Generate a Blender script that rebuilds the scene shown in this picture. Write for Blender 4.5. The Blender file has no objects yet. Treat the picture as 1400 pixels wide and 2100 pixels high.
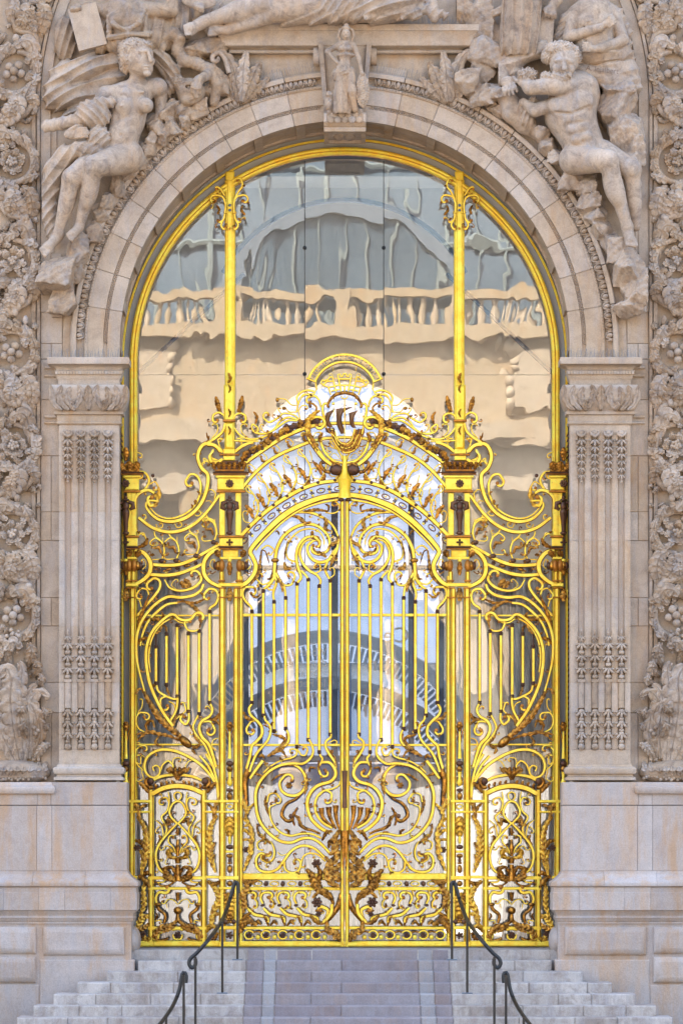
import bpy, math, random
import numpy as np
from mathutils import Vector
from math import sin, cos, pi, radians, hypot, atan2, sqrt

SC = bpy.context.scene
COL = SC.collection
random.seed(7)

# ------------------------------------------------------------------ camera, sky, sun, exposure
D, S, HZ, ZC = 45.0, 150.0, 1750.0, 1.28      # camera distance, pixels per metre on the wall, horizon row, eye height above the landing
cam_d = bpy.data.cameras.new('camera')
cam = bpy.data.objects.new('camera', cam_d); COL.objects.link(cam)
cam.location = (0, -D, ZC); cam.rotation_euler = (radians(90), 0, 0)
cam_d.sensor_fit = 'VERTICAL'; cam_d.sensor_height = 24.0
cam_d.lens = 24.0*D/14.0
cam_d.shift_y = (HZ-1050.0)/2100.0
cam_d.clip_start = 0.5; cam_d.clip_end = 1500
SC.camera = cam

SUN_EL, SUN_AZ = radians(50), radians(-36)
world = bpy.data.worlds.new('World'); SC.world = world; world.use_nodes = True
nt = world.node_tree; bg = nt.nodes['Background']
sky = nt.nodes.new('ShaderNodeTexSky'); sky.sky_type = 'NISHITA'; sky.sun_disc = False
sky.sun_elevation = SUN_EL; sky.sun_rotation = SUN_AZ
sky.air_density = 1.0; sky.dust_density = 4.0; sky.ozone_density = 0.6
nt.links.new(sky.outputs[0], bg.inputs[0]); bg.inputs[1].default_value = 0.15
sun_d = bpy.data.lights.new('sun', 'SUN'); sun_d.energy = 4.2; sun_d.angle = radians(0.5); sun_d.color = (1.0, 0.93, 0.82)
sun = bpy.data.objects.new('sun', sun_d); COL.objects.link(sun)
sdir = Vector((sin(SUN_AZ)*cos(SUN_EL), cos(SUN_AZ)*cos(SUN_EL), sin(SUN_EL)))   # towards the sun: over and behind the palace
sun.rotation_euler = (-sdir).to_track_quat('-Z', 'Y').to_euler(); sun.location = (0, 40, 60)
SC.view_settings.view_transform = 'Standard'; SC.view_settings.look = 'None'
SC.view_settings.gamma = 1.0; SC.view_settings.use_curve_mapping = False
SC.view_settings.exposure = 2.72
SC.cycles.max_bounces = 8; SC.cycles.diffuse_bounces = 3; SC.cycles.glossy_bounces = 3
SC.cycles.transparent_max_bounces = 12; SC.cycles.transmission_bounces = 4
SC.cycles.caustics_reflective = False; SC.cycles.caustics_refractive = False
SC.cycles.use_denoising = True

# ------------------------------------------------------------------ materials
def mat(name):
    m = bpy.data.materials.new(name); m.use_nodes = True
    n = m.node_tree.nodes; l = m.node_tree.links
    return m, n, l, n['Principled BSDF']
def N(n, kind, **kw):
    x = n.new(kind)
    for k, v in kw.items():
        if hasattr(x, k): setattr(x, k, v)
        else: x.inputs[k].default_value = v
    return x
def ramp(n, l, src, stops):
    r = n.new('ShaderNodeValToRGB'); e = r.color_ramp.elements
    while len(e) < len(stops): e.new(0.5)
    for i, (p, c) in enumerate(stops):
        e[i].position = p; e[i].color = c if len(c) == 4 else (*c, 1)
    l.new(src, r.inputs[0]); return r
def mixc(n, l, fac, a, b, mode='MIX'):
    m = n.new('ShaderNodeMix'); m.data_type = 'RGBA'; m.blend_type = mode
    for sock, v in ((m.inputs[0], fac), (m.inputs[6], a), (m.inputs[7], b)):
        if isinstance(v, bpy.types.NodeSocket): l.new(v, sock)
        elif isinstance(v, tuple): sock.default_value = v if len(v) == 4 else (*v, 1)
        else: sock.default_value = v
    return m.outputs[2]
def stone(name, c1, c2, stain=(0.48, 0.29, 0.15), stain_amt=0.5, bump=0.25, rough=0.85, rand=0.12, th=0.52, grey=(0.36, 0.35, 0.37), grey_amt=0.3, fine=60, grime=0.0):
    m, n, l, b = mat(name)
    tc = N(n, 'ShaderNodeTexCoord'); oi = N(n, 'ShaderNodeObjectInfo')
    geo = N(n, 'ShaderNodeNewGeometry')
    pos = geo.outputs['Position']
    n1 = N(n, 'ShaderNodeTexNoise', Scale=1.7, Detail=8.0, Roughness=0.62); l.new(pos, n1.inputs['Vector'])
    col = mixc(n, l, ramp(n, l, n1.outputs[0], [(0.35, (0, 0, 0)), (0.65, (1, 1, 1))]).outputs[0], c1, c2)
    mp = N(n, 'ShaderNodeMapping'); mp.inputs['Scale'].default_value = (2.6, 2.6, 0.45); l.new(pos, mp.inputs['Vector'])
    n2 = N(n, 'ShaderNodeTexNoise', Scale=1.3, Detail=6.0, Roughness=0.7); l.new(mp.outputs[0], n2.inputs['Vector'])
    r2 = ramp(n, l, n2.outputs[0], [(th, (0, 0, 0)), (th+.16, (stain_amt,)*3)])
    col = mixc(n, l, r2.outputs[0], col, stain)
    n4 = N(n, 'ShaderNodeTexNoise', Scale=3.1, Detail=7.0, Roughness=0.66); l.new(mp.outputs[0], n4.inputs['Vector'])
    r4 = ramp(n, l, n4.outputs[0], [(0.5, (0, 0, 0)), (0.75, (grey_amt,)*3)])
    col = mixc(n, l, r4.outputs[0], col, grey)
    if grime:
        n6 = N(n, 'ShaderNodeTexNoise', Scale=5.5, Detail=9.0, Roughness=0.72, Distortion=0.8); l.new(pos, n6.inputs['Vector'])
        r6 = ramp(n, l, n6.outputs[0], [(0.47, (0, 0, 0)), (0.66, (grime,)*3)])
        col = mixc(n, l, r6.outputs[0], col, (0.17, 0.125, 0.095))
    n3 = N(n, 'ShaderNodeTexNoise', Scale=float(fine), Detail=4.0, Roughness=0.7); l.new(pos, n3.inputs['Vector'])
    r3 = ramp(n, l, n3.outputs[0], [(0.3, (0.84,)*3), (0.7, (1.1,)*3)])
    col = mixc(n, l, 1.0, col, r3.outputs[0], 'MULTIPLY')
    mr = N(n, 'ShaderNodeMapRange'); l.new(oi.outputs['Random'], mr.inputs[0])
    mr.inputs[3].default_value = 1-rand; mr.inputs[4].default_value = 1+rand
    hv = N(n, 'ShaderNodeHueSaturation'); l.new(mr.outputs[0], hv.inputs['Value']); l.new(col, hv.inputs['Color'])
    mr2 = N(n, 'ShaderNodeMapRange'); l.new(oi.outputs['Random'], mr2.inputs[0]); mr2.inputs[3].default_value = 1.15; mr2.inputs[4].default_value = 0.85
    l.new(mr2.outputs[0], hv.inputs['Saturation'])
    l.new(hv.outputs[0], b.inputs['Base Color'])
    b.inputs['Roughness'].default_value = rough; b.inputs['Specular IOR Level'].default_value = 0.25
    bp = N(n, 'ShaderNodeBump', Strength=bump, Distance=0.012); l.new(n3.outputs[0], bp.inputs['Height'])
    n5 = N(n, 'ShaderNodeTexNoise', Scale=14.0, Detail=5.0, Roughness=0.6); l.new(pos, n5.inputs['Vector'])
    bp2 = N(n, 'ShaderNodeBump', Strength=bump*0.8, Distance=0.03); l.new(n5.outputs[0], bp2.inputs['Height']); l.new(bp.outputs[0], bp2.inputs['Normal'])
    l.new(bp2.outputs[0], b.inputs['Normal'])
    return m
M = {}
M['stone'] = stone('warm_limestone', (0.56, 0.445, 0.335), (0.44, 0.34, 0.25), rand=0.035, grey_amt=0.5, grime=0.26)
M['carved'] = stone('carved_limestone', (0.52, 0.40, 0.29), (0.37, 0.28, 0.205), stain_amt=0.5, rand=0.12, bump=0.35, fine=40, grey=(0.30, 0.295, 0.31), grey_amt=0.7, grime=0.7)
M['pale'] = stone('pale_limestone', (0.50, 0.43, 0.385), (0.45, 0.36, 0.295), stain=(0.50, 0.31, 0.17), stain_amt=0.75, grey_amt=0.55, rand=0.09, th=0.47, grime=0.15)
M['step'] = stone('white_step_stone', (0.52, 0.47, 0.42), (0.43, 0.38, 0.335), stain=(0.27, 0.22, 0.19), stain_amt=0.65, grey_amt=0.6, rand=0.12, th=0.46, grime=0.5, bump=0.35)
M['purple'] = stone('purple_granite', (0.30, 0.265, 0.268), (0.25, 0.215, 0.22), stain=(0.36, 0.25, 0.19), stain_amt=0.45, grey_amt=0.5, rand=0.08, th=0.5, grime=0.25)
M['step_mid'] = stone('grey_step_stone', (0.36, 0.345, 0.34), (0.30, 0.28, 0.28), stain_amt=0.3, rand=0.08)
M['mortar'] = stone('light_mortar', (0.52, 0.45, 0.38), (0.46, 0.38, 0.31), rand=0.02)
M['asphalt'] = stone('grey_asphalt', (0.15, 0.135, 0.115), (0.11, 0.10, 0.09), rand=0.02)

def metal(name, c1, c2, met, r0, r1, patina=(0.16, 0.07, 0.02), pat=0.35, bump=0.15, scale=9.0):
    m, n, l, b = mat(name)
    geo = N(n, 'ShaderNodeNewGeometry'); pos = geo.outputs['Position']
    n1 = N(n, 'ShaderNodeTexNoise', Scale=scale, Detail=7.0, Roughness=0.7); l.new(pos, n1.inputs['Vector'])
    col = mixc(n, l, ramp(n, l, n1.outputs[0], [(0.36, (0, 0, 0)), (0.62, (1, 1, 1))]).outputs[0], c1, c2)
    n2 = N(n, 'ShaderNodeTexNoise', Scale=scale*3.2, Detail=6.0, Roughness=0.75); l.new(pos, n2.inputs['Vector'])
    r2 = ramp(n, l, n2.outputs[0], [(0.56, (0, 0, 0)), (0.74, (pat,)*3)])
    col = mixc(n, l, r2.outputs[0], col, patina)
    l.new(col, b.inputs['Base Color']); b.inputs['Metallic'].default_value = met
    rr = N(n, 'ShaderNodeMapRange'); l.new(n2.outputs[0], rr.inputs[0]); rr.inputs[3].default_value = r0; rr.inputs[4].default_value = r1
    l.new(rr.outputs[0], b.inputs['Roughness'])
    bp = N(n, 'ShaderNodeBump', Strength=bump, Distance=0.01); l.new(n2.outputs[0], bp.inputs['Height']); l.new(bp.outputs[0], b.inputs['Normal'])
    return m
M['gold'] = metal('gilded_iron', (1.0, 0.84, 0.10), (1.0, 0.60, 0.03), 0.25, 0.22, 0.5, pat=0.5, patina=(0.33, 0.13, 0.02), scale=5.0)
M['flank'] = metal('tarnished_edge_shade_gilding', (0.62, 0.25, 0.025), (0.34, 0.12, 0.015), 0.5, 0.35, 0.6, pat=0.5)  # patina plus dark edge shade painted into sides, chamfers and grooves
M['bronze'] = metal('aged_gilt_bronze', (0.70, 0.32, 0.045), (0.09, 0.035, 0.01), 0.85, 0.2, 0.4, pat=0.8, patina=(0.05, 0.02, 0.008), scale=16.0)
M['gilt_leaf'] = metal('worn_gilt_leaf', (1.0, 0.58, 0.06), (0.30, 0.12, 0.02), 0.75, 0.2, 0.42, pat=0.8, patina=(0.08, 0.03, 0.01), scale=18.0)
M['sail_bronze'] = metal('brown_bronze', (0.30, 0.14, 0.055), (0.20, 0.09, 0.035), 0.55, 0.35, 0.6, pat=0.3)
M['letter_gilt'] = metal('gilt_lettering', (1.0, 0.70, 0.25), (0.95, 0.62, 0.2), 0.4, 0.35, 0.55, pat=0.1)
M['dark_bronze'] = metal('dark_bronze', (0.16, 0.075, 0.035), (0.09, 0.04, 0.025), 0.6, 0.3, 0.55, pat=0.4)
M['iron'] = metal('black_iron', (0.010, 0.009, 0.009), (0.018, 0.016, 0.014), 0.0, 0.3, 0.5, patina=(0.05, 0.03, 0.02), pat=0.4)
M['steel_blue'] = metal('blue_painted_steel', (0.10, 0.16, 0.27), (0.13, 0.20, 0.32), 0.0, 0.4, 0.5, patina=(0.09, 0.14, 0.22), pat=0.2, bump=0.03)
def plain(name, c, rough=0.7, spec=0.3, var=0.1, scale=6.0):
    m, n, l, b = mat(name)
    geo = N(n, 'ShaderNodeNewGeometry')
    n1 = N(n, 'ShaderNodeTexNoise', Scale=scale, Detail=5.0); l.new(geo.outputs['Position'], n1.inputs['Vector'])
    c2 = tuple(min(1, x*(1+var)) for x in c); c1 = tuple(x*(1-var) for x in c)
    l.new(mixc(n, l, n1.outputs[0], c1, c2), b.inputs['Base Color'])
    b.inputs['Roughness'].default_value = rough; b.inputs['Specular IOR Level'].default_value = spec
    return m
M['plaster'] = plain('white_plaster', (0.80, 0.78, 0.74))
M['paleplaster'] = plain('pale_courtyard_stucco', (0.44, 0.50, 0.58), 0.8, var=0.15, scale=0.8)
M['floor'] = plain('pale_marble_floor', (0.55, 0.53, 0.50), 0.35)
M['curtain'] = plain('pale_curtain', (0.84, 0.81, 0.77), 0.9, scale=3)
M['incised'] = plain('dark_incised_line', (0.24, 0.17, 0.12), 0.9)
def translucent(name, c, f, fold=0.0):
    m, n, l, b = mat(name); n.remove(b)
    d = N(n, 'ShaderNodeBsdfDiffuse'); d.inputs[0].default_value = (*c, 1); t = N(n, 'ShaderNodeBsdfTranslucent'); t.inputs[0].default_value = (*c, 1)
    x = N(n, 'ShaderNodeMixShader'); x.inputs[0].default_value = f; l.new(d.outputs[0], x.inputs[1]); l.new(t.outputs[0], x.inputs[2]); l.new(x.outputs[0], n['Material Output'].inputs['Surface']); return m
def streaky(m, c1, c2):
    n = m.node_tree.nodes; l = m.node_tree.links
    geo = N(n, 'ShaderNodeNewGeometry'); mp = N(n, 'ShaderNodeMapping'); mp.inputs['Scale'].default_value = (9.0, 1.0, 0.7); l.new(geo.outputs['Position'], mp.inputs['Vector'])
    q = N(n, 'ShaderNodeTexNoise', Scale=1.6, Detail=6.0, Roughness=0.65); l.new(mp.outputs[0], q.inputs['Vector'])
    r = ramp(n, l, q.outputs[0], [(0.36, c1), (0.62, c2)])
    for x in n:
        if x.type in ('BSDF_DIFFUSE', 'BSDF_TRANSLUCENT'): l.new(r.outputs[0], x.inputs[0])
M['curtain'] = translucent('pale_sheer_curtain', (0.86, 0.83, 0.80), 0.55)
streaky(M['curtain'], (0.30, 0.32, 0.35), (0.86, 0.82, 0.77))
M['fill_velum'] = translucent('grey_fill_velum', (0.085, 0.09, 0.10), 0.8)  # diffuser of the added ceiling panel that brightens the hall
M['palestone'] = plain('pale_base_stone', (0.40, 0.38, 0.35))
M['slat'] = plain('light_blue_slat', (0.36, 0.45, 0.60), 0.5)
M['white'] = plain('white_lettering', (0.9, 0.9, 0.9), 0.6)
M['poster'] = plain('blue_poster', (0.10, 0.24, 0.58), 0.4)
M['paleblue'] = plain('pale_blue_panel', (0.62, 0.70, 0.82), 0.5)
M['rubber'] = plain('black_rubber', (0.02, 0.02, 0.02), 0.5)
M['zinc'] = plain('grey_zinc', (0.16, 0.19, 0.22), 0.4)
M['blueglass'] = plain('blue_roof_glass', (0.075, 0.11, 0.14), 0.3, 0.4, var=0.5, scale=0.35)
M['darkwin'] = plain('dark_window_glass', (0.04, 0.05, 0.06), 0.15, 0.5)
M['rib'] = plain('green_painted_ribs', (0.19, 0.22, 0.21), 0.5)
M['opp'] = stone('sunny_limestone', (0.44, 0.35, 0.235), (0.37, 0.29, 0.19), rand=0.05, fine=4)

def glass(name, refl, tint, bscale, bstr):
    m, n, l, b = mat(name); n.remove(b)
    out = n['Material Output']
    geo = N(n, 'ShaderNodeNewGeometry'); oi = N(n, 'ShaderNodeObjectInfo')
    ad = N(n, 'ShaderNodeVectorMath'); ad.operation = 'ADD'
    cx = N(n, 'ShaderNodeCombineXYZ'); mu = N(n, 'ShaderNodeMath'); mu.operation = 'MULTIPLY'; mu.inputs[1].default_value = 40.0
    l.new(oi.outputs['Random'], mu.inputs[0]); l.new(mu.outputs[0], cx.inputs[0]); l.new(mu.outputs[0], cx.inputs[2])
    l.new(geo.outputs['Position'], ad.inputs[0]); l.new(cx.outputs[0], ad.inputs[1])
    mp = N(n, 'ShaderNodeMapping'); mp.inputs['Scale'].default_value = (1.5, 1.0, 1.0); l.new(ad.outputs[0], mp.inputs['Vector'])
    n1 = N(n, 'ShaderNodeTexNoise', Scale=bscale, Detail=2.0, Roughness=0.45, Distortion=0.6); l.new(mp.outputs[0], n1.inputs['Vector'])
    bp = N(n, 'ShaderNodeBump', Strength=1.0, Distance=bstr); l.new(n1.outputs[0], bp.inputs['Height'])
    gl = N(n, 'ShaderNodeBsdfGlossy', Roughness=0.0); l.new(bp.outputs[0], gl.inputs['Normal']); gl.inputs['Color'].default_value = (1, 1, 1, 1)
    tr = N(n, 'ShaderNodeBsdfTransparent'); tr.inputs['Color'].default_value = (*tint, 1)
    fr = N(n, 'ShaderNodeFresnel', IOR=1.5)
    mr = N(n, 'ShaderNodeMapRange'); l.new(fr.outputs[0], mr.inputs[0])
    mr.inputs[1].default_value = 0.04; mr.inputs[2].default_value = 1.0; mr.inputs[3].default_value = refl; mr.inputs[4].default_value = 1.0
    mx = N(n, 'ShaderNodeMixShader'); l.new(mr.outputs[0], mx.inputs[0]); l.new(tr.outputs[0], mx.inputs[1]); l.new(gl.outputs[0], mx.inputs[2])
    l.new(mx.outputs[0], out.inputs['Surface'])
    return m
M['clear'] = glass('clear_screen_glass', 0.04, (0.90, 0.945, 0.99), 1.0, 0.0)
M['glass'] = glass('coated_window_glass', 0.10, (0.965, 0.975, 0.985), 0.8, 0.0017)

M['zincglass'] = glass('grey_glass', 0.12, (0.6, 0.6, 0.6), 0.9, 0.008)
M['backing'] = plain('grey_painted_panel', (0.40, 0.385, 0.34), 0.45, 0.4)

# ------------------------------------------------------------------ geometry helpers
GS = 1.0 + 1.0/D          # scale of the plane the gate stands in, 1 m behind the wall face
AX = 706.5                # symmetry axis (photograph columns)
def P(px, py, d=0.0, s=1.0, y0=0.0):
    """photograph column/row on a plane y0 metres behind the wall; d = relief towards the viewer in hundred-and-fiftieths of a metre"""
    return Vector(((px-700.0)/S*s, y0-d/S, ZC+(HZ-py)/S*s))
def xc(s=1.0): return (AX-700.0)/S*s

class MB:
    def __init__(self): self.v = []; self.f = []; self.m = []
    def add(self, vs, fs, mi=0):
        o = len(self.v); self.v.extend(vs)
        for f in fs:
            self.f.append(tuple(i+o for i in f)); self.m.append(mi)
    def box(self, x0, x1, y0, y1, z0, z1, mi=0, bev=0.0):
        if bev <= 0:
            vs = [(x, y, z) for x in (x0, x1) for y in (y0, y1) for z in (z0, z1)]
            self.add(vs, [(0, 1, 3, 2), (4, 6, 7, 5), (0, 4, 5, 1), (2, 3, 7, 6), (0, 2, 6, 4), (1, 5, 7, 3)], mi)
        else:   # front (-y) edges bevelled
            b = bev
            r0 = [(x0, y1, z0), (x1, y1, z0), (x1, y1, z1), (x0, y1, z1)]
            r1 = [(x0, y0+b, z0), (x1, y0+b, z0), (x1, y0+b, z1), (x0, y0+b, z1)]
            r2 = [(x0+b, y0, z0+b), (x1-b, y0, z0+b), (x1-b, y0, z1-b), (x0+b, y0, z1-b)]
            self.add(r0+r1+r2, [(3, 2, 1, 0), (0, 1, 5, 4), (1, 2, 6, 5), (2, 3, 7, 6), (3, 0, 4, 7), (4, 5, 9, 8), (5, 6, 10, 9), (6, 7, 11, 10), (7, 4, 8, 11), (8, 9, 10, 11)], mi)
    def grid(self, rows, closed_u=False, closed_v=False, mi=0):
        """rows: list of equally long point lists"""
        nu = len(rows); nv = len(rows[0]); o = len(self.v)
        for r in rows: self.v.extend(r)
        for i in range(nu if closed_u else nu-1):
            for j in range(nv if closed_v else nv-1):
                a = o+i*nv+j; b = o+i*nv+(j+1) % nv; c = o+((i+1) % nu)*nv+(j+1) % nv; d_ = o+((i+1) % nu)*nv+j
                self.f.append((a, b, c, d_)); self.m.append(mi if not callable(mi) else mi(i, j))
    def fan(self, pts, mi=0): self.add(pts, [tuple(range(len(pts)))], mi)
    def ball(self, c, r, nu=8, nv=6, mi=0, rot=0.0):
        rx, ry, rz = r if isinstance(r, tuple) else (r, r, r)
        ca, sa = cos(rot), sin(rot); rows = []
        for i in range(nv+1):
            t = pi*i/nv; row = []
            for j in range(nu):
                p = 2*pi*j/nu
                x = rx*sin(t)*cos(p); y = ry*sin(t)*sin(p); z = rz*cos(t)
                row.append((c[0]+x*ca-z*sa, c[1]+y, c[2]+x*sa+z*ca))
            rows.append(row)
        self.grid(rows, closed_v=True, mi=mi)
    def tube(self, pts, r, n=6, mi=0, cap=True):
        pts = [Vector(p) for p in pts]; k = len(pts); rows = []
        rr = r if isinstance(r, (list, tuple)) else [r]*k
        up = Vector((0, 1, 0))
        for i in range(k):
            t = (pts[min(i+1, k-1)]-pts[max(i-1, 0)])
            if t.length < 1e-9: t = Vector((0, 0, 1))
            t.normalize()
            a = t.cross(up)
            if a.length < 0.05: a = t.cross(Vector((1, 0, 0)))
            a.normalize(); b = t.cross(a)
            rows.append([tuple(pts[i]+(a*cos(2*pi*j/n)+b*sin(2*pi*j/n))*rr[i]) for j in range(n)])
        self.grid(rows, closed_v=True, mi=mi)
        if cap: self.fan(rows[0], mi); self.fan(rows[-1][::-1], mi)
    def lathe(self, c, prof, n=10, mi=0):
        rows = [[(c[0]+r*cos(2*pi*j/n), c[1]+r*sin(2*pi*j/n), c[2]+z) for j in range(n)] for z, r in prof]
        self.grid(rows, closed_v=True, mi=mi); self.fan(rows[0], mi); self.fan(rows[-1][::-1], mi)
    def build(self, name, mats, parent=None, smooth=False, kind=None, label=None, shift=None):
        me = bpy.data.meshes.new(name)
        off = shift if shift is not None else (parent_world(parent) if parent else Vector((0, 0, 0)))
        v = np.array(self.v, dtype=np.float64).reshape(-1, 3)-np.array(off)
        me.from_pydata(v.tolist(), [], self.f)
        ms = mats if isinstance(mats, (list, tuple)) else [mats]
        for m in ms: me.materials.append(M[m] if isinstance(m, str) else m)
        if len(ms) > 1: me.polygons.foreach_set('material_index', self.m)
        if smooth: me.polygons.foreach_set('use_smooth', [True]*len(me.polygons))
        me.update()
        import bmesh
        bm = bmesh.new(); bm.from_mesh(me); bmesh.ops.recalc_face_normals(bm, faces=bm.faces); bm.to_mesh(me); bm.free()
        if smooth == 'auto': me.set_sharp_from_angle(angle=radians(38))
        o = bpy.data.objects.new(name, me); COL.objects.link(o)
        if parent: o.parent = parent
        if kind: o['kind'] = kind
        if label: o['label'] = label
        return o
_pw = {}
def parent_world(o):
    v = Vector((0, 0, 0))
    while o: v = v+o.location; o = o.parent
    return v
def thing(name, label, cat, loc=(0, 0, 0), group=None):
    o = bpy.data.objects.new(name, None); COL.objects.link(o); o.location = loc
    o.empty_display_size = 0.2
    o['label'] = label; o['category'] = cat
    if group: o['group'] = group
    return o
def structure(name, loc=(0, 0, 0)):
    o = bpy.data.objects.new(name, None); COL.objects.link(o); o.location = loc; o['kind'] = 'structure'; return o
def copy_tree(o, parent=None):
    c = o.copy(); COL.objects.link(c)
    if parent: c.parent = parent
    for ch in list(o.children): copy_tree(ch, c)
    return c
def mirror_thing(o, label):
    """the twin across the gate's axis: the root stands on the axis, so its copy is turned over in x"""
    c = copy_tree(o); c.scale.x = -c.scale.x; c['label'] = label
    return c
def inst(o, parent, mirror=False, **kw):
    c = o.copy(); COL.objects.link(c); c.parent = parent
    if mirror: c.scale.x = -1; c.location.x = -c.location.x
    return c
def mirrored_part(o):
    c = copy_tree(o, o.parent); c.scale.x = -1; c.location.x = -o.location.x
    return c

def rect_profile(mb, xl, xr, yf, yb, prof, mi=0, sides=(1, 1), cap=True):
    """stack of rectangles: prof = [(z, e)] e = overhang in metres to the front and to the sides flagged"""
    rows = []
    for z, e in prof:
        a, b = xl-e*sides[0], xr+e*sides[1]
        rows.append([(a, yb, z), (a, yf-e, z), (b, yf-e, z), (b, yb, z)])
    mb.grid(rows, mi=mi)
    if cap: mb.fan(rows[0], mi); mb.fan(rows[-1][::-1], mi)

def catmull(pts, step=5.0):
    pts = [np.array(p, float) for p in pts]
    if len(pts) == 2:
        n = max(2, int(np.linalg.norm(pts[1]-pts[0])/step)+1)
        return [pts[0]+(pts[1]-pts[0])*i/(n-1) for i in range(n)]
    P_ = [2*pts[0]-pts[1]]+pts+[2*pts[-1]-pts[-2]]; out = []
    for i in range(1, len(P_)-2):
        p0, p1, p2, p3 = P_[i-1:i+3]
        n = max(2, int(np.linalg.norm(p2-p1)/step))
        # centripetal-ish: tangent limited by the shorter neighbour
        for k in range(n):
            t = k/n
            out.append(0.5*((2*p1)+(p2-p0)*t+(2*p0-5*p1+4*p2-p3)*t*t+(3*p1-p0-3*p2+p3)*t**3))
    out.append(pts[-1]); return out
def curl_pts(p, ang, s, r, turns, shrink=0.8, step=0.3):
    out = []; p = np.array(p, float); n = max(4, int(turns*2*pi/step))
    for i in range(n):
        rr = r*(1-shrink*i/n); ang += s*step*0.5
        p = p+np.array([cos(ang), sin(ang)])*rr*step; ang += s*step*0.5
        out.append(p.copy())
    return out
def smooth_path(pts, step=4.0, end=None, start=None):
    q = catmull(pts, step)
    if end:
        s, r, t = end; d_ = q[-1]-q[-2]; q = q+curl_pts(q[-1], atan2(d_[1], d_[0]), s, r, t)
    if start:
        s, r, t = start; d_ = q[0]-q[1]; q = curl_pts(q[0], atan2(d_[1], d_[0]), s, r, t)[::-1]+q
    return q
# ================================================================== the setting and the stone front
def X(px, y=0.0): return (px-700.0)/S*(1+y/D)
def Z(py, y=0.0): return ZC+(HZ-py)/S*(1+y/D)
def L(px): return px/S
CY = 709.0                                  # row of the inner arch's centre
AXW = X(AX)
ZL = -0.03                                  # landing
RISE, TREAD, NSTEP = 0.137, 0.34, 17

# ---- street and stairs
g = MB(); zs = ZL-RISE*NSTEP
yS = -0.2-TREAD*NSTEP
g.box(-400, 400, -420, yS+0.3, zs-0.5, zs)
g.build('street', 'asphalt', kind='structure')
stairs = structure('staircase', (AXW, 0, ZL))
mb = MB(); mb.box(-2.95+AXW, 2.95+AXW, -0.195, 1.9, ZL-0.4, ZL-0.003)
mb.build('landing', 'step', stairs)
for k in range(NSTEP+1):
    pass
ends = [284, 283, 219, 159, 110, 69, 35, 3, -30, -60, -90, -120, -150, -180, -210, -240, -270]
rs = random.Random(3)
for k in range(NSTEP):
    yf = -0.2-TREAD*k; zt = ZL-RISE*k; zb = zt-RISE+0.004
    xl = X(ends[k], yf); xr = 2*AXW-xl
    c0, c1 = X(508, yf*0+0), X(918, 0)
    yb = yf+TREAD+0.25 if k else 0.6
    def slab(a, b, m):
        s_ = MB(); j = 0.0025
        s_.box(a+j, b-j, yf+rs.uniform(-.004, .004), yb, zb-0.02, zt-rs.uniform(0, .004), bev=0.012)
        s_.build('slab', m, stairs)
    def run(a, b, m, lo, hi):
        x = a
        while x < b-0.02:
            w = rs.uniform(lo, hi)
            if b-x-w < lo*0.6: w = b-x
            slab(x, x+w, m); x += w
    if k < 10:
        run(xl, c0, 'step', 0.42, 1.0); run(c1, xr, 'step', 0.42, 1.0)
        cuts = [508, 543, 568, 700 if k % 2 else 640, 855, 885, 918]
        for i in range(6):
            slab(X(cuts[i]), X(cuts[i+1]), 'purple' if i not in (1, 4) else 'step_mid')
    else:
        slab(xl, c0, 'step'); slab(c0, c1, 'purple'); slab(c1, xr, 'step')
    mb = MB(); mb.box(xl+0.01, xr-0.01, yf+0.02, yb, zb-0.1, zt-0.012); mb.build('bedding', 'mortar', stairs)

# ---- wall with the arched opening
wall = thing('palace_wall', 'smooth limestone palace wall behind the sculptures round the arch', 'wall', (AXW, 0, ZL))
RO = 474.0
ang = [pi*i/48 for i in range(49)]
zc0 = Z(CY)
x0, x1, zt = AXW-9.0, AXW+9.0, 19.0
def ray(a):
    dx, dz = cos(a), sin(a); t = 1e9
    if dx > 1e-6: t = min(t, 9.0/dx)
    if dx < -1e-6: t = min(t, -9.0/dx)
    if dz > 1e-6: t = min(t, (zt-zc0)/dz)
    return (AXW+dx*t, zc0+dz*t)
inn = [(AXW+L(RO)*cos(a), zc0+L(RO)*sin(a)) for a in ang]
out = [ray(a) for a in ang]
mb = MB()
for yy in (0.0, 0.9):
    mb.grid([[(x, yy, z) for x, z in inn], [(x, yy, z) for x, z in out]])
mb.grid([[(x, 0.0, z) for x, z in inn], [(x, 0.9, z) for x, z in inn]])
xi = L(RO)
for sg in (-1, 1):
    a, b = sorted((AXW+sg*xi, AXW+sg*9.0)); mb.box(a, b, 0.0, 0.9, -2.6, zc0)
mb.build('wall_face', 'stone', wall)
# the rest of the palace: it keeps the sun off its own front
mb = MB()
mb.box(AXW-45, AXW-9.002, 0.0, 0.9, zs, 19); mb.box(AXW+9.002, AXW+45, 0.0, 0.9, zs, 19)
mb.build('wing_wall', 'stone', wall)

# ashlar blocks of the strip between frieze and pilaster
blocks_y = [640, 705, 737, 820, 935, 1050, 1109, 1226, 1284, 1400, 1462, 1580]
for i in range(len(blocks_y)-1):
    a, b = blocks_y[i], blocks_y[i+1]
    cuts = [84, 106, 129] if (i % 3 == 1 or b-a < 62) else [84, 129]
    for j in range(len(cuts)-1):
        bl = MB(); bl.box(X(cuts[j])+.003, X(cuts[j+1])-.003, -0.018-0.004*(i % 2), 0.05, Z(b)+.003, Z(a)-.003, bev=0.006)
        o = bl.build('stone_block', 'stone', wall); mirrored_part(o)
for a, b, c, d_ in ((84, 118, 250, 400), (84, 112, 400, 520), (84, 128, 520, 640)):
    bl = MB(); bl.box(X(a)+.003, X(b)-.003, -0.014, 0.05, Z(d_)+.003, Z(c)-.003, bev=0.006)
    o = bl.build('stone_block', 'stone', wall); mirrored_part(o)

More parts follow.
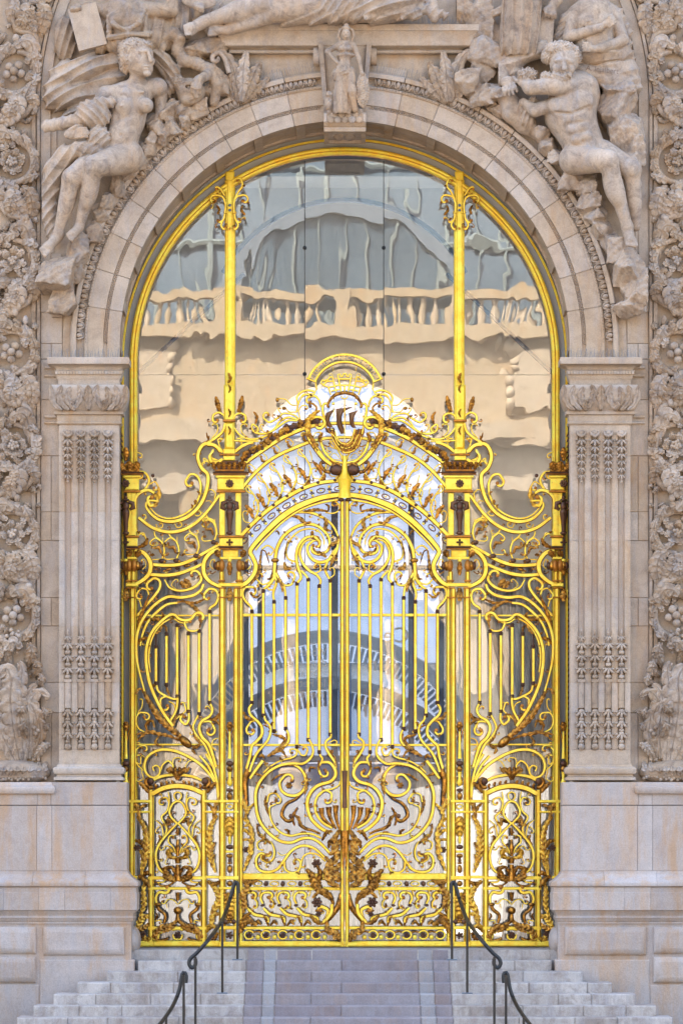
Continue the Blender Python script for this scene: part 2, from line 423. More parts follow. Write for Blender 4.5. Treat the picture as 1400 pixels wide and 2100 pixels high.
# ---- big outer arch: smooth band and fillet between frieze and spandrel
big = thing('outer_arch_band', 'smooth curved stone band bordering the carved scroll friezes', 'arch band', (AXW, 0, Z(216)))
def arcpath(R, py_bottom, n=40, cy=216.0):
    pts = [(AXW-L(R), Z(py_bottom))]
    pts += [(AXW-L(R)*cos(a), Z(cy)+L(R)*sin(a)) for a in [pi/2*i/n for i in range(n+1)]]
    return pts
def ringband(mb, R0, R1, y_f, y_b, py_b):
    a, b = arcpath(R0, py_b), arcpath(R1, py_b)
    mb.grid([[(x, y_b, z) for x, z in a], [(x, y_f, z) for x, z in a], [(x, y_f, z) for x, z in b], [(x, y_b, z) for x, z in b]])
m1 = MB(); ringband(m1, 622, 602, -0.035, 0.02, 640)
o = m1.build('band', 'stone', big); mirrored_part(o)
m1 = MB(); ringband(m1, 629, 623, -0.075, 0.02, 1560); ringband(m1, 640, 632, -0.055, 0.02, 1560)
o = m1.build('fillet', 'carved', big, smooth='auto'); mirrored_part(o)

# ---- inner arch
arch = thing('stone_arch', 'round moulded stone arch with egg and dart rim over the golden gate', 'arch', (AXW, 0, Z(CY)))
prof = [(460, -6), (460, 8), (485.5, 8), (486, 4.5), (493.5, 4.5), (494, 8), (526, 8), (527, 11), (530.5, 12.5), (533, 10), (535, 3), (547.5, 4), (549, 19), (557, 20), (560, 17), (562, 3.5), (577, 3.5), (577, -6)]
def ring_pts(a):
    if a < 0: return None
def arch_xy(r, a):
    """a in degrees from the left springing; negative a walks down the stilt"""
    if a <= 0: return AXW-L(r), zc0+a
    if a >= 180: return AXW+L(r), zc0-(a-180)
    return AXW-L(r)*cos(radians(a)), zc0+L(r)*sin(radians(a))
stilt = (736-CY)/S
def voussoir(a0, a1, name='voussoir'):
    v = MB(); n = max(3, int((a1-a0)/1.2)); rows = []
    al = [a0+(a1-a0)*i/n for i in range(n+1)]
    if a0 <= 0.2: al = [-stilt]+[0.0001]+al[1:]
    if a1 >= 179.8: al = al[:-1]+[179.9999, 180+stilt]
    for a in al:
        rows.append([(arch_xy(r, a)[0], -d_/S, arch_xy(r, a)[1]) for r, d_ in prof])
    v.grid(rows); v.fan(rows[0]); v.fan(rows[-1][::-1])
    return v.build(name, 'stone', arch, smooth='auto')
nv = 21; st = 180/nv
for i in range(nv):
    if i == nv//2: continue
    voussoir(i*st+(0.10 if i else 0), (i+1)*st-(0.10 if i < nv-1 else 0))
back = MB(); rows = []
for i in range(91):
    a = i*2
    rows.append([(arch_xy(r, a)[0], -d_/S, arch_xy(r, a)[1]) for r, d_ in ((463, -5), (463, 5), (484, 5), (488, 2), (492, 2), (496, 5), (528, 6), (548, 1), (556, 14), (560, 2), (575, 1), (575, -5))])
back.grid(rows); back.build('mortar_bed', 'mortar', arch)
# egg and dart, one unit per object
em = MB()
em.ball((0, -0.085, 0), (0.034, 0.045, 0.046), 10, 7)
for sg in (-1, 1):
    em.tube([(sg*.052, -.075, .05), (sg*.05, -.1, 0), (sg*.03, -.09, -.045), (0, -.075, -.058)], [.012, .013, .011, .006], 5)
em.tube([(0.068, -.07, .05), (0.068, -.10, .0), (0.068, -.08, -.055)], [.008, .012, .002], 5)
egg0 = None; rm = 542.0; ne = 84
for i in range(ne):
    a = 1+178*(i+.5)/ne
    if 83.5 < a < 96.5: continue
    x, z = arch_xy(rm, a)
    if egg0 is None: o = em.build('egg_and_dart', 'carved', arch, smooth=True, shift=Vector((0, 0, 0))); egg0 = o
    else: o = egg0.copy(); COL.objects.link(o); o.parent = arch
    o.location = Vector((x, 0, z))-arch.location
    o.rotation_euler = (0, -radians(90-a), 0)
gm = MB()
for i in range(300):
    a = 0.6+178.8*i/299
    if 84 < a < 96: continue
    for r in (487.6, 491.4):
        x, z = arch_xy(r, a+(0.3 if r > 490 else 0)); gm.ball((x, -.044, z), (.014, .014, .011), 5, 4, rot=-radians(90-a)+0.7)
for i in range(260):
    a = 0.6+178.8*i/259
    if 84 < a < 96: continue
    x, z = arch_xy(529.5, a); gm.ball((x, -.085, z), .010, 5, 4)
o = gm.build('bead_rows', 'carved', arch, smooth=True); o['kind'] = 'stuff'
# soffit: coffered reveal running back to the window
sf = MB(); rows = []
for i in range(73):
    a = i*2.5
    rows.append([(arch_xy(r, a)[0], y, arch_xy(r, a)[1]) for r, y in ((461, .03), (468.5, .06), (468.5, 1.02))])
sf.grid(rows); sf.build('soffit', 'stone', arch)
for i in range(17):
    a0 = i*180/16-1.1
    if i in (8,): continue
    rb = MB(); rows = []
    for k in range(4):
        a = min(180, max(0, a0+2.2*k/3)); rows.append([(arch_xy(r, a)[0], y, arch_xy(r, a)[1]) for r, y in ((469, .09), (463, .09), (463, .92), (469, .92))])
    rb.grid(rows); rb.fan(rows[0]); rb.fan(rows[-1][::-1]); rb.build('soffit_rib', 'stone', arch)
for y0_, y1_ in ((.062, .14), (.86, .98)):
    rb = MB(); rows = []
    for i in range(73):
        a = i*2.5; rows.append([(arch_xy(r, a)[0], y, arch_xy(r, a)[1]) for r, y in ((469, y0_), (464.5, y0_), (464.5, y1_), (469, y1_))])
    rb.grid(rows); rb.build('soffit_edge', 'stone', arch)
# jambs
for sg in (-1, 1):
    j = MB(); a, b = sorted((AXW+sg*L(468.5), AXW+sg*(L(468.5)+.2)))
    j.box(a, b, 0.02, 1.02, ZL-.1, zc0); j.build('jamb', 'stone', arch)

# ---- keystone console
key = thing('keystone', 'tapering keystone console with scaled roll at the top of the arch', 'keystone', (AXW, 0, Z(290)))
ks = 1-0.3/D
kz = lambda py, y=-.3: Z(py, y)
kx = lambda px, y=-.3: X(px, y)
def prism(mb, poly, y0_, y1_, mi=0, bev=0):
    n = len(poly)
    f = [(x, y0_, z) for x, z in poly]; b = [(x, y1_, z) for x, z in poly]
    mb.add(f+b, [tuple(range(n)), tuple(range(2*n-1, n-1, -1))]+[(i, n+i, n+(i+1) % n, (i+1) % n) for i in range(n)], mi)
mb = MB(); prism(mb, [(kx(653), kz(87)), (kx(761), kz(87)), (kx(749), kz(240)), (kx(665), kz(240))], -0.2, 0.05)
mb.build('console_block', 'stone', key)
for sg in (-1, 1):
    mb = MB()
    prism(mb, [(kx(707+sg*55), kz(86)), (kx(707+sg*45), kz(86)), (kx(707+sg*34), kz(238)), (kx(707+sg*42), kz(238))], -0.27, -0.19)
    prism(mb, [(kx(707+sg*42), kz(95)), (kx(707+sg*39.5), kz(95)), (kx(707+sg*29.5), kz(232)), (kx(707+sg*32), kz(232))], -0.225, -0.19)
    mb.build('side_fillet', 'carved', key)
    mb = MB(); mb.lathe((0, 0, 0), [(-.04, .085), (-.04, .1), (.04, .1), (.04, .06)], 14)
    mb.v = [(kx(707+sg*59)+z*1.0, -.14+y, kz(110)+x*1.25) for x, y, z in mb.v]
    mb.build('volute', 'carved', key, smooth='auto')
rows = []
for i in range(13):
    t = pi*(-0.15+1.2*i/12)
    zz = kz(247)+.115*cos(t); yy = -.32-.12*sin(t)
    rows.append([(kx(664), yy, zz), (kx(750), yy, zz)])
mb = MB(); mb.grid(rows); mb.grid([[(p[0][0], p[0][1], p[0][2]) for p in rows], [(p[0][0], -.1, p[0][2]) for p in rows]]); mb.grid([[p[1] for p in rows], [(p[1][0], -.1, p[1][2]) for p in rows]])
mb.build('roll', 'stone', key, smooth='auto')
for r_ in range(3):
    for c_ in range(5-(r_ % 2)):
        t = pi*(0.16+0.2*r_); zz = kz(247)+.115*cos(t); yy = -.325-.12*sin(t)
        sc_ = MB(); sc_.ball((kx(678+(c_+(.5 if r_ % 2 else 0))*14.5), yy, zz), (.052, .02, .05), 9, 6); sc_.build('scale', 'carved', key, smooth=True)
mb = MB()
for a, b in ((664, 672), (742, 750)): mb.box(kx(a)+.001, kx(b)-.001, -.455, -.1, kz(256), kz(236), bev=.02)
mb.build('roll_edge', 'stone', key)
mb = MB(); kb = kz(266)
mb.box(kx(664), kx(750), -.36, .45, kb, kz(252)-.01)
mb.build('console_foot', 'stone', key)
mb = MB(); mb.box(kx(664)+.002, kx(673), -.355, .44, kb-.035, kb); mb.box(kx(741), kx(750)-.002, -.355, .44, kb-.035, kb)
mb.box(kx(673), kx(741), -.355, -.28, kb-.035, kb); mb.box(kx(673), kx(741), .36, .44, kb-.035, kb); mb.build('foot_border', 'stone', key)
for px in (694, 718):
    mb = MB(); mb.ball((kx(px), .15, kb), (.075, .2, .03), 10, 6); mb.build('carved_boss', 'carved', key, smooth=True)

# ---- ledge above the keystone
led = thing('stone_ledge', 'long moulded stone ledge above the keystone carrying the reclining figure', 'ledge', (AXW, 0, Z(100)))
yl = -.3
mb = MB(); rect_profile(mb, X(463, yl), X(956, yl), yl+.16, .02, [(Z(y, yl), e) for y, e in ((92, .03), (90, .075), (88, .08), (86, .085), (72, .10), (66, .135), (63, .15), (62.5, .165), (50, .17))])
mb.build('ledge_slab', 'stone', led, smooth='auto')
for a, b, y_ in ((93, 99, -.16), (99.5, 106, -.10), (106.5, 113, -.135)):
    mb = MB(); mb.box(X(470), X(949), y_, .01, Z(b), Z(a), bev=.02); mb.build('moulding', 'stone', led)

# ---- pilasters
def husk_tier(mb, cx, cz, y, k):
    for sg in (-1, 1):
        mb.ball((cx+sg*.036*k, y-.028, cz), (.020*k, .028*k, .046*k), 7, 5, rot=sg*0.75)
        mb.ball((cx+sg*.062*k, y-.022, cz+.026*k), (.014*k, .02*k, .018*k), 6, 4, rot=sg*1.2)
    mb.ball((cx, y-.04, cz-.022*k), (.017*k, .03*k, .045*k), 7, 5)
def pilaster():
    yp = -.22
    root = thing('pilaster', 'fluted stone pilaster with leafy capital left of the golden gate', 'pilaster', (AXW, 0, Z(1590)))
    xl, xr = X(121.5, yp), X(244.5, yp)
    fl = [X(p, yp) for p in (140, 167, 194.5, 222)]; hw = L(7.0)
    def section(flute, extra=0.0):
        pts = [(xl, .05), (xl, yp)]
        if flute:
            for c in fl:
                pts.append((c-hw-.006, yp)); pts.append((c-hw, yp+.004))
                for i in range(1, 8):
                    a = pi*i/8; pts.append((c-hw*cos(a), yp+.068*sin(a)))
                pts.append((c+hw, yp+.004)); pts.append((c+hw+.006, yp))
        pts += [(xr, yp), (xr, .05)]
        return pts
    ys = [872, 889, 935, 1050, 1109, 1226, 1284, 1400, 1462, 1537, 1567]
    for i in range(len(ys)-1):
        sec = section(0 < i < len(ys)-2)
        b = MB(); gz = .0025 if 0 < i else 0
        b.grid([[(x, y, Z(ys[i+1], yp)+gz) for x, y in sec], [(x, y, Z(ys[i], yp)-gz*.5) for x, y in sec]])
        b.fan([(x, y, Z(ys[i], yp)-gz*.5) for x, y in sec])
        b.build('shaft_block', 'stone', root, smooth='auto')
    b = MB(); b.box(xl+.006, xr-.006, yp+.055, .04, Z(1567, yp), Z(872, yp)); b.build('shaft_core', 'mortar', root)
    for c in fl:
        h = MB()
        # crescent cup and hanging bellflowers
        zc_ = Z(891, yp)
        h.tube([(c-.062, yp-.02, zc_+.05), (c-.05, yp-.03, zc_), (c, yp-.035, zc_-.03), (c+.05, yp-.03, zc_), (c+.062, yp-.02, zc_+.05)], [.006, .02, .026, .02, .006], 6)
        h.ball((c, yp-.01, zc_+.02), (.05, .02, .04), 8, 5)
        for k in range(6): husk_tier(h, c, Z(907+k*14.2, yp), yp, 1.0-.05*k)
        h.ball((c, yp-.025, Z(988, yp)), (.02, .02, .022), 7, 5)
        h.build('bellflower_drop', 'carved', root, smooth=True)
        h = MB()
        h.ball((c, yp-.02, Z(1296, yp)), (.018, .02, .05), 7, 5)
        husk_tier(h, c, Z(1309, yp), yp, .7)
        for k in range(3): 
            husk_tier(h, c, Z(1326+k*25, yp), yp, 1.05); h.ball((c, yp-.03, Z(1338+k*25, yp)), (.042, .03, .032), 8, 5)
            h.box(c-.055, c+.055, yp-.035, yp+.02, Z(1321+k*25, yp)-.008, Z(1321+k*25, yp)+.008)
        h.ball((c, yp-.02, Z(1390, yp)), (.02, .02, .04), 7, 5)
        h.build('husk_chain', 'carved', root, smooth=True)
        h = MB(); h.tube([(c, yp+.012, Z(1396, yp)), (c, yp+.012, Z(1452, yp))], .045, 10); h.box(c-.05, c+.05, yp-.035, yp+.02, Z(1399, yp), Z(1393, yp))
        h.build('reed', 'carved', root, smooth='auto')
        h = MB()
        for k in range(3):
            husk_tier(h, c, Z(1464+k*23, yp), yp, 1.05); h.ball((c, yp-.03, Z(1459+k*23, yp)), (.042, .03, .032), 8, 5); h.ball((c, yp-.03, Z(1475+k*23, yp)), (.036, .03, .028), 8, 5)
        h.ball((c, yp-.015, Z(1531, yp)), (.046, .05, .05), 9, 7)
        h.build('husk_chain', 'carved', root, smooth=True)
    # base mouldings
    b = MB(); rect_profile(b, xl, xr, yp, .03, [(Z(y, yp), L(e)) for y, e in ((1600, 10), (1594, 9.5), (1592.5, 4.5), (1588, 4), (1587, 9), (1582, 11.5), (1576, 11), (1573, 7.5), (1572, 4), (1567.5, 3.2), (1567, 0))])
    b.build('base_moulding', 'stone', root, smooth='auto')
    # capital
    b = MB(); rect_profile(b, xl, xr, yp, .03, [(Z(y, yp), L(e)) for y, e in ((872, 0), (869, 4.5), (866, 5), (864.5, 2.5), (859, 3.5), (852, 4), (850.5, 9), (845, 9.5), (843, 8))]); b.build('necking', 'stone', root, smooth='auto')
    b = MB(); rect_profile(b, xl, xr, yp, .03, [(Z(y, yp), L(e)) for y, e in ((843, 7), (838, 11), (830, 15.5), (820, 18), (810, 19.5), (800, 19.5), (795, 18), (791, 14), (790.5, 1), (780, 1), (777.5, 2.5), (776, 4), (771, 4.8), (769, 5.5), (762, 8.5), (761, 9.0), (759, 5.0), (756, 6.5), (752, 10.5), (749.5, 16), (749, 21.5), (745, 22), (736.5, 22), (735.5, 21))])
    b.build('capital_block', 'stone', root, smooth='auto')
    for i in range(23):
        d_ = MB(); cx = xl-L(7)+(xr-xl+L(14))*(i+.5)/23
        d_.box(cx-.016, cx+.016, yp-L(9)-.012, yp, Z(768.5, yp), Z(762.5, yp)); d_.build('dentil', 'stone', root)
    lf = MB(); mid = 183; yy = yp
    def cap_leaf(path, w, k=4, h=6, d0=18):
        l_ = MB(); leaf(l_, path, w, d0, h, k=k, tip=6, s=1+yp/D, y0=yp); l_.build('acanthus_leaf', 'carved', root, smooth=True)
    cap_leaf([(mid, 842), (mid, 825), (mid, 793)], 11, 3)
    for sg in (-1, 1):
        cap_leaf([(mid+sg*30, 842), (mid+sg*20, 826), (mid+sg*15, 806), (mid+sg*21, 792)], 9, 4)
        cap_leaf([(mid+sg*28, 843), (mid+sg*38, 830), (mid+sg*42, 812), (mid+sg*36, 796)], 9, 4)
        cap_leaf([(mid+sg*40, 843), (mid+sg*54, 830), (mid+sg*60, 812), (mid+sg*54, 793)], 9, 4)
        cap_leaf([(mid+sg*54, 843), (mid+sg*68, 832), (mid+sg*75, 812), (mid+sg*76, 792)], 8, 3)
        cap_leaf([(mid+sg*26, 840), (mid+sg*33, 834), (mid+sg*31, 824)], 6, 3, d0=20)
    # side strip mouldings continuing on the wall
    for a, b_ in ((752, 757), (768, 774), (852, 858), (866, 870)):
        m_ = MB(); m_.box(X(92), xl-.001, -.06, .03, Z(b_), Z(a), bev=.008); m_.build('string_moulding', 'stone', root)
    return root

# ---- acanthus leaf: serrated, ribbed, with a body down to the ground it is carved from
def leaf(mb, path, w, d0, h, k=5, tip=8.0, s=1.0, y0=0.0, base=0.35, mi=0, bend=0.0, skirt=None, step=None, twist=0.0, lift=1.0):
    L_ = sum(hypot(path[i+1][0]-path[i][0], path[i+1][1]-path[i][1]) for i in range(len(path)-1))
    q = catmull(path, max(1.0, L_/(k*7)) if step is None else step); n = len(q)
    us = [-1, -1, -.78, -.5, -.24, -.1, 0, .1, .24, .5, .78, 1, 1]
    rows = []; sk = 14 if skirt is None else skirt
    for i, p in enumerate(q):
        t = i/(n-1)
        a = q[max(0, i-1)]; b = q[min(n-1, i+1)]; tx, ty = b-a; ln = hypot(tx, ty) or 1; tx /= ln; ty /= ln
        nx, ny = -ty, tx
        env = (base+(1-base)*sin(pi*min(1, t/0.9)*0.55)) if t < .5 else (base+(1-base)*sin(pi*.5*min(1, .5/.9*1.1+.0))) * (1-((t-.5)/.5)**2.2*.78)
        f = (t*k) % 1.0
        lob = 0.60+0.40*(sin(pi*min(1, f*1.05)))**0.6
        hw = w*env*lob
        row = []
        for j, u in enumerate(us):
            fw = abs(u)*w*0.30*f-abs(u)*w*.1
            x = p[0]+nx*hw*u+tx*fw; y = p[1]+ny*hw*u+ty*fw
            au = abs(u)
            prof = .55*(1-au*au)+.25*au**3+.34*cos(2*pi*(f+au*.75-.35))*au**.6-(.30 if u == 0 else 0)+.10*(.05 < au < .15)
            dd = d0*(lift+(1-lift)*min(1, t*1.6))+h*prof*(.5+.5*env)+tip*t**2.5+bend*sin(pi*t)+twist*u*w*.3
            if j in (0, len(us)-1): dd = dd-sk-h*.3
            row.append(tuple(P(x, y, dd, s, y0)))
        rows.append(row)
    mb.grid(rows, mi=mi); mb.fan(rows[0], mi); mb.fan(rows[-1][::-1], mi)

pil = pilaster()

# ---- pedestals
def pedestal():
    yd = -.42
    root = thing('pedestal', 'tall stone pedestal with raised panels left of the gate steps', 'pedestal', (AXW, 0, Z(1960)))
    xr = X(261, yd); xl = xr-6.5
    cuts = [-400, -60, 30, 105, 261]
    for r0, r1, off in ((1604, 1651, 0), (1652, 1786, 1)):
        cs = [-400, -20, 77+30*off, 105 if off == 0 else 172, 261] if off == 0 else [-400, 76, 107, 258.9 if False else 261]
        for j in range(len(cs)-1):
            b = MB(); b.box(X(cs[j], yd)+.0015, X(cs[j+1], yd)-.0015, yd, .02, Z(r1, yd)+.0015, Z(r0, yd)-.0015, bev=.004); b.build('die_block', 'pale', root)
    def course(prof, cs, name):
        for j in range(len(cs)-1):
            last = j == len(cs)-2
            b = MB(); rect_profile(b, X(cs[j], yd)+.0015, X(cs[j+1], yd)-(.0015 if not last else 0), yd, .02, [(Z(y, yd), L(e)) for y, e in prof], sides=(0, 1 if last else 0)); b.build(name, 'pale', root, smooth='auto')
    course([(1817, 23.5), (1812, 24), (1809, 23), (1807, 21), (1803, 15), (1798, 9), (1794, 5), (1791, 3), (1790, 3), (1789.5, 1.5), (1786, 1)], [-400, -40, 69, 176, 261], 'sloped_moulding')
    course([(1866, 21), (1831, 21), (1830, 19.5), (1820, 19), (1817.5, 22)], [-400, 10, 82, 135, 228, 261], 'band_block')
    course([(1894, 9.5), (1890, 9.5), (1889, 11), (1887, 12.5), (1884, 13), (1882, 15), (1880, 13), (1878, 12), (1872, 14.5), (1867.5, 18.5), (1866.5, 19)], [-400, 60, 150, 261], 'lower_moulding')
    b = MB(); b.box(xl, xr+L(9), yd-L(6.5), .02, Z(2100, yd), Z(1894, yd)); b.build('plinth_core', 'pale', root)
    def pillow(a, b_, c, d_):
        m_ = MB(); y_ = yd-L(6.5); rows = []
        for e, dy in ((0, .0), (0, -.022), (L(5), -.05), (L(11), -.065)):
            rows.append([(X(a, yd)+e, y_+dy, Z(d_, yd)+e), (X(b_, yd)-e, y_+dy, Z(d_, yd)+e), (X(b_, yd)-e, y_+dy, Z(c, yd)-e), (X(a, yd)+e, y_+dy, Z(c, yd)-e)])
        m_.grid(rows, closed_v=True); m_.fan(rows[-1]); m_.build('raised_panel', 'pale', root, smooth='auto')
    pillow(90, 256, 1901, 1958); pillow(-60, 75, 1901, 1955); pillow(-60, 75, 1962, 2015); pillow(-230, -64, 1901, 1955); pillow(-230, -64, 1962, 2015)
    m_ = MB()
    m_.ball((xr+L(9), yd+.5, Z(1931, yd)), (L(14), .42, L(29)), 18, 12); m_.build('raised_panel', 'pale', root, smooth=True)
    m_ = MB(); m_.box(X(83, yd), X(300, yd)-.15, yd-L(9), .0, -2.5, Z(1968, yd), bev=.012); m_.build('footing_block', 'pale', root)
    m_ = MB(); m_.box(X(-400, yd), X(83, yd)-.004, yd-L(8.5), .0, -2.5, Z(2019, yd), bev=.012); m_.build('footing_block', 'pale', root)
    # cap of the frieze's own pedestal
    b = MB(); rect_profile(b, xl, X(105, yd), yd-.0, .03, [(Z(y, yd), L(e)) for y, e in ((1628, 1), (1627.5, 6), (1622, 9), (1615, 8), (1612, 6), (1611, 3.5), (1606, 2), (1604, 0.5))], sides=(0, 1)); b.build('torus_moulding', 'pale', root, smooth='auto')
    return root
ped = pedestal()
mirror_thing(ped, 'tall stone pedestal with raised panels right of the gate steps')
# frieze backing and its shelf are built with the frieze

# ---- handrails
def handrail(label, rail, posts, name='handrail'):
    """rail: list of (px, py, y); posts: (px, top row, foot row, y)"""
    root = thing(name, label, 'handrail', (AXW, posts[0][3], ZL))
    def pt(px, py, y): return (X(px, y), y, Z(py, y))
    q = catmull([(a, b) for a, b, c in rail], 3.0); ny = len(rail)
    ydep = np.interp(np.linspace(0, ny-1, len(q)), range(ny), [c for a, b, c in rail])
    r = MB(); r.tube([pt(p[0], p[1], y) for p, y in zip(q, ydep)], .026, 8); r.build('rail', 'iron', root, smooth='auto')
    for px, t, f, y in posts:
        p_ = MB(); x = X(px, y); p_.box(x-.016, x+.016, y-.016, y+.016, Z(f, y), Z(t, y)); p_.build('post', 'iron', root)
        p_ = MB(); p_.box(x-.07, x+.07, y-.05, y+.05, Z(f, y)-.002, Z(f, y)+.014, bev=.004); p_.build('foot_plate', 'zinc', root)
    return root
def foot(k): return -0.2-TREAD*k+.17
def steprow(k):   # row where the tread k, at its middle, is seen
    y = foot(k); z = ZL-RISE*k; return HZ-(z-ZC)*S/(1+y/D)
ur = handrail('black iron handrail at the top left of the steps beside the gate',
     [(489, 1832, foot(1)), (488, 1815, foot(1)), (485, 1809, foot(1)), (481, 1812, foot(1)+.0), (470, 1850, -.75), (455, 1888, foot(3)), (430, 1924, -1.5), (405, 1953, -1.9), (391, 1966, foot(6)), (388, 1977, foot(6)), (394, 1985, foot(6)), (401, 1978, foot(6)), (401, 1966, foot(6))],
     [(487, 1812, steprow(1), foot(1)), (456, 1890, steprow(4), foot(4)), (401, 1962, steprow(8), foot(8))])
mirror_thing(ur, 'black iron handrail at the top right of the steps beside the gate')
lr = handrail('black iron handrail lower on the left of the steps, cut by the photo edge',
     [(381, 2016, foot(6)), (382, 2002, foot(6)), (379, 1995, foot(6)), (374, 1998, foot(6)), (368, 2030, foot(7)), (356, 2060, foot(8)), (338, 2088, foot(9)), (318, 2112, foot(10)), (290, 2140, foot(11))],
     [(377, 2000, steprow(7), foot(7)), (341, 2086, steprow(10), foot(10))])
mirror_thing(lr, 'black iron handrail lower on the right of the steps, cut by the photo edge')

# ---- thin bird spikes
rsp = random.Random(5)
def spikes(parent, pts, h_, mirror=True):
    m_ = MB()
    for x, y, z, dx, dz in pts:
        a = rsp.uniform(-.25, .25); l_ = h_*rsp.uniform(.7, 1.15); ux, uz = dx*cos(a)-dz*sin(a), dx*sin(a)+dz*cos(a)
        m_.tube([(x, y, z), (x+ux*l_, y-rsp.uniform(-.02, .05), z+uz*l_)], .0022, 3, cap=False)
    o = m_.build('bird_spikes', 'zinc', parent); o['kind'] = 'stuff'
    if mirror: c = mirrored_part(o)
spikes(pil, [(X(104+i*2.9, -.25), -.33+.06*(i % 3), Z(736, -.3), 0, 1) for i in range(56)], .13, False)
spikes([o for o in bpy.data.objects if o.name == 'pilaster.001'][0], [], .1, False) if False else None
spikes(arch, [(arch_xy(560, a)[0], -.10, arch_xy(560, a)[1], -cos(radians(a)), sin(radians(a))) for a in [58+26*i/60 for i in range(61)]], .14)
spikes(led, [(X(470+i*3.2, -.3), -.3+.1*(i % 3), Z(50, -.3), 0, 1) for i in range(28)], .12)
mirror_thing(pil, 'fluted stone pilaster with leafy capital right of the golden gate')
# ================================================================== behind the glass, and the sunny palace across the street
YG = 1.18
GSs = 1+YG/D
room = structure('vestibule', (AXW, 2, ZL))
mb = MB(); mb.box(AXW-6, AXW+6, 1.35, 14, ZL-.3, ZL); mb.build('floor', 'floor', room)
mb = MB(); mb.box(AXW-6.3, AXW-6, .95, 14, ZL, 13); mb.box(AXW+6, AXW+6.3, .95, 14, ZL, 13); mb.build('room_wall', 'plaster', room)
mb = MB(); mb.box(AXW-6.3, AXW+6.3, .95, 3, 13, 13.3); mb.box(AXW-6.3, AXW+6.3, 12, 14, 13, 13.3); mb.box(AXW-6.3, AXW-4, 3, 12, 13, 13.3); mb.box(AXW+4, AXW+6.3, 3, 12, 13, 13.3); mb.build('ceiling', 'plaster', room)
mb = MB(); mb.box(AXW-4.1, AXW+4.1, 2.9, 12.1, 13.31, 13.33); mb.build('added_light_panel', 'fill_velum', room)  # unseen diffusing roof panel, added to brighten the hall and curtains
yb = 13.0; sb = 1+yb/D
def bx(px): return (px-700)/S*sb
def bz(py): return ZC+(HZ-py)/S*sb
mb = MB(); rb_ = (bx(905)-bx(510))/2; cxb = (bx(905)+bx(510))/2; czb = bz(782)-rb_
n = 24; inn = [(cxb-rb_*cos(pi*i/n), czb+rb_*sin(pi*i/n)) for i in range(n+1)]
def rb2(x, z):
    dx, dz = x-cxb, z-czb; t = 1e9
    if abs(dx) > 1e-6: t = min(t, 6/abs(dx))
    if dz > 1e-6: t = min(t, (13-czb)/dz)
    return (cxb+dx*t, czb+dz*t)
for yy in (yb, yb+.5): mb.grid([[(x, yy, z) for x, z in inn], [(rb2(x, z)[0], yy, rb2(x, z)[1]) for x, z in inn]])
mb.grid([[(x, yb, z) for x, z in inn], [(x, yb+.5, z) for x, z in inn]])
mb.box(-6, cxb-rb_, yb, yb+.5, ZL, czb); mb.box(cxb+rb_, 6, yb, yb+.5, ZL, czb)
mb.build('back_wall', 'plaster', room)
mb = MB(); mb.box(-60, 60, 14, 90, ZL-.6, ZL-.2); mb.build('courtyard', 'asphalt', kind='structure')
gar = thing('courtyard_wall', 'pale shaded wall of the inner courtyard seen through the bright arch', 'wall', (0, 44, ZL))
mb = MB(); mb.box(-40, 40, 44, 46, ZL-.5, 22.0); mb.build('wall_face', 'paleplaster', gar)
for i in range(-5, 6):
    mb = MB(); mb.box(i*3.2-.25, i*3.2+.25, 43.7, 44, ZL, 12.5); mb.build('pilaster_strip', 'paleplaster', gar)
for a_, b_2 in ((12.5, 13.6), (6.4, 6.9)):
    mb = MB(); mb.box(-40, 40, 43.4, 44, a_, b_2); mb.build('string_course', 'paleplaster', gar)
# white arched bands of the hall
for i, (pk, y_) in enumerate(((1292, 9.0), (1388, 8.0))):
    b_ = MB(); s_ = 1+y_/D; f = lambda px: (px-700)/S*s_; h = lambda py: ZC+(HZ-py)/S*s_
    R_ = 330/S*s_; cx_ = f(672); cz_ = h(pk)-R_
    rows = [[(cx_-r*cos(a), yy, cz_+r*sin(a)) for r, yy in ((R_, y_), (R_, y_+.3), (R_-.17*s_, y_+.3), (R_-.17*s_, y_))] for a in [radians(18+144*k/40) for k in range(41)]]
    b_.grid(rows, closed_v=True); t_ = thing('arched_parapet', ('upper' if i == 0 else 'lower')+' curved blue grey parapet seen through the glass behind the gate bars', 'parapet', (cx_, y_, cz_))
    b_.build('coping', 'paleblue', t_)
    for k in range(64):
        a = radians(22+136*k/63); q = MB()
        r0, r1 = R_-.19*s_, R_-.40*s_
        ca, sa = -cos(a), sin(a); w_ = .026
        prism(q, [(cx_+ca*r0-sa*w_, cz_+sa*r0+ca*w_), (cx_+ca*r0+sa*w_, cz_+sa*r0-ca*w_), (cx_+ca*r1+sa*w_, cz_+sa*r1-ca*w_), (cx_+ca*r1-sa*w_, cz_+sa*r1+ca*w_)], y_+.1, y_+.2)
        q.build('slat', 'slat', t_)
# steel arch rib of the vestibule glazing
rb_t = thing('steel_arch', 'thin dark blue steel arch rib seen through the upper window', 'arch rib', (AXW, 3.2, ZL))
q = MB(); s_ = 1+3.2/D; rows = []
for k in range(41):
    a = radians(28+124*k/40); rows.append([((706-700)/S*s_-r*cos(a), yy, ZC+(HZ-690)/S*s_+r*sin(a)) for r, yy in ((2.04, 3.2), (2.04, 3.3), (1.98, 3.3), (1.98, 3.2))])
q.grid(rows, closed_v=True); q.build('rib', 'steel_blue', rb_t, smooth='auto')
for x0_, x1_, z0_, z1_ in ((472, 472, 520, 770), (940, 940, 520, 770), (500, 255, 560, 790), (915, 1160, 560, 790)):
    q = MB(); q.tube([((x0_-700)/S*s_, 3.25, ZC+(HZ-z0_)/S*s_), ((x1_-700)/S*s_, 3.25, ZC+(HZ-z1_)/S*s_)], .03, 6); q.build('stay', 'steel_blue', rb_t)
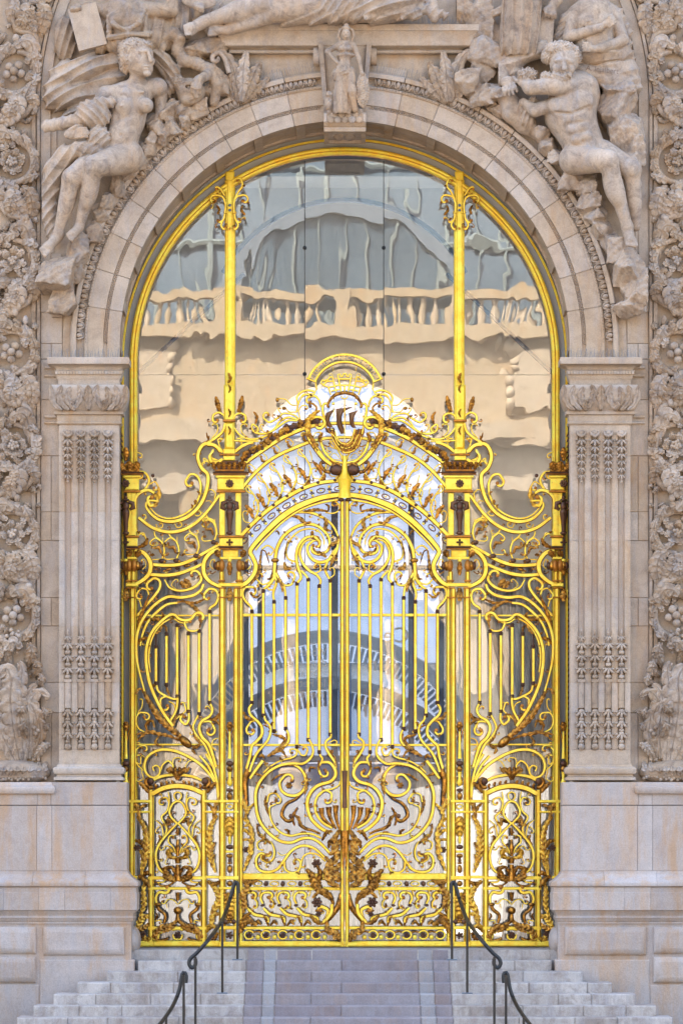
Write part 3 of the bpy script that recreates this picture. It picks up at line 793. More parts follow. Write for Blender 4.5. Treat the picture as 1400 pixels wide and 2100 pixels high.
# inner blue steel screen
scr = thing('inner_screen', 'blue steel framed glass screen standing behind the golden gate', 'screen', (AXW, 3, ZL))
ys_ = 3.0; s3 = 1+ys_/D
def sx(px): return (px-700)/S*s3
def sz(py): return ZC+(HZ-py)/S*s3
for px, w_ in ((533, 5), (686, 7), (843, 6), (905, 5), (505, 5)):
    q = MB(); q.box(sx(px-w_), sx(px+w_), ys_, ys_+.12, ZL, sz(1008 if w_ > 5 else 1160), bev=.01); q.build('mullion', 'steel_blue', scr)
for py, w_ in ((1164, 5), (1556, 7)):
    q = MB(); q.box(sx(505), sx(905), ys_+.01, ys_+.11, sz(py+w_), sz(py-w_), bev=.01); q.build('rail', 'steel_blue', scr)
for a, b_ in ((538, 679), (693, 837)):
    q = MB(); q.box(sx(a), sx(b_), ys_+.05, ys_+.06, sz(1549), sz(1169)); q.build('pane', 'clear', scr)
q = MB(); q.box(sx(694), sx(720), ys_-.02, ys_+.04, sz(1540), sz(1360)); q.build('poster', 'poster', scr)
q = MB(); q.box(sx(560), sx(836), ys_+.02, ys_+.045, sz(1760), sz(1566)); q.build('poster', 'poster', scr)
def lettering(txt, px, py, size, parent, y, flip=True, mat_='white', align='CENTER', name='lettering', s=s3, rot=0.0, ext=.006, ox=None):
    c = bpy.data.curves.new('lettering', 'FONT'); c.body = txt; c.size = size/S*s; c.extrude = ext; c.align_x = align; c.resolution_u = 3
    o = bpy.data.objects.new('lettering', c); COL.objects.link(o)
    dg = bpy.context.evaluated_depsgraph_get(); me = bpy.data.meshes.new_from_object(o.evaluated_get(dg))
    bpy.data.objects.remove(o); 
    o = bpy.data.objects.new(name, me); COL.objects.link(o); me.materials.clear(); me.materials.append(M[mat_])
    o.parent = parent
    o.rotation_euler = (radians(90), rot, 0)
    if flip: o.scale = (-1, 1, 1)
    o.location = Vector(((px-700)/S*s, y, ZC+(HZ-py)/S*s))-parent_world(parent)
    return o
for t, px, py, sz_ in (('Vibrer', 640, 1345, 24), ('dans un', 634, 1367, 24), ('palais', 628, 1388, 24), ('le Petit', 634, 1409, 24), ('merite', 634, 1431, 24),
                       ('Ce', 812, 1318, 46), ('on', 775, 1376, 46), ('m', 750, 1470, 58)):
    lettering(t, px, py, sz_, scr, ys_-.03)
# curtains
def curtain(label, left, right, py0, py1, y_, folds, seed, dark=False):
    """left/right: functions of the row giving the hem columns"""
    root = thing('curtain', label, 'curtain', (AXW, y_, ZL)); rr = random.Random(seed); ph = rr.random()*6
    nz, nu = 28, folds*8; s_ = 1+y_/D
    def sheet(off):
        rows = []
        for i in range(nz+1):
            py = py0+(py1-py0)*i/nz; a, b_ = left(py), right(py); row = []
            for j in range(nu+1):
                u = j/nu; w_ = .05*sin(2*pi*folds*u+ph+.6*sin(7*u+i*.05))+.02*sin(2*pi*folds*2.3*u+i*.11)
                row.append(((a+(b_-a)*u-700)/S*s_, y_+w_+off, ZC+(HZ-py)/S*s_))
            rows.append(row)
        return rows
    m_ = MB(); m_.grid(sheet(0))
    m_.build('cloth', 'curtain', root, smooth=True)
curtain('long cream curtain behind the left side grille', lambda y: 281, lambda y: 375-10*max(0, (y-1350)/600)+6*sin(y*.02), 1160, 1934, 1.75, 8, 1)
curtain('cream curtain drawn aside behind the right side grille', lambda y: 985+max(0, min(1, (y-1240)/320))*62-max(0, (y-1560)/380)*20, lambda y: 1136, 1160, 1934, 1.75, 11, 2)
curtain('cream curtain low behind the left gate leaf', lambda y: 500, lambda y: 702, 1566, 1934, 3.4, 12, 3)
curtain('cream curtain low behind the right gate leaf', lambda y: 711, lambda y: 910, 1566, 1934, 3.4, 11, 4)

# ---- the palace across the street (behind the camera; it shows in the glass)
opp = thing('opposite_palace', 'sunlit stone palace with balustrade and glass roof mirrored in the window', 'palace', (0, -108, zs))
y0 = -108.0
def ob(name, x0_, x1_, z0_, z1_, ya, yb_, m_='opp', bev=0.0):
    q = MB(); q.box(x0_, x1_, yb_, ya, z0_, z1_); return q.build(name, m_, opp)
ob('basement', -70, 70, zs, 4.5, y0+.6, y0-6, 'palestone')
ob('rear_wall', -70, 70, 4.5, 18.5, y0-4.0, y0-6)
ob('entablature', -70, 70, 18.4, 20.6, y0+.3, y0-6)
ob('cornice', -70, 70, 20.6, 21.5, y0+1.3, y0-6)
ob('attic', -70, 70, 21.5, 25.6, y0-.2, y0-6)
ob('attic_cornice', -70, 70, 25.6, 26.2, y0+.5, y0-6)
ob('balustrade_rail', -70, 70, 27.4, 27.8, y0+.2, y0-.4)
for i in range(-9, 10):
    if abs(i) < 1: continue
    x = i*4.6+ (2.3 if i < 0 else -2.3)
    q = MB(); q.lathe((x, y0-.6, 4.5), [(0, .75), (.5, .75), (.6, .6), (12.0, .5), (12.2, .62), (13.2, .8), (13.9, .9)], 14); q.build('column', 'opp', opp, smooth='auto')
    q = MB(); q.box(x+1.3, x+3.3, y0-4.02, y0-3.9, 6.5, 15); q.build('window', 'darkwin', opp)
bal = MB(); bal.lathe((0, 0, 0), [(0, .14), (.15, .14), (.5, .2), (.9, .09), (1.1, .12), (1.2, .14)], 8)
b0 = None
for i in range(80):
    if i % 10 == 9: continue
    x = -22+i*.55
    if b0 is None: o = bal.build('baluster', 'opp', opp, smooth='auto', shift=Vector((0, 0, 0))); b0 = o
    else: o = b0.copy(); COL.objects.link(o); o.parent = opp
    o.location = Vector((x, y0-.1, 26.2))-opp.location
for i in range(-6, 7): ob('balustrade_pier', i*5.5-.5, i*5.5+.5, 26.2, 27.9, y0+.25, y0-.45)
# swags in relief on the attic, a big arch in the middle
for i in (-3, -2, 2, 3):
    q = MB()
    for k in range(6): q.ball((i*4.0, y0-.1, 25.2-k*.55), (.42-.03*k, .3, .32), 8, 6)
    q.build('garland', 'opp', opp, smooth=True)
q = MB(); rows = []
for i in range(31):
    a = pi*i/30; rows.append([(-r*cos(a), yy, 9+r*sin(a)) for r, yy in ((7.2, y0-3), (7.2, y0+.9), (5.6, y0+.9), (5.6, y0-3))])
q.grid(rows, closed_v=True); q.build('arch_surround', 'opp', opp, smooth='auto')
q = MB(); prism(q, [(-5.7*cos(pi*i/24), 9+5.7*sin(pi*i/24)) for i in range(25)], y0-.2, y0-.5); q.build('arch_window', 'darkwin', opp)
# glazed roof
q = MB(); rows = []
for i in range(13):
    a = pi/2*i/12; rows.append([(x, y0-5-26*sin(a), 27+17*sin(a)**.8) if False else (x, y0-5-22*(1-cos(a)), 26.5+18*sin(a)) for x in (-70, 70)])
q.grid(rows); q.build('glass_roof', 'blueglass', opp, smooth=True)
for k in range(50):
    x = -35+k*1.43; q = MB(); q.tube([(x, y0-5-22*(1-cos(a))+.25, 26.5+18*sin(a)+.15) for a in [pi/2*i/8 for i in range(9)]], .07 if k % 4 else .13, 5); q.build('roof_rib', 'rib', opp)
for a in (.25, .5):
    q = MB(); q.tube([(-70, y0-5-22*(1-cos(a))+.2, 26.5+18*sin(a)+.1), (70, y0-5-22*(1-cos(a))+.2, 26.5+18*sin(a)+.1)], .14, 5); q.build('roof_rail', 'rib', opp)

# central glazed arch rising behind the balustrade
zA, rA, kA = 27.0, 5.2, .86
E2 = lambda r, a: (-r*cos(a), zA+r*kA*sin(a))
q = MB(); prism(q, [E2(rA, pi*i/28) for i in range(29)], y0-.7, y0-1.0); q.build('arch_window', 'blueglass', opp)
q = MB(); rows = [[(E2(r, a)[0], yy, E2(r, a)[1]) for r, yy in ((rA+.8, y0-1.2), (rA+.8, y0-.4), (rA, y0-.4), (rA, y0-1.2))] for a in [pi*i/30 for i in range(31)]]
q.grid(rows, closed_v=True); q.build('arch_surround', 'zinc', opp, smooth='auto')
for i in range(-4, 5):
    x = i*1.12; h_ = kA*sqrt(max(.1, rA*rA-x*x)); q = MB(); q.box(x-.05, x+.05, y0-.69, y0-.55, zA, zA+h_); q.build('glazing_bar', 'rib', opp)
for i in range(-8, 9):
    if abs(i) < 2: continue
    q = MB(); q.box(i*4.6-1.2, i*4.6+1.2, y0+.05, y0-.22, 22.3, 25.0); q.build('attic_panel', 'opp', opp)
# ================================================================== the window in the arch: gilded frames, mullions, panes
YW = 0.98; WS = 1+YW/D
win = thing('arched_window', 'tall arched window with gilded frames and mirror-like panes behind the gate', 'window', (xc(WS), YW, ZL))
def wx(px): return (px-700)/S*WS
def wz(py): return ZC+(HZ-py)/S*WS
def framering(name, ro, ri, cy, py_bottom, dep, m_=('gold', 'flank'), n=60, y_=0.0, step=None):
    q = MB(); pr = [(ro, 0), (ro, dep*.7), (ro-(ro-ri)*.22, dep), (ro-(ro-ri)*.45, dep), (ro-(ro-ri)*.5, dep*.82), (ro-(ro-ri)*.56, dep*.82), (ro-(ro-ri)*.62, dep), (ro-(ro-ri)*.85, dep), (ri, dep*.6), (ri, 0)]
    rows = []
    def ring(x, z, ca, sa): return [(x(r, ca), YW+y_-d_, z(r, sa)) for r, d_ in pr]
    pts = [(-1, 0, py_bottom)]+[(-cos(pi*i/n), sin(pi*i/n), cy) for i in range(n+1)]+[(1, 0, py_bottom)]
    for ca, sa, py in pts:
        rows.append([(xc(WS)+r/S*WS*ca, YW+y_-d_, wz(py)+r/S*WS*sa) for r, d_ in pr])
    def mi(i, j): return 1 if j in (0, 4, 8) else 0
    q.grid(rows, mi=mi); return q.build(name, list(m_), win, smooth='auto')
framering('outer_frame', 456.5, 451.5, 741, 1570, .05)
framering('inner_frame', 439.5, 423.5, 743, 1640, .09)
for sg in (-1, 1):
    q = MB(); c = AX+sg*234.5
    q.box(wx(c-10.5), wx(c+10.5), YW-.08, YW+.06, wz(945), wz(743-sqrt(436**2-234.5**2)-4), bev=.02)
    q.box(wx(c-5.5), wx(c+5.5), YW-.10, YW-.07, wz(945), wz(372), bev=.01)
    q.build('mullion', 'gold', win)
    q = MB(); q.box(wx(c-9), wx(c+9), YW-.07, YW+.05, wz(743-sqrt(436**2-234.5**2)-2), wz(743-sqrt(454**2-234.5**2)-1), bev=.015); q.build('short_bar', 'gold', win)
    q = MB(); q.box(wx(c-13), wx(c+13), YW-.11, YW+.0, wz(440), wz(436), bev=.008); q.build('collar', 'gold', win)
    for py in (424, 434):
        q = MB(); q.ball((wx(c), YW-.105, wz(py)), (.022, .02, .022), 8, 6); q.build('bolt', 'zinc', win, smooth=True)
# panes: three wide lights split by two hairline joints in the middle light; every pane its own sheet
def pane(poly, y_):
    q = MB(); prism(q, [(wx(a), wz(b)) for a, b in poly], y_, y_+.012); return q.build('pane', 'glass', win)
def arc_y(px, R=430, cy=743):
    return cy-sqrt(max(0, R*R-(px-AX)**2))
def pane_cols(x0_, x1_, ybot, y_, R=430, n=14):
    top = [(x0_+(x1_-x0_)*i/n, arc_y(x0_+(x1_-x0_)*i/n, R)) for i in range(n+1)]
    pane(top+[(x1_, ybot), (x0_, ybot)], y_)
yp_ = YW+.10
for a, b, dy in ((278, 470, 0), (472, 624.5, .004), (625.5, 786.5, .002), (787.5, 941, .006), (943, 1135, 0)):
    pane_cols(a, b, 766, yp_+dy)
    for y0_, y1_ in ((767, 1165), (1166, 1540), (1541, 1936)):
        pane([(a, y0_), (b, y0_), (b, y1_), (a, y1_)], yp_+dy+rs.uniform(0, .004))
for px in (624.5, 786.5):
    for py in (506, 765):
        q = MB(); q.ball((wx(px), yp_-.02, wz(py)), (.028, .02, .028), 10, 7); q.build('glass_clamp', 'rubber', win, smooth=True)
    q = MB(); q.box(wx(px)-.005, wx(px)+.005, yp_-.004, yp_+.02, wz(1165), wz(arc_y(px)+6)); q.build('joint_seal', 'rubber', win)
# lead-grey backing behind the narrow outer panes
q = MB(); rows = []
for ca, sa, py in [(-1, 0, 1935)]+[(-cos(pi*i/40), sin(pi*i/40), 743) for i in range(41)]+[(1, 0, 1935)]:
    rows.append([(xc(WS)+r/S*WS*ca, YW+.02, wz(py)+r/S*WS*sa) for r in (436, 476)])
q.grid(rows); rows2 = [[(x, y+.05, z) for x, y, z in r] for r in rows]; q.grid(rows2); q.build('backing', 'backing', win)
# ================================================================== the gilded gate
YT = 0.86; GS = 1+YT/D
gx = xc(GS)
rg = random.Random(11)
def G(px, py, d=0.0): return P(px, py, d, GS, YT)
A_ = (480, 980, 5.833); B_ = (240, 900, 5.0); C_ = (250, 1200, 5.6); D_ = (480, 1350, 5.833)
E_ = (250, 1550, 5.248); F_ = (480, 1650, 5.833); H_ = (400, 790, 5.833); I_ = (590, 710, 5.833); K_ = (0, 0, 1.0)
def T(reg, pts): return [(reg[0]+x/reg[2], reg[1]+y/reg[2]) for x, y in pts]
def sweep_flat(mb, q, w, d0, t, m_side=1, round_=False):
    n = len(q); rows = []
    for i, p in enumerate(q):
        a = q[max(0, i-1)]; b = q[min(n-1, i+1)]; v = np.array(b)-np.array(a); ln = hypot(*v) or 1; tx, ty = v/ln
        nx, ny = -ty, tx; u = i/max(1, n-1)
        ww = np.interp(u, np.linspace(0, 1, len(w)), w) if isinstance(w, (tuple, list)) else w
        tt = t*min(1.0, .55+.45*ww/6)
        if round_:
            pr = [(.5*cos(c), .5*sin(c)) for c in [pi*k/5 for k in range(6)]]
            row = [tuple(G(p[0]-nx*ww*a_, p[1]-ny*ww*a_, d0+tt*.2+ww*b_)) for a_, b_ in pr]
        else:
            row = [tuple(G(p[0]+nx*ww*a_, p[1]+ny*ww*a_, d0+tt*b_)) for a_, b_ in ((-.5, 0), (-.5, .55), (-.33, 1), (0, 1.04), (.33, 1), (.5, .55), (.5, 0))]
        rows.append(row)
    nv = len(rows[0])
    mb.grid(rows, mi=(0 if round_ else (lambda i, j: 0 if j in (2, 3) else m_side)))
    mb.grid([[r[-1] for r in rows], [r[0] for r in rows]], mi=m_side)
    mb.fan(rows[0], 0); mb.fan(rows[-1][::-1], 0)
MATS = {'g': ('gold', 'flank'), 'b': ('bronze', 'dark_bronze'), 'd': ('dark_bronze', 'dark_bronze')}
MIRRORED_PARENT = [None]
def scroll(parent, reg, pts, w, end=None, start=None, m='g', d0=None, t=5.0, name='scroll', eye=True, mir=None):
    k = reg[2]
    q = T(reg, pts)
    e = (end[0], end[1]/k, end[2]) if end else None
    s_ = (start[0], start[1]/k, start[2]) if start else None
    q = smooth_path(q, 2.6, e, s_)
    ws = tuple(x/k*1.1 for x in w) if isinstance(w, tuple) else (w/k*1.0, w/k*1.1, w/k*.85)
    mb = MB(); dd = rg.uniform(0, 2.5) if d0 is None else d0
    sweep_flat(mb, q, ws, dd, t, round_=(m != 'g'))
    if eye and end: 
        c = G(q[-1][0], q[-1][1], dd+t*.7); r = ws[-1]/S*.75; mb.ball(c, (r, r*.8, r), 7, 5, mi=1)
    if eye and start:
        c = G(q[0][0], q[0][1], dd+t*.7); r = ws[0]/S*.75; mb.ball(c, (r, r*.8, r), 7, 5, mi=1)
    o = mb.build(name, MATS[m], parent, smooth='auto')
    if name == 'scroll' and m == 'g' and max(ws) > 3.4 and len(q) > 18:
        for j in range(1 if len(q) < 30 else 2 if len(q) < 70 else 4):   # fine tendrils with bronze tips leaving the larger bars
            i = int(rg.uniform(.22, .8)*len(q)); v = q[min(i+1, len(q)-1)]-q[i-1]; a = atan2(v[1], v[0]); sd = rg.choice((-1, 1))
            p0 = np.array(q[i]); l_ = rg.uniform(7, 12); a1 = a+sd*.45
            pts_ = [p0, p0+l_*.5*np.array([cos(a1), sin(a1)]), p0+l_*np.array([cos(a1+sd*.25), sin(a1+sd*.25)])]
            qq = smooth_path(pts_, 1.6, (sd, rg.uniform(2.6, 4.2), .7)); m2 = MB()
            sweep_flat(m2, qq, (1.4, 2.2, 2.0), dd-.3, 3); cc = G(qq[-1][0], qq[-1][1], dd+2); m2.ball(cc, (.013, .012, .013), 6, 4, mi=1)
            t_ = m2.build('tendril', rg.choice((('gold', 'flank'), ('bronze', 'dark_bronze'))), parent, smooth='auto')
            if parent is MIRRORED_PARENT[0]: mirrored_part(t_)
            if rg.random() < .6:
                m3 = MB(); a2 = a-sd*.4; l2 = rg.uniform(6, 10)
                leaf(m3, [p0, p0+l2*.6*np.array([cos(a2), sin(a2)]), p0+l2*np.array([cos(a2-sd*.5), sin(a2-sd*.5)])], rg.uniform(2.4, 3.4), 5, 4, k=3, tip=3, s=GS, y0=YT, skirt=3)
                t_ = m3.build('acanthus_leaf', 'bronze', parent, smooth=True)
                if parent is MIRRORED_PARENT[0]: mirrored_part(t_)
    return o
def mirx(pts, x0): return [(2*x0-x, y) for x, y in pts]
def gleaf(parent, reg, pts, w, k=4, d0=3, h=4.5, tip=5, m='bronze', name='acanthus_leaf', base=.4, bend=1.5):
    mb = MB(); leaf(mb, T(reg, pts), w/reg[2]/2*1.15, d0, h, k=k, tip=tip, s=GS, y0=YT, base=base, bend=bend, skirt=3.5)
    return mb.build(name, m, parent, smooth=True)
def rail(parent, reg, x0_, y0_, x1_, y1_, d0=0, t=6, name='rail', m='gold', bev=1.2):
    (a, c), (b, d_) = T(reg, [(x0_, y0_), (x1_, y1_)])
    p = G(a, d_, d0); q = G(b, c, d0+t)
    mb = MB(); mb.box(p.x, q.x, q.y, p.y, p.z, q.z, bev=min(bev/S, (q.x-p.x)*.3, (q.z-p.z)*.3)); return mb.build(name, m, parent)
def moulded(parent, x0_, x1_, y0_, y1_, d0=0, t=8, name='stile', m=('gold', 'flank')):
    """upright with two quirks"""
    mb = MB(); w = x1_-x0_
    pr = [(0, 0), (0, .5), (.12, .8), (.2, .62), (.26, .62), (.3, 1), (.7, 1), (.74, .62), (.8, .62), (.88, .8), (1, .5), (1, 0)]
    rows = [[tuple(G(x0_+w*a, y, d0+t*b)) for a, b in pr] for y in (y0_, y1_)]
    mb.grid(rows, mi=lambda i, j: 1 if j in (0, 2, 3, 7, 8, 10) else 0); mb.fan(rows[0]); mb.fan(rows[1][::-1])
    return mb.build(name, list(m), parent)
def knob(parent, px, py, r=4.6, d=4):
    mb = MB(); c = G(px, py, d)
    mb.lathe(c, [(-r/S*1.1, r/S*.55), (-r/S*.75, r/S*.8), (-r/S*.35, r/S*1.05), (0, r/S*.8), (r/S*.35, r/S*1.05), (r/S*.75, r/S*.8), (r/S*1.1, r/S*.55)], 9)
    return mb.build('knob', 'dark_bronze', parent, smooth='auto')
def ironbar(parent, px, y0_, y1_, w=6.6, top=True, bot=True):
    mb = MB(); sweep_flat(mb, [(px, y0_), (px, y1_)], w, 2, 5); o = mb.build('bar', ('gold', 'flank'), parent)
    if top: knob(o, px, y0_)
    if bot: knob(o, px, y1_)
    return o
def rosette(parent, px, py, r, d=4, m='bronze', n=6, name='rosette'):
    mb = MB()
    for i in range(n):
        a = 2*pi*i/n; c = G(px+cos(a)*r*.58, py+sin(a)*r*.58, d); mb.ball(c, (r*.46/S, r*.3/S, r*.34/S), 7, 5, rot=-a)
    mb.ball(G(px, py, d+r*.3), (r*.3/S, r*.3/S, r*.3/S), 7, 5)
    return mb.build(name, m, parent, smooth=True)
def blob(parent, px, py, rx, ry, d=4, m='bronze', name='boss', rot=0, rd=None):
    mb = MB(); mb.ball(G(px, py, d), (rx/S, (rd or min(rx, ry))/S, ry/S), 9, 7, rot=rot); return mb.build(name, m, parent, smooth=True)

# ------------------------------------------------ left gate leaf
gl = thing('gate_leaf', 'left leaf of the tall gilded wrought iron gate with scrolls and bars', 'gate', (gx, YT, ZL), group=None)
moulded(gl, 696.8, 706.2, 1024, 1941, 0, 10, 'meeting_stile'); moulded(gl, 490.5, 498.5, 1182, 1938, 0, 8, 'hanging_stile')
scroll(gl, A_, [(1275, 205), (1130, 225), (1000, 255), (760, 350), (550, 490), (390, 640), (270, 770), (195, 880), (225, 955), (262, 1050), (240, 1150), (165, 1245), (75, 1300)], (62, 66, 70, 76, 80, 80, 74, 66, 60, 56, 56, 56, 56), t=9, d0=0, name='arched_head', eye=False)
scroll(gl, A_, [(1255, 262), (1010, 308), (790, 392), (590, 525), (430, 675), (310, 800), (255, 870)], (26, 22), t=6, d0=3, name='arched_moulding', eye=False)
for py, h_ in ((1261.5, 6), (1528, 5)): rail(gl, K_, 498, py-h_/2, 697, py+h_/2, 0, 4, 'cross_rail')
rail(gl, K_, 498, 1791, 697, 1805, 0, 8, 'cross_rail', bev=2.5); rail(gl, K_, 498, 1819, 697, 1826, 0, 7, 'cross_rail'); rail(gl, K_, 498, 1900, 697, 1906, 0, 7, 'cross_rail'); rail(gl, K_, 491, 1930, 706, 1941, 0, 10, 'bottom_rail', bev=2.5)
for x, a, b in ((516.5, 1255, 1441), (540, 1213, 1467), (562, 1235, 1499), (585.7, 1227, 1494), (609, 1198, 1531), (632, 1189.5, 1517), (654.5, 1203, 1542), (677, 1192, 1506)): ironbar(gl, x, a, b)
sc = lambda *a, **k: scroll(gl, *a, **k)
sc(A_, [(492, 1000), (498, 930), (520, 830), (600, 690), (740, 590), (880, 555), (1010, 585), (1110, 680), (1145, 790), (1110, 880), (1030, 910)], (42, 44, 40, 36, 34, 28), end=(1, 95, .5), t=6)
sc(A_, [(700, 995), (640, 960), (625, 860), (680, 730), (780, 640), (900, 610), (1010, 640), (1070, 730), (1075, 800)], (18, 22, 22, 14), start=(-1, 40, .55), t=3)
sc(A_, [(760, 1255), (800, 1190), (760, 1060), (745, 930), (775, 810), (850, 725), (945, 705), (1005, 745)], (30, 38, 38, 36, 30, 24), end=(1, 60, .5), t=6)
sc(A_, [(887, 1215), (860, 1170), (800, 1110)], (26, 30, 24), t=5)
sc(A_, [(1018, 1290), (1035, 1230), (985, 1160), (890, 1105), (815, 1010), (785, 890), (840, 770), (930, 735)], (26, 34, 36, 30, 18), t=5)
sc(A_, [(1250, 735), (1222, 880), (1140, 975), (1040, 1012), (950, 985), (890, 910), (880, 820), (930, 765)], (30, 40, 40, 34, 26), end=(1, 70, .4), t=6)
sc(A_, [(560, 500), (680, 430), (820, 410), (960, 430), (1100, 500), (1190, 590), (1245, 700)], (20, 32, 34, 30, 26), t=5)
sc(A_, [(1090, 415), (1180, 425), (1245, 395), (1262, 335), (1225, 295)], (14, 20, 20), end=(-1, 38, .75), t=3)
sc(A_, [(1240, 820), (1180, 900), (1115, 1010), (1088, 1090), (1112, 1160), (1150, 1225)], (24, 30, 30, 28), t=5)
sc(A_, [(1150, 1195), (1195, 1160), (1200, 1110)], (14, 14), end=(-1, 38, .7), t=3)
sc(A_, [(975, 1140), (1030, 1110), (1030, 1060)], (18, 22), end=(-1, 42, .7), t=4)
sc(A_, [(490, 1000), (484, 1080), (480, 1160)], (50, 44, 36), t=7, name='stem')
sc(A_, [(478, 1140), (470, 1210), (420, 1280), (350, 1335)], (34, 34, 28), t=5)
sc(A_, [(488, 1160), (505, 1260), (478, 1340), (468, 1410), (482, 1470)], (30, 32, 26), t=5)
sc(A_, [(470, 1340), (430, 1340)], (20, 20), end=(1, 32, .7), t=4)
sc(A_, [(500, 1140), (550, 1230), (600, 1310), (617, 1425)], (30, 32, 26), t=5)
sc(A_, [(470, 1170), (420, 1250), (340, 1275), (285, 1230)], (18, 20), end=(1, 58, .75), t=4)
sc(A_, [(520, 1160), (590, 1275), (680, 1280), (720, 1205)], (20, 26, 24), end=(-1, 62, .75), t=4)
sc(A_, [(490, 940), (475, 860), (400, 810), (330, 855)], (18, 20), t=4); sc(A_, [(470, 880), (450, 912)], (18, 16), end=(1, 26, .6), t=4)
sc(A_, [(210, 1580), (205, 1545), (135, 1470), (103, 1390), (130, 1315), (200, 1305)], (28, 32, 30, 26), end=(1, 62, .75), t=5)
for pts, w, k_ in (([(1120, 400), (980, 385), (830, 405)], 44, 6), ([(1125, 405), (1130, 340), (1085, 318)], 30, 3), ([(680, 452), (780, 480), (850, 545), (925, 530)], 56, 5), ([(1040, 460), (1100, 520), (1090, 610), (1150, 640)], 56, 5),
                   ([(1020, 840), (1010, 740), (935, 700), (940, 635)], 60, 5), ([(940, 840), (980, 900), (1050, 910), (1105, 955)], 60, 5), ([(1250, 690), (1235, 760), (1150, 815), (1135, 860)], 50, 4), ([(1235, 890), (1190, 960), (1150, 1060)], 54, 5),
                   ([(330, 865), (315, 980), (290, 1150), (190, 1290)], 44, 8), ([(500, 1090), (520, 1180), (570, 1280), (580, 1375)], 50, 5), ([(470, 1090), (440, 1200), (390, 1215)], 34, 3), ([(640, 760), (610, 900), (603, 990)], 26, 4), ([(600, 1010), (620, 1080), (690, 1090)], 60, 3), ([(320, 1390), (260, 1430), (190, 1385)], 36, 4), ([(330, 860), (380, 890), (420, 1025)], 22, 3), ([(490, 650), (520, 640), (545, 690)], 26, 2)):
    gleaf(gl, A_, pts, w, k_)
blob(gl, 480+490/5.833, 980+990/5.833, 9, 5, 7)
# lower leaf
sc(D_, [(214, 545), (180, 605), (200, 680), (285, 760), (332, 830), (330, 920), (265, 1000), (215, 1050), (190, 1180), (150, 1320)], (28, 34, 38, 38, 36, 36), t=6)
sc(D_, [(275, 745), (210, 755), (160, 820)], (26, 30), end=(-1, 66, .8), t=5)
sc(D_, [(362, 690), (375, 740), (425, 800), (438, 880), (405, 980), (330, 1070), (270, 1145), (215, 1270), (185, 1360)], (26, 30, 32, 34, 32), t=6)
sc(D_, [(625, 850), (655, 925), (645, 1000), (590, 1060), (540, 1075)], (26, 30, 28), t=5)
sc(D_, [(345, 1225), (265, 1330), (190, 1440)], (42, 40, 34), t=6)
sc(D_, [(170, 1330), (130, 1470), (140, 1640), (150, 1760)], (70, 60, 50, 40), t=7, m='b')
sc(D_, [(895, 970), (930, 1040), (945, 1120), (910, 1200), (820, 1262), (700, 1258), (560, 1280), (440, 1340), (340, 1435), (280, 1535), (257, 1640), (262, 1750), (275, 1850), (320, 1970), (420, 2095), (550, 2185), (680, 2205), (800, 2160), (900, 2150), (1000, 2190), (1090, 2270), (1150, 2340)], (26, 34, 36, 40, 40, 40, 38, 36, 34), t=7)
sc(D_, [(690, 1262), (790, 1320), (850, 1420), (850, 1540), (770, 1630), (660, 1640), (570, 1585), (545, 1490), (590, 1420)], (30, 38, 38, 34, 30), end=(1, 78, .62), t=6)
sc(D_, [(830, 1590), (740, 1680), (640, 1730), (585, 1800), (570, 1880), (610, 1930)], (22, 34, 40, 36), end=(-1, 58, .6), t=5, m='b')
sc(D_, [(762, 1060), (745, 1150), (690, 1190), (560, 1225), (440, 1290), (350, 1370)], (20, 22, 18), t=4)
sc(D_, [(750, 1120), (735, 1090), (700, 1085)], (20, 20), end=(-1, 34, .7), t=4)
sc(D_, [(770, 1105), (800, 1155), (850, 1160), (875, 1110)], (20, 24, 22), end=(-1, 40, .7), t=4)
sc(D_, [(1027, 1120), (1028, 1160), (1055, 1200), (1040, 1250), (1008, 1310), (1030, 1380)], (26, 28, 30, 26), end=(-1, 58, .75), t=5)
sc(D_, [(1050, 1245), (1140, 1250), (1200, 1320), (1212, 1400), (1150, 1475), (1020, 1515), (930, 1585), (880, 1690), (880, 1800), (930, 1930), (1040, 2035), (1150, 2090)], (34, 42, 42, 44, 44, 44, 40), t=7)
sc(D_, [(1160, 905), (1150, 950), (1100, 995), (1098, 1070), (1140, 1150), (1200, 1240), (1215, 1310)], (26, 32, 34, 30), t=6)
sc(D_, [(1120, 1020), (1180, 985)], (14, 14), end=(1, 36, .7), t=3)
sc(D_, [(1265, 1470), (1250, 1520), (1180, 1560), (1080, 1582), (1000, 1645), (968, 1750), (990, 1870), (1060, 1965), (1170, 2030)], (14, 22, 30, 34, 34, 30), t=6)
sc(D_, [(1010, 1640), (1085, 1582), (1160, 1615), (1160, 1690)], (26, 30, 26), end=(1, 50, .6), t=5)
sc(D_, [(500, 1745), (430, 1780), (425, 1850), (450, 1950), (510, 2045), (600, 2105), (690, 2122), (800, 2100), (920, 2100), (1040, 2150)], (16, 24, 28, 28, 26), t=5)
sc(D_, [(395, 1720), (420, 1630), (500, 1615), (550, 1670)], (20, 22), end=(1, 46, .8), t=4)
sc(D_, [(390, 1690), (385, 1790), (430, 1900)], (26, 26, 16), t=4, m='b')
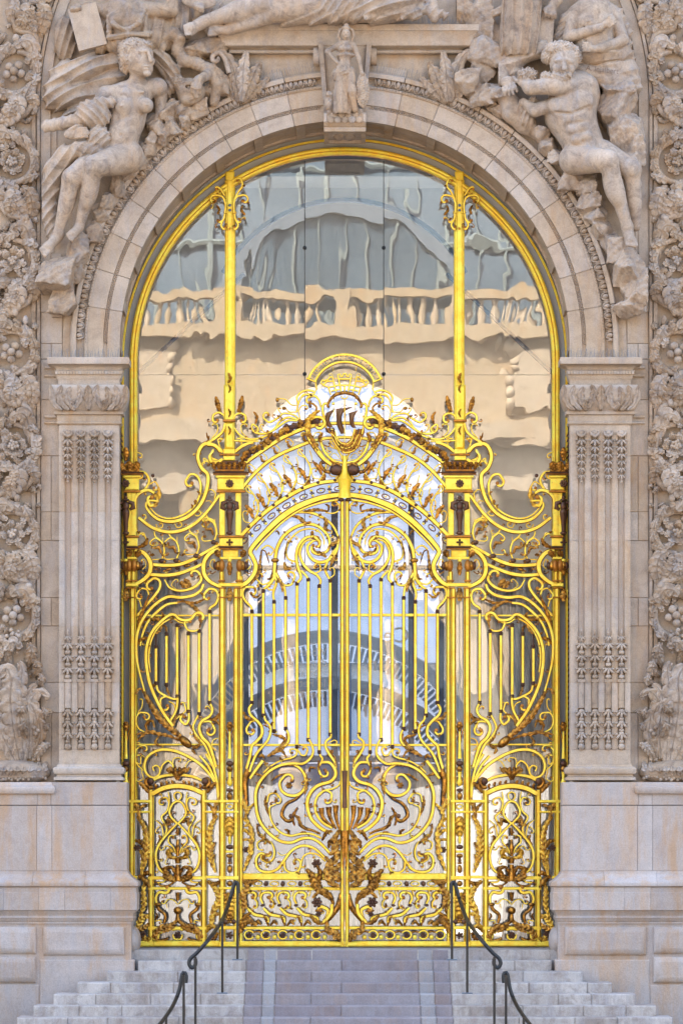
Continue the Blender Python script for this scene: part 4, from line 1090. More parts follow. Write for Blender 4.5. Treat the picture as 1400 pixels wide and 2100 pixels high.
for pts, w, k_ in (([(630, 900), (640, 1000), (520, 1100), (395, 1175)], 70, 7), ([(560, 1050), (600, 960), (460, 910)], 46, 4), ([(430, 870), (450, 780), (480, 770)], 30, 3), ([(420, 960), (440, 850), (355, 800)], 28, 4), ([(360, 1200), (340, 1160), (285, 1190)], 40, 3), ([(345, 1215), (370, 1250), (375, 1290)], 30, 2),
                   ([(560, 1290), (700, 1270), (800, 1270)], 44, 6), ([(770, 1300), (850, 1400), (860, 1540), (840, 1630)], 54, 7), ([(200, 1420), (250, 1380), (340, 1410)], 40, 3), ([(640, 1380), (540, 1400), (440, 1470)], 30, 4), ([(115, 640), (150, 710), (240, 740)], 50, 4), ([(480, 1130), (570, 1110), (630, 1190)], 36, 4), ([(1100, 1060), (1160, 1130), (1155, 1090)], 30, 2), ([(1150, 1130), (1200, 1200), (1210, 1300)], 40, 4),
                   ([(1010, 1390), (1010, 1270), (1010, 1220)], 30, 3), ([(900, 1360), (910, 1310), (980, 1315)], 34, 3), ([(60, 1640), (120, 1720), (140, 1850)], 50, 4), ([(380, 1640), (370, 1740), (420, 1850)], 30, 5), ([(720, 2000), (700, 1900), (760, 1780)], 40, 4), ([(900, 2060), (800, 2000), (770, 1880)], 44, 4), ([(660, 2120), (640, 2060), (600, 2050)], 34, 3)):
    gleaf(gl, D_, pts, w, k_)
rosette(gl, 480+655/5.833, 1350+1520/5.833, 7)
sc(F_, [(780, 235), (850, 285), (940, 310), (1030, 350)], (40, 36, 28, 24), t=6, m='b')
sc(F_, [(370, 440), (440, 450), (480, 540), (470, 640), (410, 692), (345, 665)], (16, 24, 26, 24), end=(1, 46, .5), t=4)
sc(F_, [(390, 610), (320, 583), (268, 640), (268, 730), (320, 792), (420, 806), (520, 770), (590, 680), (680, 560), (780, 500), (880, 495), (980, 540), (1080, 630)], (24, 34, 34, 34, 34, 30), start=(-1, 40, .5), t=6)
sc(F_, [(600, 670), (612, 770), (680, 815), (765, 795), (795, 730)], (24, 28, 26), end=(-1, 62, .75), t=5)
sc(F_, [(800, 710), (830, 620), (900, 583), (1000, 600), (1095, 680)], (18, 22, 22), start=(-1, 36, .6), t=4)
sc(F_, [(350, 545), (290, 530), (278, 460), (330, 425)], (18, 20), end=(1, 40, .6), t=4)
sc(F_, [(520, 570), (560, 605), (630, 590), (690, 530)], 12, t=3)
for pts, w, k_ in (([(270, 260), (300, 360), (370, 410), (440, 460)], 40, 6), ([(370, 340), (370, 400), (440, 480)], 30, 3), ([(420, 690), (350, 640), (380, 600), (430, 590)], 40, 3), ([(640, 370), (650, 320), (600, 295)], 34, 3), ([(700, 100), (760, 160), (800, 240)], 40, 4), ([(900, 380), (850, 330), (790, 330)], 24, 3)): gleaf(gl, F_, pts, w, k_)
# bouquet at the meeting stile
for pts, w in (([(1040, 40), (1055, 140), (1110, 210), (1190, 270)], (64, 44, 34, 26)), ([(1130, 30), (1140, 130), (1180, 220), (1220, 290)], (66, 46, 34, 26)), ([(1215, 10), (1215, 120), (1235, 220), (1262, 300)], (66, 46, 34, 26))):
    sc(F_, pts, w, t=9, m='b', name='cup', d0=3)
for pts, w, k_, tp in (([(1262, 300), (1200, 420), (1190, 560), (1130, 600)], 90, 5, 8), ([(1268, 420), (1220, 520), (1225, 640), (1195, 720)], 90, 5, 8), ([(1270, 600), (1160, 700), (1120, 820), (1170, 940), (1260, 980)], 120, 7, 10), ([(1268, 700), (1210, 800), (1240, 900), (1280, 880)], 100, 5, 10), ([(1180, 1140), (1080, 1060), (970, 960), (930, 850), (860, 770)], 110, 8, 10), ([(1100, 1060), (1010, 960), (1030, 820), (985, 720)], 70, 6, 8),
                       ([(1190, 1200), (1140, 1080), (1040, 1030), (930, 1120)], 70, 5, 6), ([(1090, 620), (1150, 720), (1130, 860)], 70, 5, 6), ([(1050, 430), (1110, 330), (1180, 320)], 50, 4, 5), ([(1130, 520), (1150, 440), (1230, 420)], 60, 4, 6), ([(1110, 1400), (1120, 1500), (1200, 1540), (1200, 1620)], 90, 5, 8), ([(1090, 1420), (1000, 1410), (905, 1320)], 60, 4, 6), ([(1230, 1500), (1240, 1580), (1270, 1640)], 70, 4, 6)):
    gleaf(gl, F_, pts, w, k_, d0=6, h=7, tip=tp)
sc(F_, [(1285, 1070), (1250, 1200), (1180, 1310), (1100, 1400), (1050, 1420)], (60, 70, 60, 50, 36), t=8, m='b', d0=2)
sc(F_, [(1170, 1190), (1160, 1290), (1100, 1380)], (40, 50, 40), t=8, d0=4)
sc(F_, [(1055, 1420), (1110, 1340), (1120, 1260), (1060, 1225)], (34, 44, 40), end=(-1, 40, .6), t=7)
for x, y, r in ((985, 705, 10), (990, 1170, 11), (1200, 650, 6), (1010, 1310, 6)): rosette(gl, 480+x/5.833, 1650+y/5.833, r, 10, 'dark_bronze')
# lower panel
for x in (150, 345, 545, 745):
    o = x-345
    sc(F_, [(350+o, 1235), (430+o, 1310), (530+o, 1335), (595+o, 1355), (608+o, 1410)], (30, 40, 40, 36, 26), t=6)
    sc(F_, [(345+o, 1185), (318+o, 1120), (345+o, 1060), (410+o, 1050)], (26, 32, 30), end=(1, 48, .7), t=5)
    sc(F_, [(430+o, 1120), (470+o, 1170), (470+o, 1215)], (20, 20), end=(1, 26, .6), t=4)
    blob(gl, 480+(340+o)/5.833, 1650+1205/5.833, 4.5, 3, 6, 'dark_bronze')
    gleaf(gl, F_, [(600+o-190, 1450), (570+o-190, 1360), (520+o-170, 1330)], 44, 4); gleaf(gl, F_, [(430+o, 1450), (480+o, 1400), (520+o, 1440)], 44, 3)
    sc(F_, [(500+o-10, 1100), (510+o, 1050)], (14, 14), end=(-1, 22, .7), t=3)
for x in (185, 280, 380, 480, 580, 690, 790, 880):
    if x in (185, 380, 580, 790): blob(gl, 480+x/5.833, 1812.5, 5, 5.5, 5, 'dark_bronze', 'bead')
    else:
        q = MB(); cx = 480+x/5.833; sweep_flat(q, [(cx+8.5*cos(a), 1812.5+4.5*sin(a)) for a in [2*pi*i/14 for i in range(15)]], 2.6, 1, 4); q.build('oval_link', ('gold', 'flank'), gl)
for i in range(5):
    x = 480+(182+200*i)/5.833
    q = MB(); sweep_flat(q, [(x+9.5*cos(a), 1917+8.5*sin(a)) for a in [pi*.15+2*pi*.85*j/14 for j in range(15)]], 4.2, 1, 5); q.build('scroll', ('gold', 'flank'), gl)
    rosette(gl, x, 1917.5, 6, 4, 'dark_bronze')
    blob(gl, x+17.5, 1922, 5, 5, 4, 'gold', 'bead')
    sc(K_, [(x+9, 1912), (x+17, 1910), (x+25, 1913)], (3, 4), t=4, m='b')
for pts, w, k_ in (([(90, 890), (200, 930), (290, 900)], 60, 4), ([(95, 880), (160, 980), (110, 1090), (150, 1250)], 90, 7), ([(60, 1160), (110, 1240), (110, 1310)], 50, 3), ([(75, 1590), (90, 1470), (160, 1390), (280, 1440)], 90, 6), ([(70, 1500), (120, 1350), (210, 1290)], 60, 4)): gleaf(gl, F_, pts, w, k_, d0=5, h=6)
# foliage climbing the hanging stile
for pts, w, k_ in (([(60, -110), (130, 20), (170, 120)], 60, 4), ([(250, -20), (170, 60), (130, 170)], 50, 4), ([(110, 160), (190, 260), (215, 420), (165, 570)], 64, 7), ([(90, 420), (190, 430), (205, 560), (150, 700), (115, 800)], 60, 7), ([(130, 110), (165, 220), (120, 270)], 44, 3), ([(190, 370), (130, 300), (110, 330)], 44, 3)): gleaf(gl, F_, pts, w, k_, d0=4, h=5, m='gilt_leaf')
rosette(gl, 480+145/5.833, 1650+540/5.833, 7, 7, 'dark_bronze')
# lock rod on the meeting stile
sc(D_, [(1330, 1345), (1330, 1560), (1330, 1790)], (50, 34, 44), t=5, d0=8, m='d', name='lock_rod')
sc(F_, [(1335, 310), (1338, 500), (1340, 790)], (60, 40, 16), t=5, d0=8, m='b', name='lock_rod')
lettering('1900', 562, 1800.5, 6.2, gl, YT-8.5/S, flip=False, mat_='dark_bronze', s=GS, ext=.002) if False else None
mirror_thing(gl, 'right leaf of the tall gilded wrought iron gate with scrolls and bars')
gl['label'] = 'left leaf of the tall gilded wrought iron gate with scrolls and bars'

# ------------------------------------------------ left side grille
sg_ = thing('side_grille', 'gilded side grille with small arched door left of the gate leaves', 'grille', (gx, YT, ZL))
sc = lambda *a, **k: scroll(sg_, *a, **k)
for py, h_ in ((1262.5, 4), (1527, 4)): rail(sg_, K_, 280, py-h_/2, 450, py+h_/2, 0, 4, 'cross_rail')
for x, a, b in ((320.5, 1327, 1401), (342, 1301, 1404), (363.8, 1283, 1428), (386.8, 1300, 1459), (408.7, 1295, 1464), (430.3, 1255, 1441)): ironbar(sg_, x, a, b)
sc(C_, [(940, -10), (910, 60), (820, 120), (680, 145), (545, 135), (430, 190), (320, 290), (230, 420), (182, 560), (168, 700), (180, 880), (220, 1060), (265, 1220)], (34, 38, 38, 38, 38, 38, 36, 32, 26, 24), t=6)
sc(C_, [(830, 350), (800, 390), (740, 408), (660, 390), (612, 345), (555, 345), (470, 405), (370, 510), (310, 630), (282, 770), (287, 930), (322, 1120), (392, 1300), (482, 1470), (590, 1620)], (34, 36, 36, 38, 40, 42, 42, 42, 40), start=(1, 70, .75), t=7)
sc(C_, [(820, 380), (740, 435), (660, 425), (590, 385), (500, 420), (420, 490), (360, 590), (325, 700), (312, 850), (330, 1000)], (16, 20, 22, 22, 14), t=4)
sc(C_, [(640, 205), (520, 225), (400, 315), (300, 430), (240, 570), (215, 700)], (28, 34, 32, 22), t=5)
sc(C_, [(890, 510), (830, 530), (760, 515), (728, 460)], (22, 28, 26), end=(1, 52, .65), t=5)
sc(C_, [(1010, 290), (1015, 262), (1080, 215), (1108, 130), (1080, 60), (1005, 45), (955, 95)], (28, 34, 34, 26), end=(-1, 52, .6), t=5)
sc(B_, [(215, 1810), (300, 1710), (380, 1620), (440, 1530), (440, 1460), (385, 1430), (330, 1465)], (30, 32, 30, 26), end=(-1, 55, .6), t=5)
sc(C_, [(225, 250), (210, 190), (180, 140)], (20, 16), t=3); sc(C_, [(315, 120), (290, 55), (225, 40), (178, 95)], (22, 24), end=(-1, 48, .7), t=4)
sc(C_, [(395, 1120), (420, 1215), (500, 1270), (600, 1310), (640, 1300)], (26, 30, 28), t=5)
sc(C_, [(510, 1275), (450, 1310), (448, 1385)], (24, 28), end=(-1, 58, .7), t=5)
sc(C_, [(638, 1260), (640, 1350), (620, 1450), (560, 1560)], (30, 32, 28), t=5); sc(C_, [(540, 1335), (600, 1370), (612, 1450), (560, 1550)], (14, 18, 14), t=3)
sc(C_, [(766, 1440), (772, 1540), (735, 1600), (690, 1570)], (28, 32, 28), end=(1, 46, .6), t=5); sc(C_, [(720, 1365), (735, 1440), (680, 1490), (610, 1550)], (16, 20, 18), start=(-1, 26, .6), t=4)
sc(C_, [(892, 1470), (845, 1560), (820, 1640), (870, 1740), (950, 1830), (1010, 1960), (1065, 2110)], (24, 28, 30, 28), t=5)
sc(C_, [(1010, 1350), (1042, 1430), (1010, 1505), (925, 1560), (890, 1640), (920, 1740), (1000, 1830), (1045, 1950), (1085, 2090)], (26, 34, 40, 42, 38, 32), t=6)
sc(C_, [(930, 1570), (1020, 1570), (1062, 1640)], (26, 32), end=(1, 62, .8), t=5); sc(C_, [(1030, 1440), (1000, 1400)], (16, 16), end=(-1, 26, .6), t=3)
sc(C_, [(265, 1690), (190, 1640), (165, 1545), (200, 1470), (270, 1465)], (18, 22, 22), end=(1, 52, .8), t=4); sc(C_, [(240, 1330), (232, 1400), (190, 1460)], (10, 14, 12), start=(-1, 24, .6), t=3)
sc(C_, [(1080, 1900), (1035, 1850), (1050, 1780), (1110, 1755)], 14, t=3)
sc(C_, [(250, 2130), (170, 2040), (165, 1900), (220, 1850)], (16, 20, 20), end=(1, 52, .7), t=4)
for pts, w, k_ in (([(170, 640), (205, 420), (260, 260), (320, 110)], 44, 8), ([(245, 405), (350, 390), (480, 400)], 56, 5), ([(440, 400), (480, 350), (455, 310)], 30, 2), ([(170, 690), (240, 620), (330, 610)], 54, 4), ([(320, 620), (310, 560), (280, 545)], 30, 2), ([(620, 205), (720, 190), (850, 270), (910, 380), (895, 500)], 50, 9), ([(740, 190), (850, 205), (960, 160)], 36, 5), ([(960, 160), (920, 100), (890, 90)], 28, 2),
                   ([(470, 460), (430, 530), (390, 560)], 40, 3), ([(480, 460), (510, 490), (515, 540)], 36, 3), ([(240, 1190), (310, 1330), (430, 1520), (600, 1680), (780, 1830)], 84, 13), ([(660, 1780), (540, 1730), (430, 1710), (300, 1690), (170, 1790)], 50, 8), ([(300, 1700), (280, 1600), (350, 1560), (380, 1640)], 40, 5), ([(240, 1190), (190, 1200), (165, 1260)], 40, 3), ([(640, 1490), (600, 1560), (600, 1620)], 50, 4), ([(650, 1490), (700, 1490), (710, 1530)], 36, 3),
                   ([(820, 1640), (850, 1740), (910, 1830)], 50, 5), ([(1000, 1545), (1080, 1530), (1120, 1470)], 50, 4), ([(1000, 1545), (1080, 1560), (1120, 1610)], 40, 3), ([(395, 1140), (385, 1160), (355, 1140)], 36, 2), ([(515, 1160), (525, 1210), (550, 1270)], 36, 3), ([(800, 1840), (850, 1860), (900, 1830)], 50, 3), ([(830, 1850), (820, 1900), (850, 1940)], 40, 3), ([(300, 1700), (230, 1700), (165, 1720)], 34, 3), ([(430, 1730), (390, 1800), (440, 1860)], 36, 3), ([(750, 1560), (800, 1640), (830, 1700)], 26, 4)): gleaf(sg_, C_, pts, w, k_)
q = MB()
for i in range(10): q.ball(G(250+(395)/5.6, 1200+(555+i*16)/5.6, 5), .014, 6, 4)
q.build('bead_chain', 'dark_bronze', sg_, smooth=True)['kind'] = 'stuff'
blob(sg_, 250+730/5.6, 1200+1800/5.6, 17, 9, 6, 'bronze', 'horn_tip', rot=-.75)
# lower scrollwork
sc(E_, [(350, 165), (335, 125), (375, 105), (412, 140), (400, 205), (340, 235), (275, 200), (247, 120), (268, 30), (330, -30), (430, -65), (560, -55), (700, 0), (850, 95), (950, 205), (1010, 300)], (18, 24, 28, 32, 34, 36, 36, 36, 34, 30), t=7)
for pts in ([(840, 0), (930, 110), (1000, 250)], [(905, -20), (980, 110), (1020, 240)]): sc(E_, pts, (26, 30, 28), t=6)
sc(E_, [(1015, 240), (1030, 340), (1035, 450)], (40, 34, 26), t=6)
sc(E_, [(410, 200), (440, 100), (500, 55), (545, 90)], (20, 22, 18), end=(1, 30, .6), t=4); sc(E_, [(545, 90), (560, 30), (610, 20)], (12, 14), end=(1, 28, .7), t=3)
sc(E_, [(900, 120), (820, 60), (730, 55), (690, 100)], (12, 14), end=(-1, 34, .7), t=3); sc(E_, [(150, 60), (200, 90), (205, 20)], (14, 16), end=(-1, 30, .6), t=3); sc(E_, [(240, 60), (215, 160), (235, 240), (200, 270)], (10, 14), end=(1, 34, .7), t=3)
# little arched door
moulded(sg_, 304.5, 316.5, 1620, 1930, 0, 9, 'door_stile'); moulded(sg_, 412, 424, 1620, 1930, 0, 9, 'door_stile')
for y0_, y1_, t_ in ((1797, 1804, 8), (1819, 1825, 8), (1900, 1907, 8)): rail(sg_, K_, 304, y0_, 424, y1_, 0, t_, 'cross_rail')
rail(sg_, K_, 281, 1929, 450, 1941, 0, 10, 'bottom_rail', bev=2.5); rail(sg_, K_, 316, 1930.5, 412, 1939.5, 2, 11, 'bottom_rail')
sc(E_, [(300, 285), (420, 225), (590, 203), (765, 225), (905, 285)], 38, t=8, name='door_arch', eye=False); sc(E_, [(330, 412), (450, 350), (600, 325), (750, 348), (872, 402)], (56, 60, 56), t=10, name='door_arch', eye=False)
for x in (360, 420, 480, 540, 660, 720, 780, 840):
    u = (x-600)/300; gleaf(sg_, E_, [(x, 320+u*u*60), (x+8, 285+u*u*60), (x-6, 260+u*u*60)], 34, 3, h=3, tip=2)
for s_ in (-1, 1):
    mx = lambda pts: pts if s_ < 0 else mirx(pts, 603)
    sc(E_, mx([(335, 330), (300, 340), (272, 310)]), (44, 50), end=(s_*-1, 40, .7), t=9, m='b', d0=4); gleaf(sg_, E_, mx([(290, 400), (240, 330), (185, 285)]), 56, 3, d0=5)
    gleaf(sg_, E_, mx([(600, 260), (560, 170), (500, 150), (520, 190)]), 60, 4, d0=9, h=6); gleaf(sg_, E_, mx([(600, 240), (575, 170), (585, 120)]), 50, 3, d0=10, h=6)
    sc(E_, mx([(604, 735), (530, 655), (515, 590), (555, 510), (604, 488)]), (24, 26, 24), t=6); sc(E_, mx([(604, 490), (570, 455), (568, 410), (603, 388)]), (16, 18), t=5)
    sc(E_, mx([(600, 725), (480, 855), (400, 960), (368, 1060), (382, 1170), (430, 1245), (500, 1270)]), (22, 28, 30, 30, 28, 24), t=7)
    sc(E_, mx([(500, 385), (512, 480), (490, 590), (430, 655), (455, 720), (485, 790), (460, 880)]), (12, 20, 22, 22, 20), t=5)
    sc(E_, mx([(430, 460), (480, 450), (512, 510)]), (18, 20), start=(s_*1, 42, .8), t=4)
    sc(E_, mx([(360, 690), (420, 740), (440, 800), (450, 880)]), (10, 16, 16), t=4); sc(E_, mx([(372, 790), (405, 760)]), (12, 12), start=(s_*1, 30, .7), t=3)
    gleaf(sg_, E_, mx([(380, 960), (420, 900), (400, 850)]), 40, 3); gleaf(sg_, E_, mx([(560, 720), (500, 690), (490, 760)]), 46, 3)
    sc(E_, mx([(600, 1080), (555, 985), (505, 930), (505, 885)]), (18, 20), end=(s_*-1, 34, .6), t=5)
    gleaf(sg_, E_, mx([(600, 1100), (540, 1095), (500, 1060), (520, 1010), (560, 1040)]), 60, 4, d0=6, h=7, m='gilt_leaf')
    sc(E_, mx([(590, 1060), (510, 985), (470, 970), (450, 1000)]), (12, 12), end=(s_*-1, 28, .7), t=3); sc(E_, mx([(480, 1020), (490, 1090), (470, 1140)]), (10, 12), end=(s_*1, 22, .6), t=3)
    gleaf(sg_, E_, mx([(600, 1330), (500, 1290), (470, 1220), (540, 1190)]), 70, 5, d0=6, h=7); gleaf(sg_, E_, mx([(600, 1340), (520, 1330), (440, 1290)]), 60, 4, d0=8, h=6); gleaf(sg_, E_, mx([(580, 1300), (560, 1230), (520, 1180)]), 40, 3, d0=8, h=6)
    # band and lower panel
    sc(E_, mx([(560, 1360), (500, 1395), (420, 1400), (390, 1370)]), (16, 20), end=(s_*1, 24, .6), t=5, m='b'); sc(E_, mx([(385, 1365), (440, 1360)]), (18, 20), end=(s_*1, 30, .6), t=5)
    sc(E_, mx([(378, 1590), (368, 1530), (400, 1470), (460, 1475)]), (28, 36, 34), end=(s_*1, 48, .6), t=6)
    sc(E_, mx([(385, 1600), (400, 1650), (460, 1700), (470, 1740), (455, 1800)]), (36, 34, 30), t=7, m='b', d0=4); blob(sg_, *T(E_, mx([(388, 1600)]))[0], 7, 4, 8, 'bronze')
    sc(E_, mx([(600, 1600), (560, 1555), (500, 1545), (470, 1580)]), (12, 16), end=(s_*-1, 28, .6), t=4); sc(E_, mx([(480, 1590), (490, 1640)]), 10, t=3)
    gleaf(sg_, E_, mx([(600, 1770), (520, 1830), (430, 1850), (370, 1920), (380, 1990)]), 76, 7, d0=6, h=7); gleaf(sg_, E_, mx([(590, 1830), (500, 1870), (440, 1900)]), 50, 4, d0=6)
    sc(E_, mx([(440, 1900), (400, 1900), (395, 1940)]), (34, 36), end=(s_*-1, 36, .7), t=7); sc(E_, mx([(500, 1960), (450, 1985), (380, 1990)]), (26, 34, 26), t=7, m='b')
    sc(E_, mx([(540, 1870), (600, 1865)]), 30, t=6); sc(E_, mx([(560, 1920), (560, 1960), (600, 1975)]), (24, 26), t=6)
    gleaf(sg_, E_, mx([(360, 1770), (385, 1720), (370, 1690)]), 24, 3); sc(E_, mx([(360, 1780), (400, 1770)]), (14, 14), end=(s_*-1, 24, .7), t=3)
for x0_, pts, w, t_ in ((0, [(603, 770), (603, 860)], (20, 36, 20), 8), (0, [(603, 900), (603, 1080)], (24, 44, 30), 8), (0, [(603, 1100), (603, 1160)], (60, 44), 7), (0, [(603, 1170), (603, 1340)], (40, 56, 70), 9), (0, [(603, 1470), (603, 1560)], (50, 30), 7), (0, [(603, 1690), (603, 1770)], (30, 50), 7)):
    sc(E_, pts, w, t=t_, m='b', d0=4, name='stem')
blob(sg_, *T(E_, [(603, 1665)])[0], 9, 8, 8); rosette(sg_, *T(E_, [(603, 1930)])[0], 8, 8, 'dark_bronze')
# foliage either side of the little door
for pts, w, k_ in (([(110, 435), (170, 560), (200, 700)], 60, 4), ([(270, 520), (200, 560), (170, 640)], 50, 3), ([(170, 650), (240, 760), (270, 920), (255, 1080), (225, 1200), (215, 1290)], 84, 11), ([(130, 910), (210, 930), (260, 1020)], 60, 5), ([(200, 1010), (240, 1120), (215, 1250)], 70, 5), ([(210, 1300), (270, 1260), (325, 1290)], 56, 4), ([(1060, 425), (1010, 540), (985, 680)], 60, 4), ([(920, 510), (970, 560), (1000, 640)], 44, 3), ([(1020, 640), (960, 760), (940, 900), (955, 1080), (1010, 1260)], 84, 11), ([(1000, 930), (960, 1040), (980, 1170)], 60, 5), ([(1000, 1060), (965, 1130)], 44, 3),
                   ([(260, 1330), (235, 1450), (240, 1600), (200, 1730)], 66, 7), ([(310, 1730), (230, 1740), (160, 1860)], 80, 5), ([(300, 1800), (240, 1850), (170, 1880)], 60, 4), ([(230, 1900), (260, 1980), (320, 1950)], 70, 4), ([(925, 1345), (1000, 1420), (1050, 1540), (990, 1660), (960, 1760)], 84, 9), ([(1050, 1700), (980, 1720), (960, 1840)], 70, 5), ([(900, 1900), (960, 1830), (1010, 1850)], 70, 4), ([(930, 1980), (990, 1950), (1040, 1900)], 60, 4), ([(180, 1290), (250, 1340), (310, 1420)], 60, 4), ([(930, 1360), (1000, 1380), (1060, 1350)], 56, 4)):
    gleaf(sg_, E_, pts, w, k_, d0=4, h=6, m='gilt_leaf' if w > 65 else 'bronze')
rosette(sg_, *T(E_, [(165, 990)])[0], 7, 8, 'dark_bronze'); rosette(sg_, *T(E_, [(230, 1920)])[0], 8, 6, 'dark_bronze'); rosette(sg_, *T(E_, [(990, 1950)])[0], 8, 6, 'dark_bronze')
for y0_, y1_ in ((475, 505), (592, 615)):
    rail(sg_, E_, 70, y0_, 320, y1_, 2, 8, 'hinge_rung'); rail(sg_, E_, 880, y0_, 1050, y1_, 2, 8, 'hinge_rung')
rail(sg_, E_, 70, 1290, 170, 1325, 2, 8, 'hinge_rung'); rail(sg_, E_, 900, 1290, 1050, 1320, 2, 8, 'hinge_rung')
# swags above the side grille
sc(B_, [(420, 640), (330, 640), (300, 690), (345, 765), (430, 830), (550, 852), (680, 825), (790, 755), (870, 655), (915, 545), (935, 440), (928, 362), (868, 300), (832, 200), (850, 110), (905, 55), (1000, 70), (1085, 140)], (24, 34, 40, 42, 42, 42, 40), t=8, d0=1)
sc(B_, [(325, 690), (420, 785), (550, 818), (700, 770), (800, 680), (850, 570), (858, 460), (820, 380), (755, 365), (715, 415)], (14, 22, 26, 28, 26), end=(-1, 52, .7), t=5)
sc(B_, [(225, 810), (360, 910), (500, 955), (630, 950), (745, 905), (850, 830), (950, 720), (1050, 580)], 40, t=8, d0=0, eye=False)
sc(B_, [(350, 1290), (500, 1300), (640, 1290), (780, 1240), (900, 1170), (1050, 1085)], 42, t=8, d0=0, eye=False); sc(B_, [(330, 1392), (500, 1402), (640, 1382), (780, 1332), (900, 1275)], 42, t=8, d0=1, eye=False)
sc(B_, [(190, 1150), (280, 1175), (345, 1270), (335, 1380), (265, 1455), (180, 1500)], 52, t=9, d0=2, eye=False); sc(B_, [(1060, 1130), (960, 1175), (895, 1270), (898, 1390), (960, 1470), (1070, 1525)], 50, t=9, d0=2, eye=False)
for x0_, y0_ in ((0, 0), (150, -3), (355, -50), (535, -190)):
    o = lambda pts: [(x+x0_, y+y0_) for x, y in pts]
    sc(B_, o([(385, 950), (395, 1000), (460, 1060), (487, 1150), (460, 1245)]), (16, 20, 22, 18), t=5); sc(B_, o([(440, 1045), (395, 1020), (352, 1050)]), (16, 18), end=(-1, 30, .8), t=4)
    sc(B_, o([(470, 1010), (470, 1060), (485, 1120)]), (8, 12), t=3); sc(B_, o([(440, 1235), (370, 1240)]), (12, 16), end=(1, 34, .7), t=3)
    gleaf(sg_, B_, o([(455, 1180), (430, 1120), (370, 1125)]), 40, 3, h=3); blob(sg_, *T(B_, o([(460, 1255)]))[0], 7, 5, 7, 'dark_bronze'); blob(sg_, *T(B_, o([(490, 1262)]))[0], 4, 4, 7)
for x, y in ((450, 885), (645, 880), (840, 760)): sc(B_, [(x-50, y-10), (x-30, y+30), (x, y+28)], (12, 14), end=(-1, 30, .8), t=3)
for i, x in enumerate((430, 530, 620, 720, 810)): (rosette(sg_, *T(B_, [(x, 1348-i*i*4.5)])[0], 5, 4, 'dark_bronze') if i % 2 == 0 else blob(sg_, *T(B_, [(x, 1345-i*i*4.5)])[0], 8, 3.4, 4, 'bronze', 'bead', rot=.2))
sc(B_, [(205, 330), (290, 350), (332, 430), (285, 520), (200, 560)], (22, 28, 28, 24), t=5); sc(B_, [(215, 415), (260, 400), (265, 365)], (18, 18), end=(-1, 34, .6), t=4); sc(B_, [(335, 470), (390, 440), (420, 480)], (14, 20), end=(1, 36, .7), t=4)
sc(B_, [(190, 720), (195, 610), (255, 545), (330, 530), (385, 560)], (26, 38, 38, 32), t=7); gleaf(sg_, B_, [(370, 560), (430, 600), (430, 490)], 50, 4, m='gilt_leaf'); gleaf(sg_, B_, [(385, 550), (415, 640), (370, 690), (320, 650)], 50, 4, m='gilt_leaf')
sc(B_, [(380, 680), (340, 690), (320, 640)], (30, 34), end=(1, 40, .5), t=8); blob(sg_, *T(B_, [(370, 380)])[0], 4, 4, 5, 'dark_bronze')
sc(B_, [(205, 70), (200, 130), (240, 150)], (10, 14), end=(1, 30, .7), t=3); sc(B_, [(205, 190), (205, 260), (240, 300)], (12, 16), t=4)
sc(B_, [(195, 880), (210, 950), (290, 1000), (300, 1080)], (12, 18), t=4); sc(B_, [(220, 990), (250, 970)], 14, end=(1, 26, .7), t=3); gleaf(sg_, B_, [(210, 1120), (290, 1080), (320, 1020)], 50, 4); sc(B_, [(220, 820), (260, 830)], (16, 16), end=(-1, 36, .8), t=4)
sc(B_, [(490, 1445), (545, 1530), (660, 1560), (790, 1525), (865, 1450), (850, 1390)], (16, 26, 32, 32, 26), end=(-1, 60, .6), t=6); gleaf(sg_, B_, [(760, 1500), (690, 1500), (650, 1465)], 70, 4, h=4); gleaf(sg_, B_, [(760, 1510), (700, 1450), (690, 1440)], 60, 3, h=4); sc(B_, [(620, 1550), (560, 1500), (590, 1450)], (8, 12), end=(1, 26, .7), t=3)
sc(B_, [(920, 560), (960, 520), (1010, 560), (1000, 620)], (12, 18), t=4); sc(B_, [(980, 700), (960, 640), (910, 640)], 12, t=3); sc(B_, [(1030, 980), (1000, 850), (930, 810)], (14, 20), end=(-1, 40, .7), t=4); sc(B_, [(900, 260), (890, 200), (940, 230)], (12, 14), t=3)
gleaf(sg_, B_, [(860, 120), (900, 50), (980, 20)], 36, 5); gleaf(sg_, B_, [(830, 200), (850, 120), (930, 30), (950, -30)], 30, 6)
sc(B_, [(1085, 235), (1020, 230), (960, 190), (990, 110)], (36, 44, 40, 20), t=8, m='g'); sc(B_, [(890, 300), (875, 250), (930, 225)], (14, 14), t=3)
mirror_thing(sg_, 'gilded side grille with small arched door right of the gate leaves')

